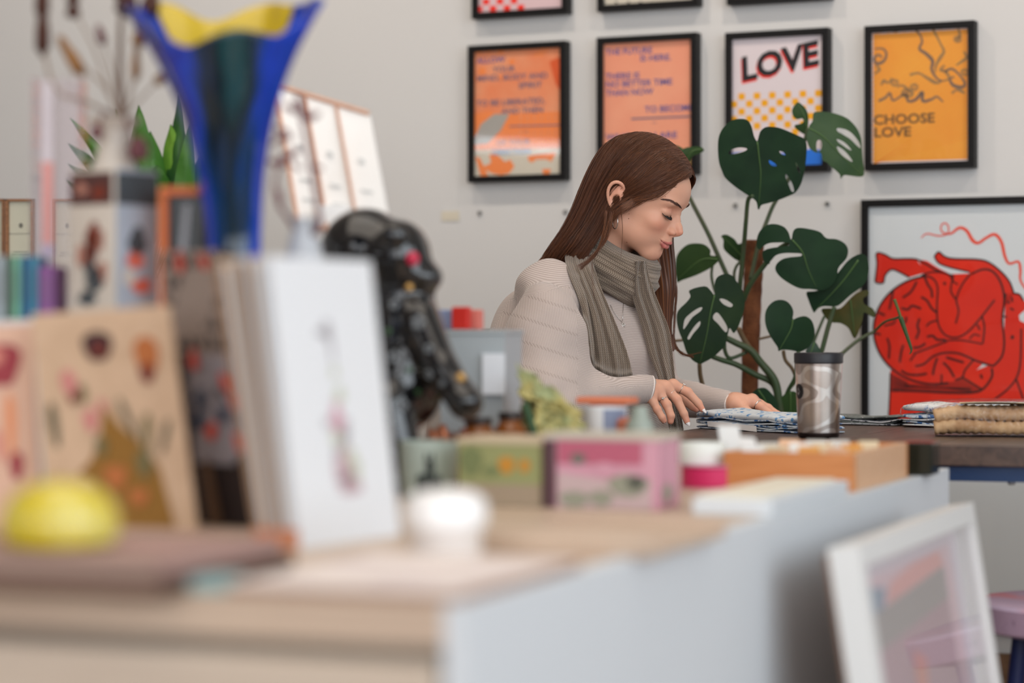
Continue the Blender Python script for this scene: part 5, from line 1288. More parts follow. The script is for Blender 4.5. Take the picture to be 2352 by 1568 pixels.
for gi, (Gd, sign) in enumerate(((NEAR, -1), (FAR, 1))):
    NS, NT = 60, 56; out, inn, uv = [], [], []
    S = np.array([[bic(Gd, i/NS, j/NT) for j in range(NT+1)] for i in range(NS+1)])
    for i in range(NS+1):                                   # keep the hair just outside the scalp
        for j in range(NT+1):
            if j/NT > .62: continue
            p = Vector(S[i, j]); c_ = HO+HU*.035+Lv*.0; d_ = (p-c_).normalized(); h_ = cbvh.ray_cast(c_, d_, .3)
            if h_[0] is not None:
                need = h_[3]+(.0055 if j > 2 else .004); L_ = (p-c_).length; k_ = max(0, 1-max(0, j/NT-.45)/.17)
                if L_ < need: S[i, j] = np.array(c_+d_*(L_+(need-L_)*k_))
    S[:, 1:-1] = (S[:, :-2]+2*S[:, 1:-1]+S[:, 2:])/4
    # outward direction
    du = np.gradient(S, axis=0); dv = np.gradient(S, axis=1); nn = np.cross(du, dv); nn /= np.linalg.norm(nn, axis=2)[..., None]+1e-9
    side = np.sign(np.einsum('ijk,ijk->ij', nn, S-HC)); 
    if np.median(side) < 0: nn = -nn
    for i in range(NS+1):
        clump = .0016*math.sin(i*1.9+gi)+.0011*math.sin(i*4.3)
        for j in range(NT+1):
            S[i, j] += nn[i, j]*clump*min(1, j/14)
    R_ = [[(i/NS*.26+gi, j/NT*.36, 0) for j in range(NT+1)] for i in range(NS+1)]
    hgrid(S, R_); hgrid(S-nn*.007*np.minimum(1, (np.arange(NT+1)/3+.15))[None, :, None], R_)
    nst = 2300 if gi == 0 else 1300
    for q in range(nst):
        s = hr.random(); t0 = 0 if hr.random() < .75 else hr.uniform(0, .5); t1 = min(1.0, hr.uniform(.7, 1.15)); wob = hr.gauss(0, .012); lift = abs(hr.gauss(0, .0011))+.0003
        if hr.random() < .05: lift += hr.uniform(0, .0035)
        K = 22; pts = []
        for j in range(K+1):
            t = t0+(t1-t0)*j/K; ss = min(1, max(0, s+wob*math.sin(t*4+q)*t)); a = min(NS-1e-6, ss*NS); b_ = min(NT-1e-6, t*NT); i0, j0 = int(a), int(b_); fa_, fb_ = a-i0, b_-j0
            i1, j1 = min(i0+1, NS), min(j0+1, NT)
            p = (S[i0, j0]*(1-fa_)*(1-fb_)+S[i1, j0]*fa_*(1-fb_)+S[i0, j1]*(1-fa_)*fb_+S[i1, j1]*fa_*fb_); n_ = nn[i0, j0]
            p = p+n_*(lift*min(1, t*6+.2)+.0016*math.sin(i0*1.0)*0) ; 
            if t > .8: p = p+np.array((hr.gauss(0, .0004), hr.gauss(0, .0004), -.010*(t-.8)*hr.random()))
            pts.append(Vector(p))
        mb = MB(); rad = [.00042*(1-.6*(j/K)**2) for j in range(K+1)]; mb.tube(pts, rad, n=3, cap=False)
        b0 = len(HVt); HVt.extend(mb.v); HRb.extend([(s*.26+gi+hr.uniform(-.02, .02), (k//3)/K*.36, 0) for k in range(len(mb.v))]); HFc.extend([tuple(i+b0 for i in f) for f in mb.f])
def push(p, off):
    c_ = HO+HU*.035; d_ = (p-c_).normalized(); h_ = cbvh.ray_cast(c_, d_, .3)
    return c_+d_*max((p-c_).length, h_[3]+off) if h_[0] is not None else p
def wisp(ctrl, r=.00035, jit=.002, n=1, K=26, out=None):
    for q in range(n):
        c = catmull([(a+hr.gauss(0, jit*900*.5), b_+hr.gauss(0, jit*900*.5), d) for a, b_, d in ctrl], K)
        pts = [px3(p[0], p[1], HY0+p[2]*.01) for p in c]; mb = MB()
        if out: o_ = out*hr.uniform(.5, 1.3); pts = [push(p, o_*min(1, .12+i/6)) if i < 20 else p for i, p in enumerate(pts)]
        mb.tube(pts, [r*(1-.7*i/K) for i in range(K)], n=3, cap=False)
        b0 = len(HVt); HVt.extend(mb.v); sv_ = hr.random(); HRb.extend([(sv_, (k//3)/K*.36, 0) for k in range(len(mb.v))]); HFc.extend([tuple(i+b0 for i in f) for f in mb.f])
wisp([(1546,770,9.5),(1552,798,9),(1568,812,8),(1592,820,7)], n=60, jit=.0035); wisp([(1548,775,9.5),(1554,800,9),(1575,815,8),(1610,808,7)], n=10, jit=.004)
wisp([(1538,600,8.5),(1552,660,8.5),(1550,720,9),(1546,790,9)], n=50, jit=.004); wisp([(1392,486,-8.6),(1388,530,-10),(1370,580,-13),(1334,618,-14)], n=70, jit=.004)
wisp([(1404,490,-9),(1392,545,-11),(1360,590,-14.5),(1330,612,-15.5)], n=50, jit=.006); wisp([(1424,470,-8.8),(1430,520,-7.8),(1428,560,-7),(1426,590,-7)], n=3, jit=.001)
wisp([(1330,440,-1),(1296,530,-1),(1250,590,-3),(1232,612,-5)], n=24, jit=.0035); wisp([(1360,600,-14),(1362,650,-17),(1366,690,-17)], n=3, jit=.003)
# temple locks that sweep back across the ear, with fine hairs along the hairline
for (ctrl, n, j) in (([(1530,420,-5.9),(1496,442,-7.2),(1462,458,-7.8),(1434,474,-7.9),(1412,492,-7.6),(1394,520,-7.2)], 260, .010), ([(1500,436,-7),(1466,454,-7.7),(1440,470,-7.9),(1420,484,-7.8),(1402,506,-7.4)], 120, .006),
                     ([(1520,424,-6),(1490,448,-7.3),(1462,466,-7.7),(1444,478,-7.8),(1430,488,-7.8)], 60, .006), ([(1575,402,-1.2),(1550,410,-3.5),(1520,424,-6),(1490,440,-7.2)], 120, .006)):
    wisp(ctrl, n=n, jit=j, out=.0065)
hair = bpy.data.meshes.new('hair')
ho = None
HVt_ = np.array(HVt); Mi = np.array(wmat(woman).inverted()); HVt_ = HVt_@Mi[:3, :3].T+Mi[:3, 3]
hair.from_pydata(HVt_.tolist(), [], HFc); hair.materials.append(hair_m); hair.polygons.foreach_set('use_smooth', [True]*len(hair.polygons)); hair.update()
ho = bpy.data.objects.new('hair', hair); COL.objects.link(ho); ho.parent = woman; vattr(ho, 'rib', 'FLOAT_VECTOR', HRb)

# ---- brows, lashes, moles
browm = mat('brow_hair', (84, 54, 44), .7); lashm = mat('lashes', (20, 14, 14), .5)
mb = MB(); br = random.Random(4)
rb = [(1565, 477, 0), (1556, 470, 1), (1546, 463, 1), (1535, 459, .8), (1522, 457, .4)]
cb = catmull(rb, 60)
for i in range(330):
    u = br.random()**.9; k = int(u*59); c = cb[k]; w_ = (4.2*(1-u)**.4*min(1, u*9+.45))
    off = br.uniform(-1, 1)*w_; x, y = c[0]+off*.35, c[1]+off*.9
    dx = -5.5+br.gauss(0, .6); dy = -3.6+u*4.2+br.gauss(0, .5)
    if u < .25: dx, dy = -4.0, -5.0
    p0 = cast(hbvh, x, y, .0003); p1 = cast(hbvh, x+dx*.5, y+dy*.5, .0011); p2 = cast(hbvh, x+dx, y+dy, .0007)
    if p0 and p1 and p2: mb.tube([p0, p1, p2], [.00026, .0002, .00008], n=3, cap=False)
def hl(x, y, z): return hw(x, y, z)
for i in range(240):                                      # far brow, mirrored in head space
    u = br.random(); yy = 1.2+3.6*u; zc = 4.35+.5*math.sin(u*2.2)-.25*u+br.uniform(-.28, .28)*(1-.6*u)
    st = hw(14, yy, zc); r = hbvh.ray_cast(st, -HF, .3)
    if r[0] is not None:
        p = r[0]; mb.tube([p-HF*.0002, p+(Lv*.0035+HU*.0012)+HF*.0009, p+(Lv*.006+HU*.001)], [.00026, .0002, .00008], n=3, cap=False)
mb.build('eyebrows', browm, woman, world=True, fix=False)
for sgnY in (-1, 1):
    mb = MB()
    lc = catmull([(8.35, 1.7, 1.68), (8.62, 2.4, 1.46), (8.55, 3.1, 1.40), (8.05, 3.9, 1.56), (7.28, 4.6, 1.93)], 46)
    for i, p in enumerate(lc):
        for r_ in range(3):
            u = i/45; L_ = .55+.45*u+br.uniform(-.1, .1)
            a = hw(p[0]-.05, sgnY*p[1], p[2]); q1 = hw(p[0]+.38*L_, sgnY*(p[1]+.12*u*L_+.03*r_), p[2]-.34*L_); q2 = hw(p[0]+.80*L_, sgnY*(p[1]+.30*u*L_+.04*r_), p[2]-.38*L_)
            mb.tube([a, q1, q2], [.00030, .00022, .00006], n=3, cap=False)
    mb.tube([hw(p[0]-.02, sgnY*p[1], p[2]+.03) for p in lc], [.0004+.0003*math.sin(i/45*3.1) for i in range(46)], n=5)
    mb.build('eyelashes', lashm, woman, world=True, fix=False)
for px, py, r in ((1444, 502, .0010), (1440, 556, .0012), (1445, 491, .0007), (1528, 451, .0007)):
    mb = MB(); p = cast(hbvh, px, py)
    if p: mb.sphere(p, (r, r*.5, r), 8, 6)
    mb.build('beauty_mark', mat('mole_brown', (120, 70, 52), .6), woman, smooth='all', world=True)

# ---- jewellery
silver = mat('silver_jewellery', (214, 212, 208), .18, metal=1.0)
def ringat(p, q, r, rad, name, gem=None, col_=silver):
    p, q = Vector(p), Vector(q); t = (q-p).normalized(); u = t.orthogonal().normalized(); v = t.cross(u); mb = MB()
    mb.tube([p+(u*math.cos(a)+v*math.sin(a))*r for a in np.linspace(0, 2*math.pi, 29)[:-1]], rad, n=6, closed=True)
    if gem:
        d = (Vector(gem[:3])).normalized(); d = (d-t*d.dot(t)).normalized(); mb.sphere(p+d*(r+.0008), gem[3], 12, 8, R=t.to_track_quat('X', 'Z').to_matrix())
    return mb.build(name, col_, woman, smooth='all', world=True)
def lerp3(a, b_, t): return tuple(a[i]+(b_[i]-a[i])*t for i in range(3))
i_ = RH['index']; ringat(lerp3(i_[1], i_[2], .15), i_[2][:3], .0099, .0008, 'index_ring', (.3, -.2, 1, (.0045, .0018, .0016)))
i_ = RH['middle']; ringat(lerp3(i_[1], i_[2], .05), i_[2][:3], .0096, .0006, 'middle_ring')
i_ = RH['ring']; ringat(lerp3(i_[1], i_[2], .25), i_[2][:3], .0094, .0007, 'ring_finger_ring', (-.35, -1, .55, (.0034, .0048, .0018)))
i_ = LH['index']; ringat(lerp3(i_[1], i_[2], .2), i_[2][:3], .0103, .0013, 'braided_ring')
ec = Vector(W(1414, 508, 4.66)); ec.y = hw(.35, -7.3, -2).y; mb = MB(); hz = .0136
eax = Vector((.32, -.05, 0)).normalized()*.0048
mb.tube([ec+Vector((eax.x*math.cos(a)*1.0, -.013*math.cos(a)*.6, hz*math.sin(a))) for a in np.linspace(0, 2*math.pi, 37)[:-1]], .00095, n=8, closed=True); mb.build('hoop_earring', silver, woman, smooth='all', world=True)
mb = MB(); ch = []
for px, py in ((1433, 668), (1432, 690), (1431, 715), (1430, 738)):
    p = cast(sbvh, px, py); ch.append(px3(px, py, (p.y if p else 4.68)-.0025))
mb.tube(ch, .00045, n=5)
ch2 = []
for px, py in ((1402, 700), (1410, 716), (1420, 730), (1429, 740)):
    p = cast(sbvh, px, py); ch2.append(px3(px, py, (p.y if p else 4.68)-.0025))
mb.tube(ch2, .00045, n=5); mb.build('necklace', silver, woman, smooth='all', world=True)
pc = px3(1431, 746, ch[-1].y-.001); mb = MB()
for a, l in ((0, .006), (1.1, .0065), (2.2, .005), (3.3, .0065), (4.4, .007), (5.4, .0055)):
    mb.tube([pc, pc+Vector((math.cos(a)*l, -.0006, math.sin(a)*l))], [.0013, .0004], n=6)
mb.sphere(pc, .0016, 8, 6); mb.build('pendant', silver, woman, smooth='all', world=True)
# nails
nailm = mat('white_nail_varnish', (240, 234, 232), .12, coat=.6); pnail = mat('natural_nail', (232, 190, 176), .25, coat=.3)
def nail(ch, m, ln=.0145, w_=.0048, toward=(.1, -.55, .8), ext=.004):
    a, b_ = Vector(ch[-2][:3]), Vector(ch[-1][:3]); t = (b_-a).normalized(); d = Vector(toward); d = (d-t*d.dot(t)).normalized(); s_ = t.cross(d)
    r = ch[-1][3]; c = b_+d*(r*.55)+t*(ext-ln*.12); R = Matrix((t, s_, d)).transposed(); mb = MB()
    mb.sphere(c, (ln*.58, w_, .0022), 18, 10, R=R, fn=lambda q, v: Vector((q.x, q.y*(1-.45*max(0, q.x/(ln*.58))**2), q.z-abs(q.y)**2*60)))
    mb.build('fingernail', m, woman, smooth='all', world=True)
nail(RH['index'], nailm, .017, .0042, (.55, -.75, .4)); nail(RH['middle'], nailm, .0165, .0052, (.35, -.9, .1), .003)
nail(RH['ring'], pnail, .008, .0040, (.1, -.6, -.6), .001); nail(RH['pinky'], pnail, .008, .0036, (.1, -.6, -.6), .001)

# ---- legs, shoes, stool: hidden by the counter but really there
gx, gy, gz = gridpts((-.2, 4.4, .05), (.85, 5.25, .78), .010)
KR, KL = (.50, 4.52, .53), (.56, 4.78, .53)
kh = ellr((.10, 4.83, .60), (.15, .19, .12))
for S, K, A_ in (((.12, 4.75, .57), KR, (.46, 4.55, .10)), ((.16, 4.93, .57), KL, (.52, 4.80, .10))):
    kh = smin(kh, sCap(gx, gy, gz, S, K, .088, .062), .05); kh = smin(kh, sCap(gx, gy, gz, K, A_, .062, .048), .02)
VJ, FJ = snets(kh, (-.2, 4.4, .05), .010); raw_obj('trousers', laplace(VJ, FJ, 2), FJ, mat('dark_denim', (52, 58, 74), .85, bump=(300, .3)), woman)
for A_ in ((.46, 4.55), (.52, 4.80)):
    mb = MB(); c = P(A_[0]+.06, A_[1]-.02, .045)
    mb.sphere(c, (.13, .045, .045), 20, 12, R=Matrix.Rotation(-YAW, 3, 'Z'), fn=lambda q, v: Vector((q.x, q.y, max(-.042, q.z*(1-.35*v.x)))))
    mb.sphere(P(A_[0]-.005, A_[1], .085), (.05, .042, .055), 16, 10); mb.build('shoe', mat('white_trainer', (216, 212, 206), .5), woman, smooth='all', world=True)
stool((.085, 4.86, 0), 'pink topped stool the woman sits on, hidden behind the counter things', .4, r=.175, H=.475)
# ------------------------------------------------------------ the display counter in the foreground
KZ = 0.72; KH = CAMZ-KZ
KR_ = Vector((0.9343, -0.3565, 0)); KB = Vector((0.3565, 0.9343, 0)); KANG = math.atan2(KR_.y, KR_.x)
K0 = Vector((-0.0388, 1.939, 0))                # near right-hand corner
KD = 2.075
def kpt(px, py):
    """the point of the counter top seen at a photo pixel"""
    Y = KH*FPX/(py-HY); return Vector(((px-CX)/FPX*Y, Y, KZ))
def kloc(p): d = p-K0; return Vector((d.dot(KR_), d.dot(KB), p.z))
cw = thing('display_counter', 'big display counter with a pale wooden top and white side panel', 'counter', K0, KANG)
ktop = wood('pale_counter_wood', (204, 182, 160), (186, 162, 142), 3, .42, (1.2, 9, 9), .1)
kwhite = mat('white_counter_panel', (212, 217, 221), .5); kfront = wood('beige_drawer_wood', (206, 190, 172), (190, 172, 154), 3, .55, (1, 1, 10), .1)
KL = 2.6
mb = MB(); mb.box((-KL/2-.018, KD/2, KZ-.0175), (KL, KD, .035), bev=.001); mb.build('worktop', ktop, cw)
mb = MB(); mb.box((-.009, KD/2, KZ/2), (.018, KD, KZ), bev=.001); mb.build('side_panel', kwhite, cw)
mb = MB(); mb.box((-KL/2-.02, KD/2+.02, (KZ-.036)/2), (KL-.04, KD-.06, KZ-.036)); mb.build('carcass', kfront, cw)
for i, (z0, z1) in enumerate(((.560, .672), (.40, .552), (.22, .392), (.06, .212))):
    mb = MB(); mb.box((-KL/2-.02, .0, (z0+z1)/2), (KL-.006, .022, z1-z0), bev=.002); mb.build('drawer_front', kfront, cw)

def on_counter(name, label, cat, px, py, rot=0.0, group=None, z=KZ):
    p = kpt(px, py); p.z = z; return thing(name, label, cat, p, rot, group)
def leanbox(mb, B0, wv, hv, tv, mi=None):
    """parallelepiped from a corner and three edge vectors"""
    B0 = Vector(B0); vs = [B0+wv*i+tv*j+hv*k for i in (0, 1) for j in (0, 1) for k in (0, 1)]
    mb.add(vs, [(0, 1, 3, 2), (4, 6, 7, 5), (0, 4, 5, 1), (2, 3, 7, 6), (0, 2, 6, 4), (1, 5, 7, 3)], mi)

# --- prints leaning in a rack: a white one in front, shade-toned and plain ones behind
wcard = mat('white_card', (224, 226, 229), .7); tcard = mat('tan_shade_card', (202, 176, 152), .8); gcard = mat('grey_shade_card', (190, 182, 176), .8); bcard = mat('brown_shade_card', (158, 124, 98), .8)
B0 = kpt(690, 1262); B1 = kpt(915, 1229); wv = (B1-B0); wv = wv.normalized()*.198
top = px3(618, 588, B0.y+.008); hv = top-B0
tv = -(wv.cross(hv)).normalized()
if tv.x > 0: tv = -tv
pr = thing('art_print', 'white art print with a slim flower drawing, front of the leaning stack', 'print', B0)
mb = MB(); leanbox(mb, B0, wv, hv, tv*.003, 0)
off = -tv*.0004; r_ = random.Random(2)
dc = [mat('sketch_grey', (176, 172, 176), .8), mat('sketch_mauve', (192, 166, 172), .8), mat('sketch_green', (192, 196, 176), .8), mat('sketch_rose', (204, 160, 172), .8)]
def dec(u, v, ru, rv, mi, n=12, w=0): mb.poly([B0+wv*(u+ru*math.cos(a)*(1+.25*math.sin(3*a+w)))+hv*(v+rv*math.sin(a)*(1+.2*math.cos(2*a+w)))+off*(1+mi*.2) for a in np.linspace(0, 2*math.pi, n+1)[:-1]], mi)
for u, v, ru, rv, mi in ((.47,.745,.045,.035,1),(.42,.74,.07,.012,1),(.50,.70,.02,.07,1),(.50,.60,.035,.02,3),(.53,.52,.05,.03,3),(.48,.44,.06,.05,4),(.55,.40,.05,.04,1),(.45,.37,.05,.03,3),(.52,.33,.07,.06,1),(.58,.30,.05,.03,3),(.50,.27,.09,.06,2),(.44,.29,.04,.04,1),(.62,.25,.04,.05,3),(.54,.22,.12,.03,2),(.56,.185,.12,.02,2),(.50,.48,.09,.10,1),(.38,.42,.03,.02,1)):
    if ru > .085 and mi != 2: continue
    dec(u, v, ru, rv, mi, w=u*20)
mb.build('sheet', [wcard]+dc, pr, world=True, fix=False)
ORD = ['first', 'second', 'third', 'fourth', 'fifth', 'sixth', 'seventh', 'eighth', 'ninth', 'last']
cards = [(wcard, 'white'), (wcard, 'white'), (tcard, 'tan'), (wcard, 'white'), (bcard, 'brown'), (gcard, 'grey'), (tcard, 'tan'), (wcard, 'white'), (tcard, 'tan'), (bcard, 'brown')]  # tan, grey and brown put the shade of white card edges into colour
for i, (m, nm) in enumerate(cards):
    k = i+1; b = B0+tv*(.0036*k)+Vector((-.0012*k, 0, 0)); b.z = KZ+.0006; h2_ = hv+tv*(.0016*k)-Vector((0, 0, .0006*k*(k % 3))); mb = MB(); leanbox(mb, b, wv*(1-.004*(k % 3)), h2_, tv*.0018)
    single(mb, 'art_card', m, '%s toned art card seen edge-on, %s behind the white print in the leaning stack' % (nm, ORD[i]), 'card', b, 0, 'cards in the leaning stack', world=True)
rk = thing('card_rack', 'low copper coloured wooden rack holding the leaning art cards', 'rack', B0)
cop = wood('orange_rack_wood', (206, 134, 92), (180, 108, 72), 10, .5)
mb = MB(); q = B0-wv*.045; q.z = KZ+.0005; leanbox(mb, q+tv*.001, Vector((wv.x, wv.y, 0)).normalized()*.007, Vector((0, 0, .020)), Vector((tv.x, tv.y, 0)).normalized()*.05); mb.build('front_lip', cop, rk, world=True)

# --- dark patterned journal and the kraft sheets in front of it
def quad_card(name, label, cat, tl, tr, br, bl, Yb, thick, mats, decor=None, group=None, lean=.03, edge=None):
    """upright card seen as the quadrilateral tl,tr,br,bl, leaning back by lean"""
    p = [px3(*bl, Yb[0]), px3(*br, Yb[1]), px3(*tr, Yb[1]+lean), px3(*tl, Yb[0]+lean)]
    n = (p[1]-p[0]).cross(p[3]-p[0]).normalized(); n = n if n.y > 0 else -n
    t = thing(name, label, cat, (p[0]+p[1])/2, 0, group); mb = MB()
    vs = p+[q+n*thick for q in p]; mb.add(vs, [(7, 6, 5, 4), (0, 4, 5, 1), (1, 5, 6, 2), (2, 6, 7, 3), (3, 7, 4, 0)], 0)
    def at(u, v, l=1): return (p[0]*(1-u)+p[1]*u)*(1-v)+(p[3]*(1-u)+p[2]*u)*v-n*.0013*l
    mb.grid([[at(u, v, 0) for u in np.linspace(0, 1, 21)] for v in np.linspace(0, 1, 31)], 0)
    if decor: decor(mb, at)
    mb.build('sheet' if edge is None else edge, mats, t, world=True, fix=False); return t, at
def blob(mb, at, u, v, ru, rv, mi, l=1, rot=0.0, n=16, w=0.0, k=.12):
    pts = []
    for a in np.linspace(0, 2*math.pi, n+1)[:-1]:
        x, y = ru*math.cos(a)*(1+k*math.sin(3*a+w)), rv*math.sin(a)*(1+k*math.cos(2*a+w)); pts.append(at(u+x*math.cos(rot)-y*math.sin(rot), v+x*math.sin(rot)+y*math.cos(rot), l))
    mb.poly(pts, mi)
kraft = mat('kraft_paper', (202, 172, 144), .85, var=(30, (194, 164, 136), .4, .6)); kc = [mat('kraft_plum_disc', (58, 36, 38), .8), mat('print_rust_flower', (176, 104, 56), .8), mat('print_rose', (196, 126, 122), .8), mat('print_gold_brown', (138, 98, 38), .8), mat('print_olive', (108, 100, 66), .8), mat('print_dark_leaf', (84, 82, 62), .8), mat('print_red', (112, 44, 34), .8)]
def deco1(mb, at):
    blob(mb, at, .46, .835, .105, .075, 1); blob(mb, at, .47, .82, .05, .035, 7, 2)
    blob(mb, at, .80, .78, .085, .10, 2); blob(mb, at, .79, .70, .05, .05, 7, 2); blob(mb, at, .24, .66, .05, .09, 3, rot=.5); blob(mb, at, .32, .62, .03, .05, 5, 2); blob(mb, at, .26, .60, .03, .03, 7, 3)
    blob(mb, at, .45, .56, .03, .04, 3); blob(mb, at, .36, .50, .05, .06, 3, rot=.4); blob(mb, at, .10, .48, .032, .12, 6, rot=.10); blob(mb, at, .62, .50, .02, .13, 6, rot=.5); blob(mb, at, .74, .44, .03, .10, 5, rot=-.2); blob(mb, at, .86, .42, .02, .10, 6, rot=-.5)
    mb.poly([at(.30, .02), at(.86, .02), at(.80, .28), at(.68, .40), at(.55, .48), at(.46, .58), at(.42, .44), at(.34, .32), at(.24, .26), at(.36, .22), at(.33, .12)], 4)
    blob(mb, at, .50, .24, .07, .07, 2, 3, k=.3); blob(mb, at, .64, .15, .06, .05, 2, 3, k=.3); blob(mb, at, .70, .30, .05, .07, 5, 3); blob(mb, at, .42, .38, .04, .05, 5, 3)
quad_card('kraft_print', 'kraft paper print with a dark disc and brown floral gown drawing', 'print', (72, 722), (388, 700), (455, 1222), (112, 1216), (2.66, 2.62), .003, [kraft]+kc, deco1)
def deco2(mb, at):
    blob(mb, at, .62, .80, .22, .13, 1, k=.2); blob(mb, at, .55, .84, .10, .05, 2, 2); blob(mb, at, .70, .50, .06, .18, 3); blob(mb, at, .55, .40, .05, .10, 2, rot=.4); blob(mb, at, .75, .3, .08, .08, 1); blob(mb, at, .3, .65, .1, .1, 3)
quad_card('kraft_print', 'kraft paper print with deep red blossoms, cut by the left edge', 'print', (-120, 752), (74, 742), (96, 1209), (-110, 1209), (2.70, 2.70), .003, [mat('pink_kraft_paper', (210, 172, 150), .85), mat('print_crimson', (148, 58, 66), .8), mat('print_blush', (204, 130, 116), .8), mat('print_coral', (214, 140, 100), .8)], deco2)
damask = [mat('journal_black_brown', (36, 24, 24), .6), mat('journal_taupe', (150, 134, 124), .7), mat('journal_black_motif', (46, 40, 42), .7), mat('journal_red', (196, 72, 56), .7), mat('journal_navy', (44, 56, 78), .7), mat('journal_bronze', (92, 66, 44), .6), mat('journal_lilac_grey', (146, 140, 146), .7)]
def deco3(mb, at):
    mb.poly([at(0, .62), at(1, .62), at(1, 1), at(0, 1)], 1); r3 = random.Random(5)
    mb.poly([at(.30, .22, 1), at(.72, .22, 1), at(1, .34, 1), at(1, .62, 1), at(.30, .62, 1)], 6)
    for i in range(7):
        for j in range(5):
            blob(mb, at, .08+i*.15+.05*(j % 2), .66+j*.075, .05, .026, 2, 2, k=.35, w=i*2+j)
            blob(mb, at, .08+i*.15+.05*(j % 2), .66+j*.075, .016, .008, 1, 3)
    for u, v, mi in ((.35,.96,3),(.75,.955,3),(.42,.60,3),(.80,.52,3),(.88,.45,3),(.95,.56,3),(.45,.46,4),(.60,.50,6),(.90,.38,4),(.70,.40,4),(.55,.34,3),(.86,.30,3),(.40,.38,4)): blob(mb, at, u, v, .07, .035, mi, 4, k=.3, w=u*9)
    mb.poly([at(.42, .0, 5), at(.55, .0, 5), at(.50, .24, 5), at(.40, .22, 5)], 5)
quad_card('patterned_journal', 'tall dark journal with black damask and red flowers beside the kraft print', 'journal', (372, 578), (505, 574), (622, 1213), (400, 1196), (2.78, 2.68), .022, damask, deco3)

# --- book block at the left edge with the yellow glass dome
bw = [wood('dark_book_wood', (108, 76, 60), (80, 58, 48), 5, .5, (1, 1, 8)), mat('book_mauve_top', (164, 132, 124), .7), mat('book_dark_brown', (84, 60, 48), .6)]  # last entry: plain dark brown of the lower book's cover
q0 = kpt(380, 1372)
def book(name, label, dx, dy, L, D, z, H, m, rot=0.0):
    t = thing(name, label, 'book', q0+KR_*dx+KB*dy+Vector((0, 0, z)), KANG+rot, 'books stacked at the left front of the counter'); mb = MB()
    mb.box((-L/2, D/2, .0015), (L, D, .003)); mb.box((-L/2, D/2, H-.0015), (L, D, .003)); mb.box((-.0015, D/2, H/2), (.003, D, H-.002)); mb.build('cover', m, t)
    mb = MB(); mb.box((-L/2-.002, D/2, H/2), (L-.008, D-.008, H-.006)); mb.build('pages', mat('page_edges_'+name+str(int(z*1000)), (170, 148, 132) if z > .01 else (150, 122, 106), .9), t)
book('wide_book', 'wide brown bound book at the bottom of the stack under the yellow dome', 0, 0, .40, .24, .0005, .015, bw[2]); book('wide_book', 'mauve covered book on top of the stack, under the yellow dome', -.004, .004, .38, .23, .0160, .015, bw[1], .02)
yg = mat('yellow_blown_glass', (226, 204, 40), .12, trans=.35, coat=.5, var=(26, (236, 224, 120), .45, .65))
dp = px3(138, 1262, 2.12); dp.z = KZ+.0318
mb = MB(); mb.lathe([(.040, 0), (.049, .004), (.053, .015), (.051, .030), (.043, .044), (.030, .053), (.014, .058), (.0001, .059)], n=48)
single(mb, 'glass_dome', yg, 'shiny yellow glass dome sitting on the mauve book', 'paperweight', dp, smooth=True)
# teal card and loose sheets beside the books
mb = MB(); mb.box((0, 0, .006), (.055, .05, .012), bev=.002); single(mb, 'soap_bar', mat('teal_wrapper', (132, 160, 160), .5), 'small muted teal wrapped bar beside the book stack', 'soap', kpt(432, 1362)+KB*.03+Vector((0, 0, .0003)), KANG+.2)
# stack of pale prints at the front right corner
pp = mat('pale_print_paper', (226, 214, 208), .75, var=(9, (208, 194, 192), .5, .62)); pedge = mat('print_stack_edge', (164, 132, 114), .8)
ps = thing('print_stack', 'flat stack of pale prints on the near corner of the counter', 'prints', K0-KR_*.113+KB*.16+Vector((0, 0, KZ+.0003)), KANG)
for i in range(5):
    r0 = random.Random(i); mb = MB(); mb.box((r0.uniform(-.003, .003), r0.uniform(-.002, .002), .0009+i*.0018), (.205, .30, .0016)); mb.build('print', pp if i == 4 else pedge, ps)
# white book/board and a wooden tray further right along the counter
tr_ = thing('wooden_tray', 'flat pale wooden tray in the middle of the counter', 'tray', kloc and (kpt(1290, 1270)+Vector((0, 0, .0003))), KANG)
mb = MB(); mb.box((0, .11, .004), (.20, .26, .008), bev=.001); mb.build('base', ktop, tr_)
for yy in (-.018, .238): mb = MB(); mb.box((0, yy, .014), (.20, .008, .012), bev=.001); mb.build('rim', ktop, tr_)
wb = thing('display_board', 'low cream white display board along the right edge of the counter', 'board', K0+KB*.98-KR_*.105, KANG)
crm = mat('cream_board_top', (232, 226, 208), .6)
mb = MB(); mb.box((.052, .20, KZ+.0105), (.098, .40, .020), bev=.002); mb.build('block', kwhite, wb)
mb = MB(); mb.box((.046, .20, KZ+.0222), (.078, .37, .003)); mb.build('top_sheet', crm, wb)

# --- white lidded candle tin
cd_ = on_counter('candle_jar', 'round white lidded candle jar in front of the green box', 'candle', 1025, 1283)
wj = mat('white_glazed_jar', (238, 236, 234), .25, coat=.3)
mb = MB(); mb.lathe([(.030, 0), (.033, .002), (.0345, .008), (.0345, .030)], n=40); mb.build('jar', mat('jar_frosted', (222, 214, 208), .4), cd_, smooth=True)
mb = MB(); mb.lathe([(.0375, .0302), (.040, .033), (.0405, .050), (.037, .059), (.028, .065), (.012, .068), (.0001, .0685)], n=40); mb.build('lid', wj, cd_, smooth=True)

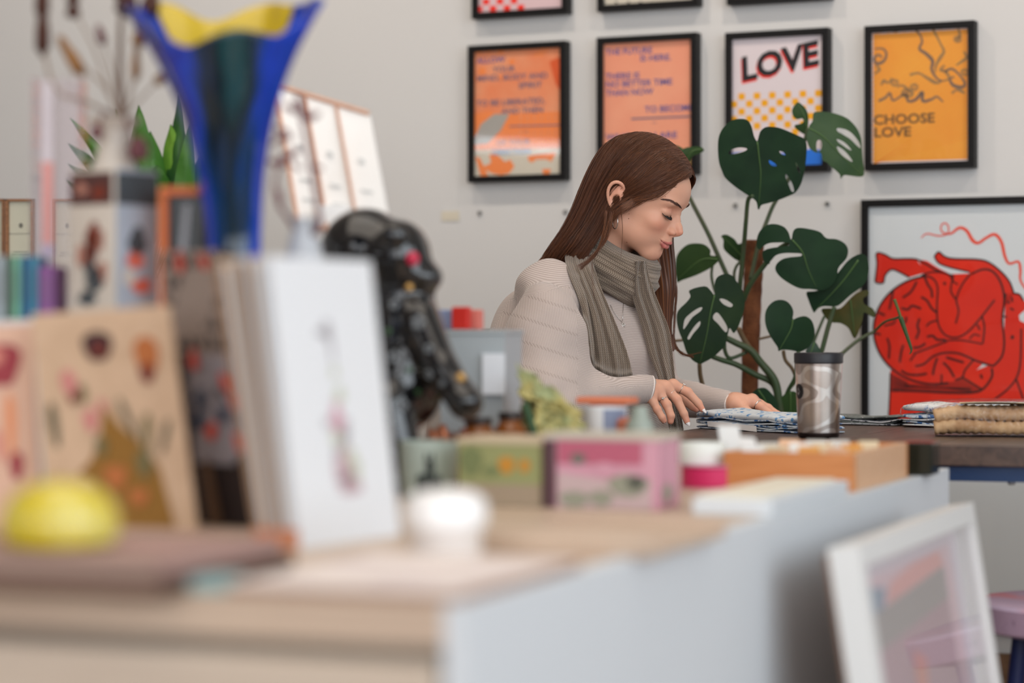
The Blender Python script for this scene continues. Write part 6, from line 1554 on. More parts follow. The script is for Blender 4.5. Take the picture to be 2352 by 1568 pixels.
# --- boxes
def carton(name, label, px, py, W, D, H, mats, decor, rot=KANG, lid=None):
    t = on_counter(name, label, 'box', px, py, rot); mb = MB(); mb.box((W/2, D/2, H/2+.0003), (W, D, H), bev=.0015, mi=0)
    decor(mb); mb.build('carton', mats, t, fix=False)
    if lid:
        mb = MB(); mb.box((W/2, D/2, H+.004), (W+.004, D+.004, .008), bev=.0015); mb.build('lid', lid, t)
    return t
def ell2(c, ex, ez, ru, rv, n=18, w=0.0): return [Vector(c)+Vector(ex)*ru*math.cos(a)*(1+.12*math.sin(3*a+w))+Vector(ez)*rv*math.sin(a) for a in np.linspace(0, 2*math.pi, n+1)[:-1]]
EX, EY, EZ = (1, 0, 0), (0, 1, 0), (0, 0, 1)
gb = [mat('green_box', (146, 148, 98), .6), mat('box_orange_fruit', (190, 132, 44), .6), mat('box_leaf_green', (116, 124, 80), .6), mat('box_kraft_base', (158, 140, 118), .7)]
def dg(mb):
    mb.poly([(0, -.0008, .001), (.112, -.0008, .001), (.112, -.0008, .028), (0, -.0008, .028)], 3)
    mb.poly(ell2((.066, -.0012, .052), EX, EZ, .011, .011), 1); mb.poly(ell2((.090, -.0012, .052), EX, EZ, .007, .009, w=2), 1); mb.poly(ell2((.018, -.0012, .056), EX, EZ, .015, .018), 2); mb.poly(ell2((.045, -.0012, .044), EX, EZ, .012, .006), 2)
carton('patterned_box', 'olive green box with orange fruit motif, left of the pink box', 1052, 1160, .112, .10, .078, gb, dg, lid=mat('box_tan_lid', (196, 178, 150), .7))
pb = [mat('pink_box', (204, 150, 166), .6), mat('deep_pink_band', (180, 92, 114), .6), mat('box_sage', (146, 146, 128), .6), mat('box_pale_mauve', (192, 168, 168), .6), mat('box_dark_side', (84, 56, 62), .6), mat('box_green_dot', (104, 106, 96), .6)]
def dp_(mb):
    mb.poly([(.018, -.0008, .056), (.128, -.0008, .056), (.128, -.0008, .084), (.018, -.0008, .084)], 1); mb.poly([(0, -.0008, .001), (.016, -.0008, .001), (.016, -.0008, .084), (0, -.0008, .084)], 4)
    mb.poly([(.018, -.0008, .001), (.140, -.0008, .001), (.140, -.0008, .040), (.09, -.0008, .036), (.018, -.0008, .044)], 3)
    for c, r, r2, m in (((.045, -.0012, .062), .010, .007, 5), ((.110, -.0012, .030), .026, .014, 2), ((.040, -.0012, .012), .020, .010, 2), ((.120, -.0012, .034), .012, .009, 5), ((.075, -.0012, .014), .016, .010, 2), ((.08, -.0012, .050), .014, .008, 0)): mb.poly(ell2(c, EX, EZ, r, r2), m)
    mb.poly([(.1508, .004, .004), (.1508, .08, .004), (.1508, .08, .082), (.1508, .004, .082)], 0); mb.poly(ell2((.1512, .03, .02), EY, EZ, .02, .012), 2)
carton('patterned_box', 'pink box with deep pink band and grey green motif, right of the olive box', 1250, 1166, .150, .085, .0855, pb, dp_, lid=mat('box_pale_lid', (192, 184, 170), .7))
mug = on_counter('mug', 'pale grey green mug with a dark animal figure, left of the olive box', 'mug', 985, 1146)
mg = [mat('mug_celadon', (178, 190, 180), .4), mat('mug_dark_figure', (58, 66, 62), .5)]
mb = MB(); mb.lathe([(.030, 0), (.034, .003), (.038, .05), (.0385, .076), (.036, .076), (.034, .006), (.0001, .006)], n=36, mi=0)
def cyl_at(a, z, r=.0388): return Vector((r*math.cos(a), r*math.sin(a), z))
for ac, zc_, ra, rz in ((-1.55, .022, .34, .016), (-1.5, .044, .16, .010), (-1.85, .02, .10, .016), (-1.2, .018, .10, .016), (-1.42, .055, .05, .008), (-1.62, .056, .05, .008)):
    pts = [cyl_at(ac+ra*math.cos(t), zc_+rz*math.sin(t), .0392) for t in np.linspace(0, 2*math.pi, 15)[:-1]]; mb.add([cyl_at(ac, zc_, .0396)]+pts, [(0, 1+i, 1+(i+1) % 14) for i in range(14)], 1)
mb.build('cup', mg, mug, smooth=True, fix=False)
mb = MB(); mb.tube([(-.037, 0, .062), (-.052, 0, .058), (-.058, 0, .042), (-.052, 0, .026), (-.0365, 0, .022)], .0045, n=10); mb.build('handle', mg[1], mug, smooth='all')

# --- black glossy bear figurine
blk = mat('glossy_black_resin', (16, 16, 18), .12, coat=.6, var=(20, (44, 46, 48), .58, .66))
bp0 = kpt(935, 1124); bY = bp0.y; sB = bY/FPX
bear = thing('bear_figurine', 'tall glossy black bear figurine standing behind the white print', 'figurine', bp0)
def bx_(px, py, d=0): return px3(px, py, bY+d)
gx, gy, gz = gridpts(tuple(bx_(715, 1150)+Vector((0, -.12, 0))), tuple(bx_(1115, 455)+Vector((0, .16, 0))), .0028)
def be(px, py, d, r): c = bx_(px, py, d); return sEll(gx, gy, gz, c, r)
def bc(a, b_, ra, rb): return sCap(gx, gy, gz, bx_(*a), bx_(*b_), ra, rb)
f_ = be(838, 578, .03, (.062, .060, .062)); f_ = smin(f_, be(915, 590, 0, (.046, .050, .052)), .018); f_ = smin(f_, be(966, 636, -.01, (.031, .032, .023)), .015)
f_ = smin(f_, be(905, 540, -.045, (.017, .010, .017)), .006)
f_ = smin(f_, be(925, 800, .01, (.062, .060, .088)), .03); f_ = smin(f_, be(905, 900, .01, (.066, .062, .060)), .03); f_ = smin(f_, bc((915, 670, 0), (920, 720, 0), .036, .042), .02)
f_ = smin(f_, bc((965, 730, -.03), (1015, 850, -.06), .026, .024), .012); f_ = smin(f_, bc((1015, 850, -.06), (1070, 925, -.08), .024, .023), .008); f_ = smin(f_, be(1068, 922, -.085, (.024, .024, .022)), .006)
f_ = smin(f_, bc((880, 730, .07), (930, 880, .09), .026, .022), .012)
f_ = smin(f_, bc((895, 930, -.035), (925, 1095, -.04), .034, .030), .015); f_ = smin(f_, be(938, 1118, -.055, (.040, .045, .017)), .01); f_ = smin(f_, bc((870, 930, .04), (885, 1095, .04), .034, .030), .015); f_ = smin(f_, be(895, 1118, .03, (.040, .045, .017)), .01)
VBb, FBb = snets(f_, tuple(bx_(715, 1150)+Vector((0, -.12, 0))), .0028); VBb[:, 2] = np.maximum(VBb[:, 2], KZ+.0005)
raw_obj('bear_body', laplace(VBb, FBb, 2) if 'laplace' in globals() else VBb, FBb, blk, bear)
mb = MB(); c = bx_(948, 594, -.052); mb.sphere(c, (.0095, .006, .010), 14, 10); mb.build('eye', mat('figurine_red_eye', (190, 40, 70), .25), bear, smooth='all', world=True)
for px, py, d, r in ((1058, 868, -.09, .0075), (940, 660, -.05, .006)): mb = MB(); mb.sphere(bx_(px, py, d), (r, r*.6, r), 10, 8); mb.build('gold_stud', mat('figurine_gold', (190, 150, 90), .35, metal=.7), bear, smooth='all', world=True)
flc = [mat('figurine_flower_grey', (112, 116, 120), .4), mat('figurine_leaf_green', (62, 96, 60), .4)]
bb_ = BVHTree.FromPolygons([Vector(v) for v in VBb], [tuple(f) for f in FBb])
for px, py, r, k in ((905, 700, 16, 0), (960, 740, 22, 0), (985, 800, 14, 0), (985, 860, 14, 0), (905, 820, 20, 0), (925, 930, 20, 0), (892, 760, 10, 1), (940, 850, 10, 1), (1015, 880, 10, 0), (960, 900, 9, 1)):
    mb = MB(); c0 = px3(px, py, 1)-Vector((0, 0, CAMZ)); d = (px3(px, py, 1.0)-Vector((0, 0, CAMZ))).normalized(); h = bb_.ray_cast(Vector((0, 0, CAMZ)), d, 9)
    if h[0] is None: continue
    n_ = h[1] if h[1].dot(d) < 0 else -h[1]
    for q in range(5):
        a = q*1.2566; u_ = n_.orthogonal().normalized(); w_ = n_.cross(u_); rr = r*sB
        mb.sphere(h[0]+(u_*math.cos(a)+w_*math.sin(a))*rr*.5, (rr*.35, rr*.35, .0022), 8, 6, R=n_.to_track_quat('Z', 'Y').to_matrix())
    mb.build('flower' if k == 0 else 'leaf', flc[k], bear, smooth='all', world=True)

# --- things in the middle of the counter
def px_on(px, Y, z=KZ): p = px3(px, 760, Y); p.z = z; return p
gY = 3.62
gbx = thing('storage_box', 'tall grey plastic box with a white label at the woman\'s elbow', 'box', px_on(1104, gY), KANG+.1)
mb = MB(); mb.lathe([(.052*1.25, 0), (.0575*1.25, .214), (.060*1.25, .216), (.060*1.25, .2215), (.0555*1.25, .2215)], n=4, R=Matrix.Rotation(math.pi/4, 3, 'Z'), fr=None); mb.build('box_body', mat('grey_plastic', (176, 184, 188), .4), gbx)
mb = MB(); mb.box((.036, -.0565, .157), (.034, .002, .060)); mb.build('label', mat('white_label', (232, 236, 242), .6), gbx)
for i, (px, dy, c_, lab, w_, h_, nm) in enumerate(((1026, .02, (150, 166, 204), 'blurred pale blue packet on top of the grey box, nearest the bear', .024, .030, 'pale_blue'), (1060, -.012, (206, 44, 34), 'bright red packet on top of the grey box', .026, .034, 'red'), (1094, .012, (216, 120, 108), 'coral pink packet next to the red one on top of the grey box', .018, .030, 'coral'))):
    mb = MB(); mb.box((0, 0, h_/2), (w_, .018, h_), bev=.003)
    single(mb, 'small_packet', mat('packet_print_'+nm, c_, .5), lab, 'packet', px_on(px, 3.62+dy, KZ+.2222), KANG, 'packets on the grey box')
amb = mat('amber_glass', (150, 84, 26), .15, trans=.4, coat=.3); cop2 = mat('copper_foil', (176, 112, 84), .35, metal=.6)
for px, Y, h_, lab, r in ((1098, 3.42, .098, 'amber glass jar with rounded shoulder in front of the grey box', .030), (1172, 3.46, .104, 'darker amber jar between the grey box and the crumpled leaf ornament', .026)):
    t = thing('amber_jar', lab, 'jar', px_on(px, Y), 0, 'amber jars'); mb = MB(); mb.lathe([(r*.9, 0), (r, .004), (r, h_*.62), (r*.86, h_*.78), (r*.6, h_*.86), (r*.6, h_*.90)], n=30); mb.build('glass', amb, t, smooth=True)
    mb = MB(); mb.lathe([(r*.66, h_*.90+.0003), (r*.66, h_), (.0001, h_)], n=24); mb.build('cap', mat('jar_cap_black', (40, 30, 26), .4), t, smooth=True)
for px, Y, lab, w_ in ((1010, 3.50, 'copper foil wrapped bundle beside the black bear figurine', .03), (1060, 3.36, 'rust brown wrapped bundle in front of the amber jars', .026)):
    mb = MB(); mb.sphere((0, 0, .040), (w_, w_*.8, .040), 18, 12, fn=lambda q, v: q*(1+.14*math.sin(v.x*9+v.z*7)+.08*math.sin(v.y*15))); single(mb, 'foil_bundle', cop2 if px < 1030 else mat('rust_foil', (132, 66, 44), .4, metal=.3), lab, 'bundle', px_on(px, Y, KZ+.0005), smooth='all')
# crumpled yellow-green paper leaf ornament
ygp = mat('yellow_green_paper', (180, 168, 108), .7, var=(38, (158, 166, 122), .45, .62)); ygd = mat('olive_paper_underside', (108, 104, 60), .7)
lf = thing('paper_leaf_ornament', 'crumpled yellow green paper leaf ornament before the woman\'s sleeve', 'ornament', px_on(1258, 3.50))
def crumple(corners_, name, m, seed, nU=12, nV=10, amp=.006):
    r0 = random.Random(seed); mb = MB(); rows = []
    a, b_, c, d = [Vector(q) for q in corners_]
    for i in range(nU):
        row = []
        for j in range(nV): u, v = i/(nU-1), j/(nV-1); p = (a*(1-u)+b_*u)*(1-v)+(d*(1-u)+c*u)*v; row.append(p+Vector((r0.uniform(-1, 1), r0.uniform(-1.4, 1.4), r0.uniform(-1, 1)))*amp)
        rows.append(row)
    mb.grid(rows); o = mb.build(name, m, lf, world=True, fix=False); md = o.modifiers.new('s', 'SOLIDIFY'); md.thickness = .0012; return o
L3 = lambda px, py, d=0: px3(px, py, 3.50+d)
crumple((L3(1190, 835), L3(1330, 940, -.02), L3(1345, 985, -.03), L3(1195, 905, -.02)), 'blade', ygp, 1, amp=.004)
crumple((L3(1235, 905, -.03), L3(1340, 980, -.03), L3(1330, 1040, -.05), L3(1220, 1000, -.05)), 'blade', ygp, 2)
crumple((L3(1195, 860, .03), L3(1290, 900, .03), L3(1280, 1000, .02), L3(1205, 1010, .02)), 'blade', ygd, 3)
mb = MB(); mb.tube([L3(1205, 925, -.04), L3(1225, 985, -.05), L3(1240, 1060, -.03), px_on(1258, 3.50, KZ+.001)], .005, n=8); mb.build('stem', mat('ornament_green', (52, 84, 56), .6), lf, smooth='all', world=True)
mb = MB(); mb.lathe([(.030, .0005), (.032, .004), (.010, .012), (.006, .05), (.005, .08)], n=20); mb.build('foot', mat('ornament_tan', (188, 150, 92), .6), lf, smooth=True)
# small tins and cups behind the pink box
t = thing('printed_cup', 'small white cup with slate blue print behind the pink box', 'cup', px_on(1392, 3.52)); mb = MB()
mb.lathe([(.024, 0), (.026, .003), (.031, .110), (.029, .110), (.024, .006), (.0001, .006)], n=30, mi=0)
for a0_, a1_ in ((-1.75, -.5),): mb.grid([[(.0002+(.0263+.0044*z/.11+.0006)*math.cos(a), (.0263+.0044*z/.11+.0006)*math.sin(a), z) for z in (.06, .107)] for a in np.linspace(a0_, a1_, 12)], 1)
mb.build('cup_body', [mat('cup_white', (226, 228, 230), .4), mat('cup_slate_print', (132, 142, 168), .5)], t, smooth=True, fix=False)
mb = MB(); mb.box((0, 0, .116), (.085, .045, .010), bev=.003); mb.box((0, 0, .0555), (.05, .02, .110)); single(mb, 'coral_tag_stand', mat('coral_orange', (222, 128, 92), .6), 'low coral orange topped stand behind the white cup', 'stand', px_on(1395, 3.62, KZ+.0004), KANG)
mb = MB(); mb.lathe([(.018, 0), (.02, .003), (.02, .085), (.012, .10), (.011, .112), (.0001, .113)], n=24); single(mb, 'small_bottle', mat('sage_bottle', (150, 160, 150), .3), 'small sage green bottle behind the right end of the pink box', 'bottle', px_on(1470, 3.45, KZ+.0003), smooth=True)
mb = MB(); mb.lathe([(.014, 0), (.015, .002), (.015, .088), (.010, .094), (.0001, .095)], n=20); single(mb, 'small_tube', mat('rust_tube', (178, 102, 76), .5), 'slim rust red tube between the white cup and the sage bottle', 'tube', px_on(1436, 3.50, KZ+.0003), smooth=True)

# --- right part: ribbon reel, rolls of tape, wooden crate
rb_ = thing('ribbon_reel', 'magenta ribbon reel lying flat, right of the pink box', 'reel', kpt(1620, 1122)+KB*.03)
mg_ = mat('magenta_ribbon', (204, 40, 96), .45); mb = MB(); mb.lathe([(.016, .002), (.040, .002), (.0415, .004), (.0415, .028), (.040, .030), (.016, .030)], n=40); mb.build('ribbon', mg_, rb_, smooth=True)
mb = MB(); mb.lathe([(.010, 0), (.0435, 0), (.0435, .0018), (.010, .0018)], n=40); mb.lathe([(.010, .0305), (.0435, .0305), (.0435, .0325), (.010, .0325)], n=40); mb.build('flange', mat('pink_flange', (206, 132, 158), .5), rb_, smooth=True)
mb = MB(); mb.lathe([(.018, .0), (.033, .0), (.034, .003), (.034, .026), (.032, .03), (.018, .03), (.0165, .02), (.018, .0)], n=36, cap=False); single(mb, 'tape_roll', mat('white_tape', (226, 230, 224), .5), 'white roll of tape resting on the magenta ribbon reel', 'tape', rb_.location+Vector((-.012, .01, .0330)), 0, smooth=True)
mb = MB(); mb.lathe([(.018, 0), (.044, 0), (.046, .006), (.044, .014), (.018, .014)], n=36); single(mb, 'tape_roll', mat('mint_tape', (136, 174, 146), .5), 'mint green roll of tape behind the magenta ribbon reel', 'tape', kpt(1582, 1100)+KB*.16+Vector((0, 0, .0003)), 0, smooth=True)
tg = kpt(1668, 1108); tg.z = KZ
mb = MB(); leanbox(mb, tg, Vector((.030, -.004, 0)), Vector((-.012, .006, .082)), Vector((.002, .018, 0))); mb2 = mb; single(mb2, 'paper_tag', mat('white_tag_card', (232, 234, 232), .7), 'upright white folded paper tag between ribbon reel and wooden crate', 'tag', tg, world=True)
ora = wood('honey_crate_wood', (206, 138, 84), (190, 120, 66), 8, .5); orp = wood('pale_crate_wood', (222, 180, 144), (210, 164, 126), 8, .5)
cr0 = kpt(1962, 1130); crate = thing('wooden_crate', 'honey coloured open wooden crate near the far end of the counter', 'crate', cr0+Vector((0, 0, .0004)), KANG)
CW, CD, CHh = .185, .36, .052
mb = MB(); mb.box((-CW/2, .006, CHh/2), (CW, .012, CHh), bev=.001); mb.build('front_board', ora, crate)
mb = MB(); mb.box((-CW/2, CD-.006, CHh/2), (CW, .012, CHh), bev=.001); mb.build('back_board', ora, crate)
for xx in (-CW+.006, -.006): mb = MB(); mb.box((xx, CD/2, CHh/2), (.012, CD-.025, CHh), bev=.001); mb.build('side_board', orp, crate)
mb = MB(); mb.box((-CW/2, CD/2, .004), (CW-.025, CD-.025, .006)); mb.build('base_board', orp, crate)
r5_ = random.Random(9); cc = [('white', (232, 232, 228)), ('cream', (222, 204, 170)), ('amber', (222, 160, 84)), ('peach', (226, 184, 150)), ('ivory', (214, 212, 204))]
for i in range(12):
    nm, c_ = cc[i % 5]; x = -CW+.03+(i % 4)*.040+r5_.uniform(-.004, .004); y = .04+(i//4)*.105+r5_.uniform(-.01, .01)
    mb = MB(); mb.box((0, 0, .0265), (.030, .010, .046), bev=.002, R=Matrix.Rotation(r5_.uniform(-.22, .05), 3, 'X'))
    p = cr0+KR_*x+KB*y+Vector((0, 0, .0095)); place = ['at its left side', 'left of its middle', 'right of its middle', 'at its right side'][i % 4]; row = ['front', 'middle', 'back'][i//4]
    single(mb, 'small_packet', mat('crate_packet_'+nm, c_, .6), '%s paper packet standing in the wooden crate, %s row, %s' % (nm, row, place), 'packet', p, KANG+r5_.uniform(-.3, .3), 'packets in the wooden crate')
wtag = cr0+KR_*(-.155)+KB*.10+Vector((0, 0, .07)); mb = MB(); leanbox(mb, cr0+KR_*(-.150)+KB*.022+Vector((0, 0, .012)), Vector((.022, -.006, -.001)), Vector((-.018, .01, .060)), Vector((.0, .002, 0))); single(mb, 'price_card', mat('white_tag_card', 0), 'white card leaning out of the wooden crate', 'card', wtag, world=True)
for px, py, c_, lab in ((1742, 1135, (222, 104, 116), 'coral pink card lying flat in front of the wooden crate'), (1830, 1118, (120, 160, 136), 'mint green card lying flat in front of the wooden crate'), (1868, 1100, (176, 72, 110), 'raspberry card lying flat against the wooden crate')):
    mb = MB(); mb.box((0, 0, .003), (.048, .07, .006)); single(mb, 'flat_card', mat('flat_card_%s' % lab.split()[0], c_, .6), lab, 'card', kpt(px, py)-KR_*.0+Vector((0, 0, .0004)), KANG+.25, 'coloured cards by the wooden crate')
dk = on_counter('dark_glass_block', 'small dark glass box at the far corner behind the wooden crate', 'box', 2085, 1092, KANG)
mb = MB(); mb.box((.012, .03, .0255), (.050, .06, .050), bev=.003); mb.build('glass', mat('dark_green_glass', (40, 44, 36), .1, trans=.3), dk)

# --- riser behind the cards with the tall things
RY = 2.78; RZ = .955
rs = thing('display_riser', 'white display riser hidden behind the leaning prints', 'riser', px_on(372, 3.03, KZ), KANG)
mb = MB(); mb.box((0, 0, (RZ-KZ)/2), (.45, .28, RZ-KZ-.001), bev=.002); mb.build('riser_box', kwhite, rs)
def on_riser(px, Y): p = px3(px, 760, Y); p.z = RZ+.0003; return p
# blue handkerchief vase
vY = 2.90; vb = on_riser(541, vY); vase = thing('glass_vase', 'large flared cobalt blue glass vase with a yellow lining', 'vase', vb)
def vglass(name, c, tr=.55, rough=.06):
    m = mat(name, c, rough, trans=tr, ior=1.3, coat=.4); return m
vz = lambda py: CAMZ-(py-HY)/FPX*vY-vb.z
prof = catmull([(.040, 0, 0), (.035, .03, 0), (.032, .08, 0), (.0355, .13, 0), (.041, .172, 0), (.052, .226, 0), (.072, .284, 0), (.096, .336, 0)], 40)
nA = 120
def rimh(a):  # height offset of the wavy rim
    return .018*math.cos(2*a)+.010*math.cos(5*a+.4)+.055*max(0, math.sin(a))**1.2+.022*max(0, math.cos(a-.35))**6+.016*max(0, math.cos(a-math.pi))**6
def vpt(i, a, off=0.0):
    r, z, _ = prof[i]; u = i/39; lobe = 1+.07*u**3*math.cos(5*a+.4)+.035*u*math.cos(9*a+2)+.10*u**4*max(0, math.cos(a))**5+.12*u**4*max(0, -math.cos(a))**5; rr = (r+off)*lobe
    return Vector((rr*math.cos(a)*(1+.10*u*u)-.016*u*u, rr*math.sin(a), z+rimh(a)*u**2.5+.004))
def vshell(off, i0, i1, name, m, thick, fa=None):
    mb = MB(); A = list(np.linspace(0, 2*math.pi, nA+1)[:-1])
    out = [[vpt(i, a, off) for a in A] for i in range(i0, i1)]; inn = [[vpt(i, a, off-thick) for a in A] for i in range(i1-1, i0-1, -1)]
    mb.grid(out+inn, wrap=True); return mb.build(name, m, vase, smooth='all')
mb_o = vshell(0, 0, 40, 'outer_glass', None, .0022) if False else None
MATS.pop('x', None)
def vase_mat():
    m = mat('cobalt_glass', (14, 44, 170), .08, trans=.35, ior=1.35, coat=.5); nt = m.node_tree; b = nt.nodes['Principled BSDF']; N = nt.nodes.new; L = nt.links.new
    tc = N('ShaderNodeTexCoord'); mp = N('ShaderNodeMapping'); mp.inputs['Scale'].default_value = (9, 9, 1.6); n = N('ShaderNodeTexNoise'); n.inputs['Scale'].default_value = 1.6; n.inputs['Detail'].default_value = 1.5; n.inputs['Distortion'].default_value = 1.2
    cr = N('ShaderNodeValToRGB'); e = cr.color_ramp.elements; e[0].position = .30; e[0].color = lin((20, 38, 150)); e[1].position = .86; e[1].color = lin((14, 74, 84)); e.new(.42).color = lin((30, 80, 222)); e.new(.56).color = lin((16, 62, 110)); e.new(.70).color = lin((8, 34, 44))
    at = N('ShaderNodeAttribute'); at.attribute_name = 'teal'; ad = N('ShaderNodeMath'); ad.operation = 'MULTIPLY_ADD'; ad.inputs[1].default_value = .42; L(at.outputs['Fac'], ad.inputs[0])
    L(tc.outputs['Object'], mp.inputs[0]); L(mp.outputs[0], n.inputs['Vector']); mm_ = N('ShaderNodeMath'); mm_.operation = 'MULTIPLY'; mm_.inputs[1].default_value = .85; L(n.outputs['Fac'], mm_.inputs[0]); L(mm_.outputs[0], ad.inputs[2]); L(ad.outputs[0], cr.inputs[0]); L(cr.outputs[0], b.inputs['Base Color']); return m
og = vshell(0, 0, 40, 'outer_glass', vase_mat(), .0020)
vattr(og, 'teal', 'FLOAT', [max(0, 1-1.35*abs(math.cos(math.atan2(v.co.y, v.co.x)))) for v in og.data.vertices])
# yellow cased lining, showing on the raised back of the bowl
mb = MB(); A = list(np.linspace(math.radians(35), math.radians(145), 50)); rows = [[vpt(i, a, -.0040) for a in A] for i in range(22, 40)]; rows2 = [[vpt(i, a, -.0052) for a in A] for i in range(39, 21, -1)]
mb.grid(rows+rows2); mb.build('yellow_lining', mat('yellow_cased_glass', (206, 176, 34), .2, trans=.15, coat=.4), vase, smooth='all')
mb = MB(); mb.lathe([(.0001, 0), (.046, 0), (.047, .003), (.040, .008), (.0001, .009)], n=40); mb.build('foot', MATS['cobalt_glass'], vase, smooth=True)

# tall square painted bottle with dried stems
bY2 = 2.97; bo = on_riser(262, bY2); bot = thing('painted_bottle', 'tall square painted ceramic bottle holding dried stems', 'bottle', bo, KANG-.25)
kz = bY2/FPX; hb_ = CAMZ-(392-HY)*kz-bo.z; hn = CAMZ-(272-HY)*kz-bo.z; wb_ = .078
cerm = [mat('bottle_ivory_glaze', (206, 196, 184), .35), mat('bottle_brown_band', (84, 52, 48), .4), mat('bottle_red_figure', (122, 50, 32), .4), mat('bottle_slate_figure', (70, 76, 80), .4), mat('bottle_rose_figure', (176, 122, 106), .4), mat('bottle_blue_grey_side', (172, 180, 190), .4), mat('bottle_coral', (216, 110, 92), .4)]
mb = MB(); mb.box((0, 0, hb_/2), (wb_, wb_, hb_), bev=.006, mi=0)
mb.lathe([(.030, hb_-.002), (.024, hb_+.012), (.019, hb_+.03), (.021, hn-.014), (.031, hn-.004), (.033, hn), (.029, hn-.001), (.018, hn-.02)], n=30, mi=0, cap=False)
def face(side, u0, v0, u1, v1, mi, l=1):
    w = wb_/2; o = w+.0003*l
    f = (lambda u, v: (-w+u*wb_, -o, v*hb_)) if side == 0 else (lambda u, v: (o, -w+u*wb_, v*hb_))
    mb.poly([f(u0, v0), f(u1, v0), f(u1, v1), f(u0, v1)], mi)
def fblob(side, u, v, ru, rv, mi, l=2, w_=0.0):
    w = wb_/2; o = w+.0003*l; pts = []
    for a in np.linspace(0, 2*math.pi, 15)[:-1]:
        uu, vv = u+ru*math.cos(a)*(1+.2*math.sin(3*a+w_)), v+rv*math.sin(a)*(1+.15*math.cos(2*a+w_)); pts.append((-w+uu*wb_, -o, vv*hb_) if side == 0 else (o, -w+uu*wb_, vv*hb_))
    mb.poly(pts, mi)
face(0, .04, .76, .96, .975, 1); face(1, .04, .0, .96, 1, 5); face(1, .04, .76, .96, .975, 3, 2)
for s_, u, v, ru, rv, mi in ((0,.55,.55,.16,.09,2),(0,.50,.47,.14,.10,2),(0,.46,.38,.12,.09,3),(0,.68,.52,.12,.07,4),(0,.30,.42,.12,.07,4),(0,.58,.26,.20,.08,3),(0,.72,.30,.14,.08,4),(0,.30,.22,.14,.07,0),(0,.42,.14,.2,.05,3),(0,.30,.87,.12,.04,4),(0,.68,.84,.14,.05,2),(1,.5,.52,.2,.09,3),(1,.45,.40,.2,.06,6),(1,.6,.22,.22,.05,6),(1,.3,.28,.15,.06,0)): fblob(s_, u, v, ru, rv, mi, 3, u*7)
mb.build('bottle_body', cerm, bot, smooth=True, fix=False)
twig = mat('dried_stem', (150, 132, 118), .8); seed = mat('dried_seed_head', (70, 40, 30), .85); husk = mat('golden_husk', (146, 104, 62), .85); mv = mat('mauve_dried_leaf', (104, 62, 66), .85)
mouth = Vector((bo.x, bo.y, bo.z+hn-.01))
def spray(pts, r, m, label, heads=(), name='dried_flower'):
    t = thing(name, label, 'dried flower', mouth, 0, 'dried stems in the painted bottle'); c = catmull(pts, 24); mb = MB()
    P3 = [Vector((mouth.x+random.uniform(-.004, .004), mouth.y+random.uniform(-.004, .004), mouth.z-.12))]+[px3(a, b_, bY2+d) for a, b_, d in c]
    mb.tube(P3, [r]*5+list(np.linspace(r, r*.6, len(P3)-5)), n=6); mb.build('stalk', m, t, smooth='all', world=True)
    for (a, b_, d, ra, rz_, ang, hm) in heads:
        mb = MB(); cpos = px3(a, b_, bY2+d); R = Matrix.Rotation(ang, 3, 'Y')
        mb.sphere(cpos, (ra, ra, rz_), 14, 12, R=R, fn=lambda q, v: q*(1+.16*math.sin(v.z*22)+.1*math.sin(v.x*13+v.y*11))); mb.build('seed_head', hm, t, smooth='all', world=True)
    return t
spray([(268,270,0),(200,235,-.02),(140,215,-.03),(108,150,-.03),(96,20,-.03),(94,-40,-.03)], .0028, twig, 'dried stalk with a long dark seed spike near the left edge', [(98,70,-.03,.0085,.034,0,seed),(97,-8,-.03,.0085,.030,0,seed)])
spray([(272,270,0),(240,200,0),(200,160,.0),(158,110,.0),(140,80,0)], .0022, twig, 'dried stalk ending in a golden brown husk', [(165,132,0,.0080,.028,-.55,husk)])
spray([(276,270,0),(262,180,.02),(242,110,.02),(228,70,.02)], .0018, twig, 'dried stalk with a small mauve bud', [(232,82,.02,.0055,.013,-.3,mv)])
spray([(278,270,0),(275,150,.01),(278,40,.01),(284,-30,.01)], .0042, mat('thick_brown_stalk', (112, 88, 74), .85), 'thick brown dried stalk rising behind the vase rim', [(292,8,.01,.013,.018,.2,seed),(285,-30,.01,.012,.02,0,seed)])
spray([(282,270,0),(305,190,-.02),(325,90,-.02),(338,20,-.02)], .0024, twig, 'dried stalk with clustered dark pods at the vase rim', [(332,55,-.02,.011,.014,.3,seed),(345,10,-.02,.012,.016,.2,seed),(318,90,-.02,.008,.010,0,husk),(312,150,-.02,.0055,.020,0,husk)])
spray([(284,270,0),(330,220,.0),(368,180,0)], .0018, twig, 'short dried stalk with a brown tip beside the vase', [(372,178,0,.006,.013,.8,husk)])
spray([(270,270,0),(220,120,0),(180,40,0),(168,0,0)], .0018, twig, 'dried stalk topped by a round dark pod', [(168,26,0,.0085,.0095,0,seed),(168,-6,0,.008,.01,0,seed)])
# mauve leaves hanging round the bottle's neck
for px, py, r, lab in ((318, 345, .013, 'plum coloured dried bud at the right of the bottle neck'), (222, 305, .008, 'mauve dried leaf left of the bottle neck')):
    mb = MB(); mb.sphere((0, 0, 0), (r, r*.7, r*1.2), 14, 10, fn=lambda q, v: q*(1+.15*math.sin(v.z*8))); p = px3(px, py, bY2-.045); mb.tube([Vector((0, 0, 0)), (mouth+Vector((0, 0, .008))-p)*.5+Vector((0, -.004, .02)), mouth+Vector((0, -.012, .008))-p], .0015, n=5); single(mb, 'dried_bud', mv, lab, 'dried flower', p, smooth='all')

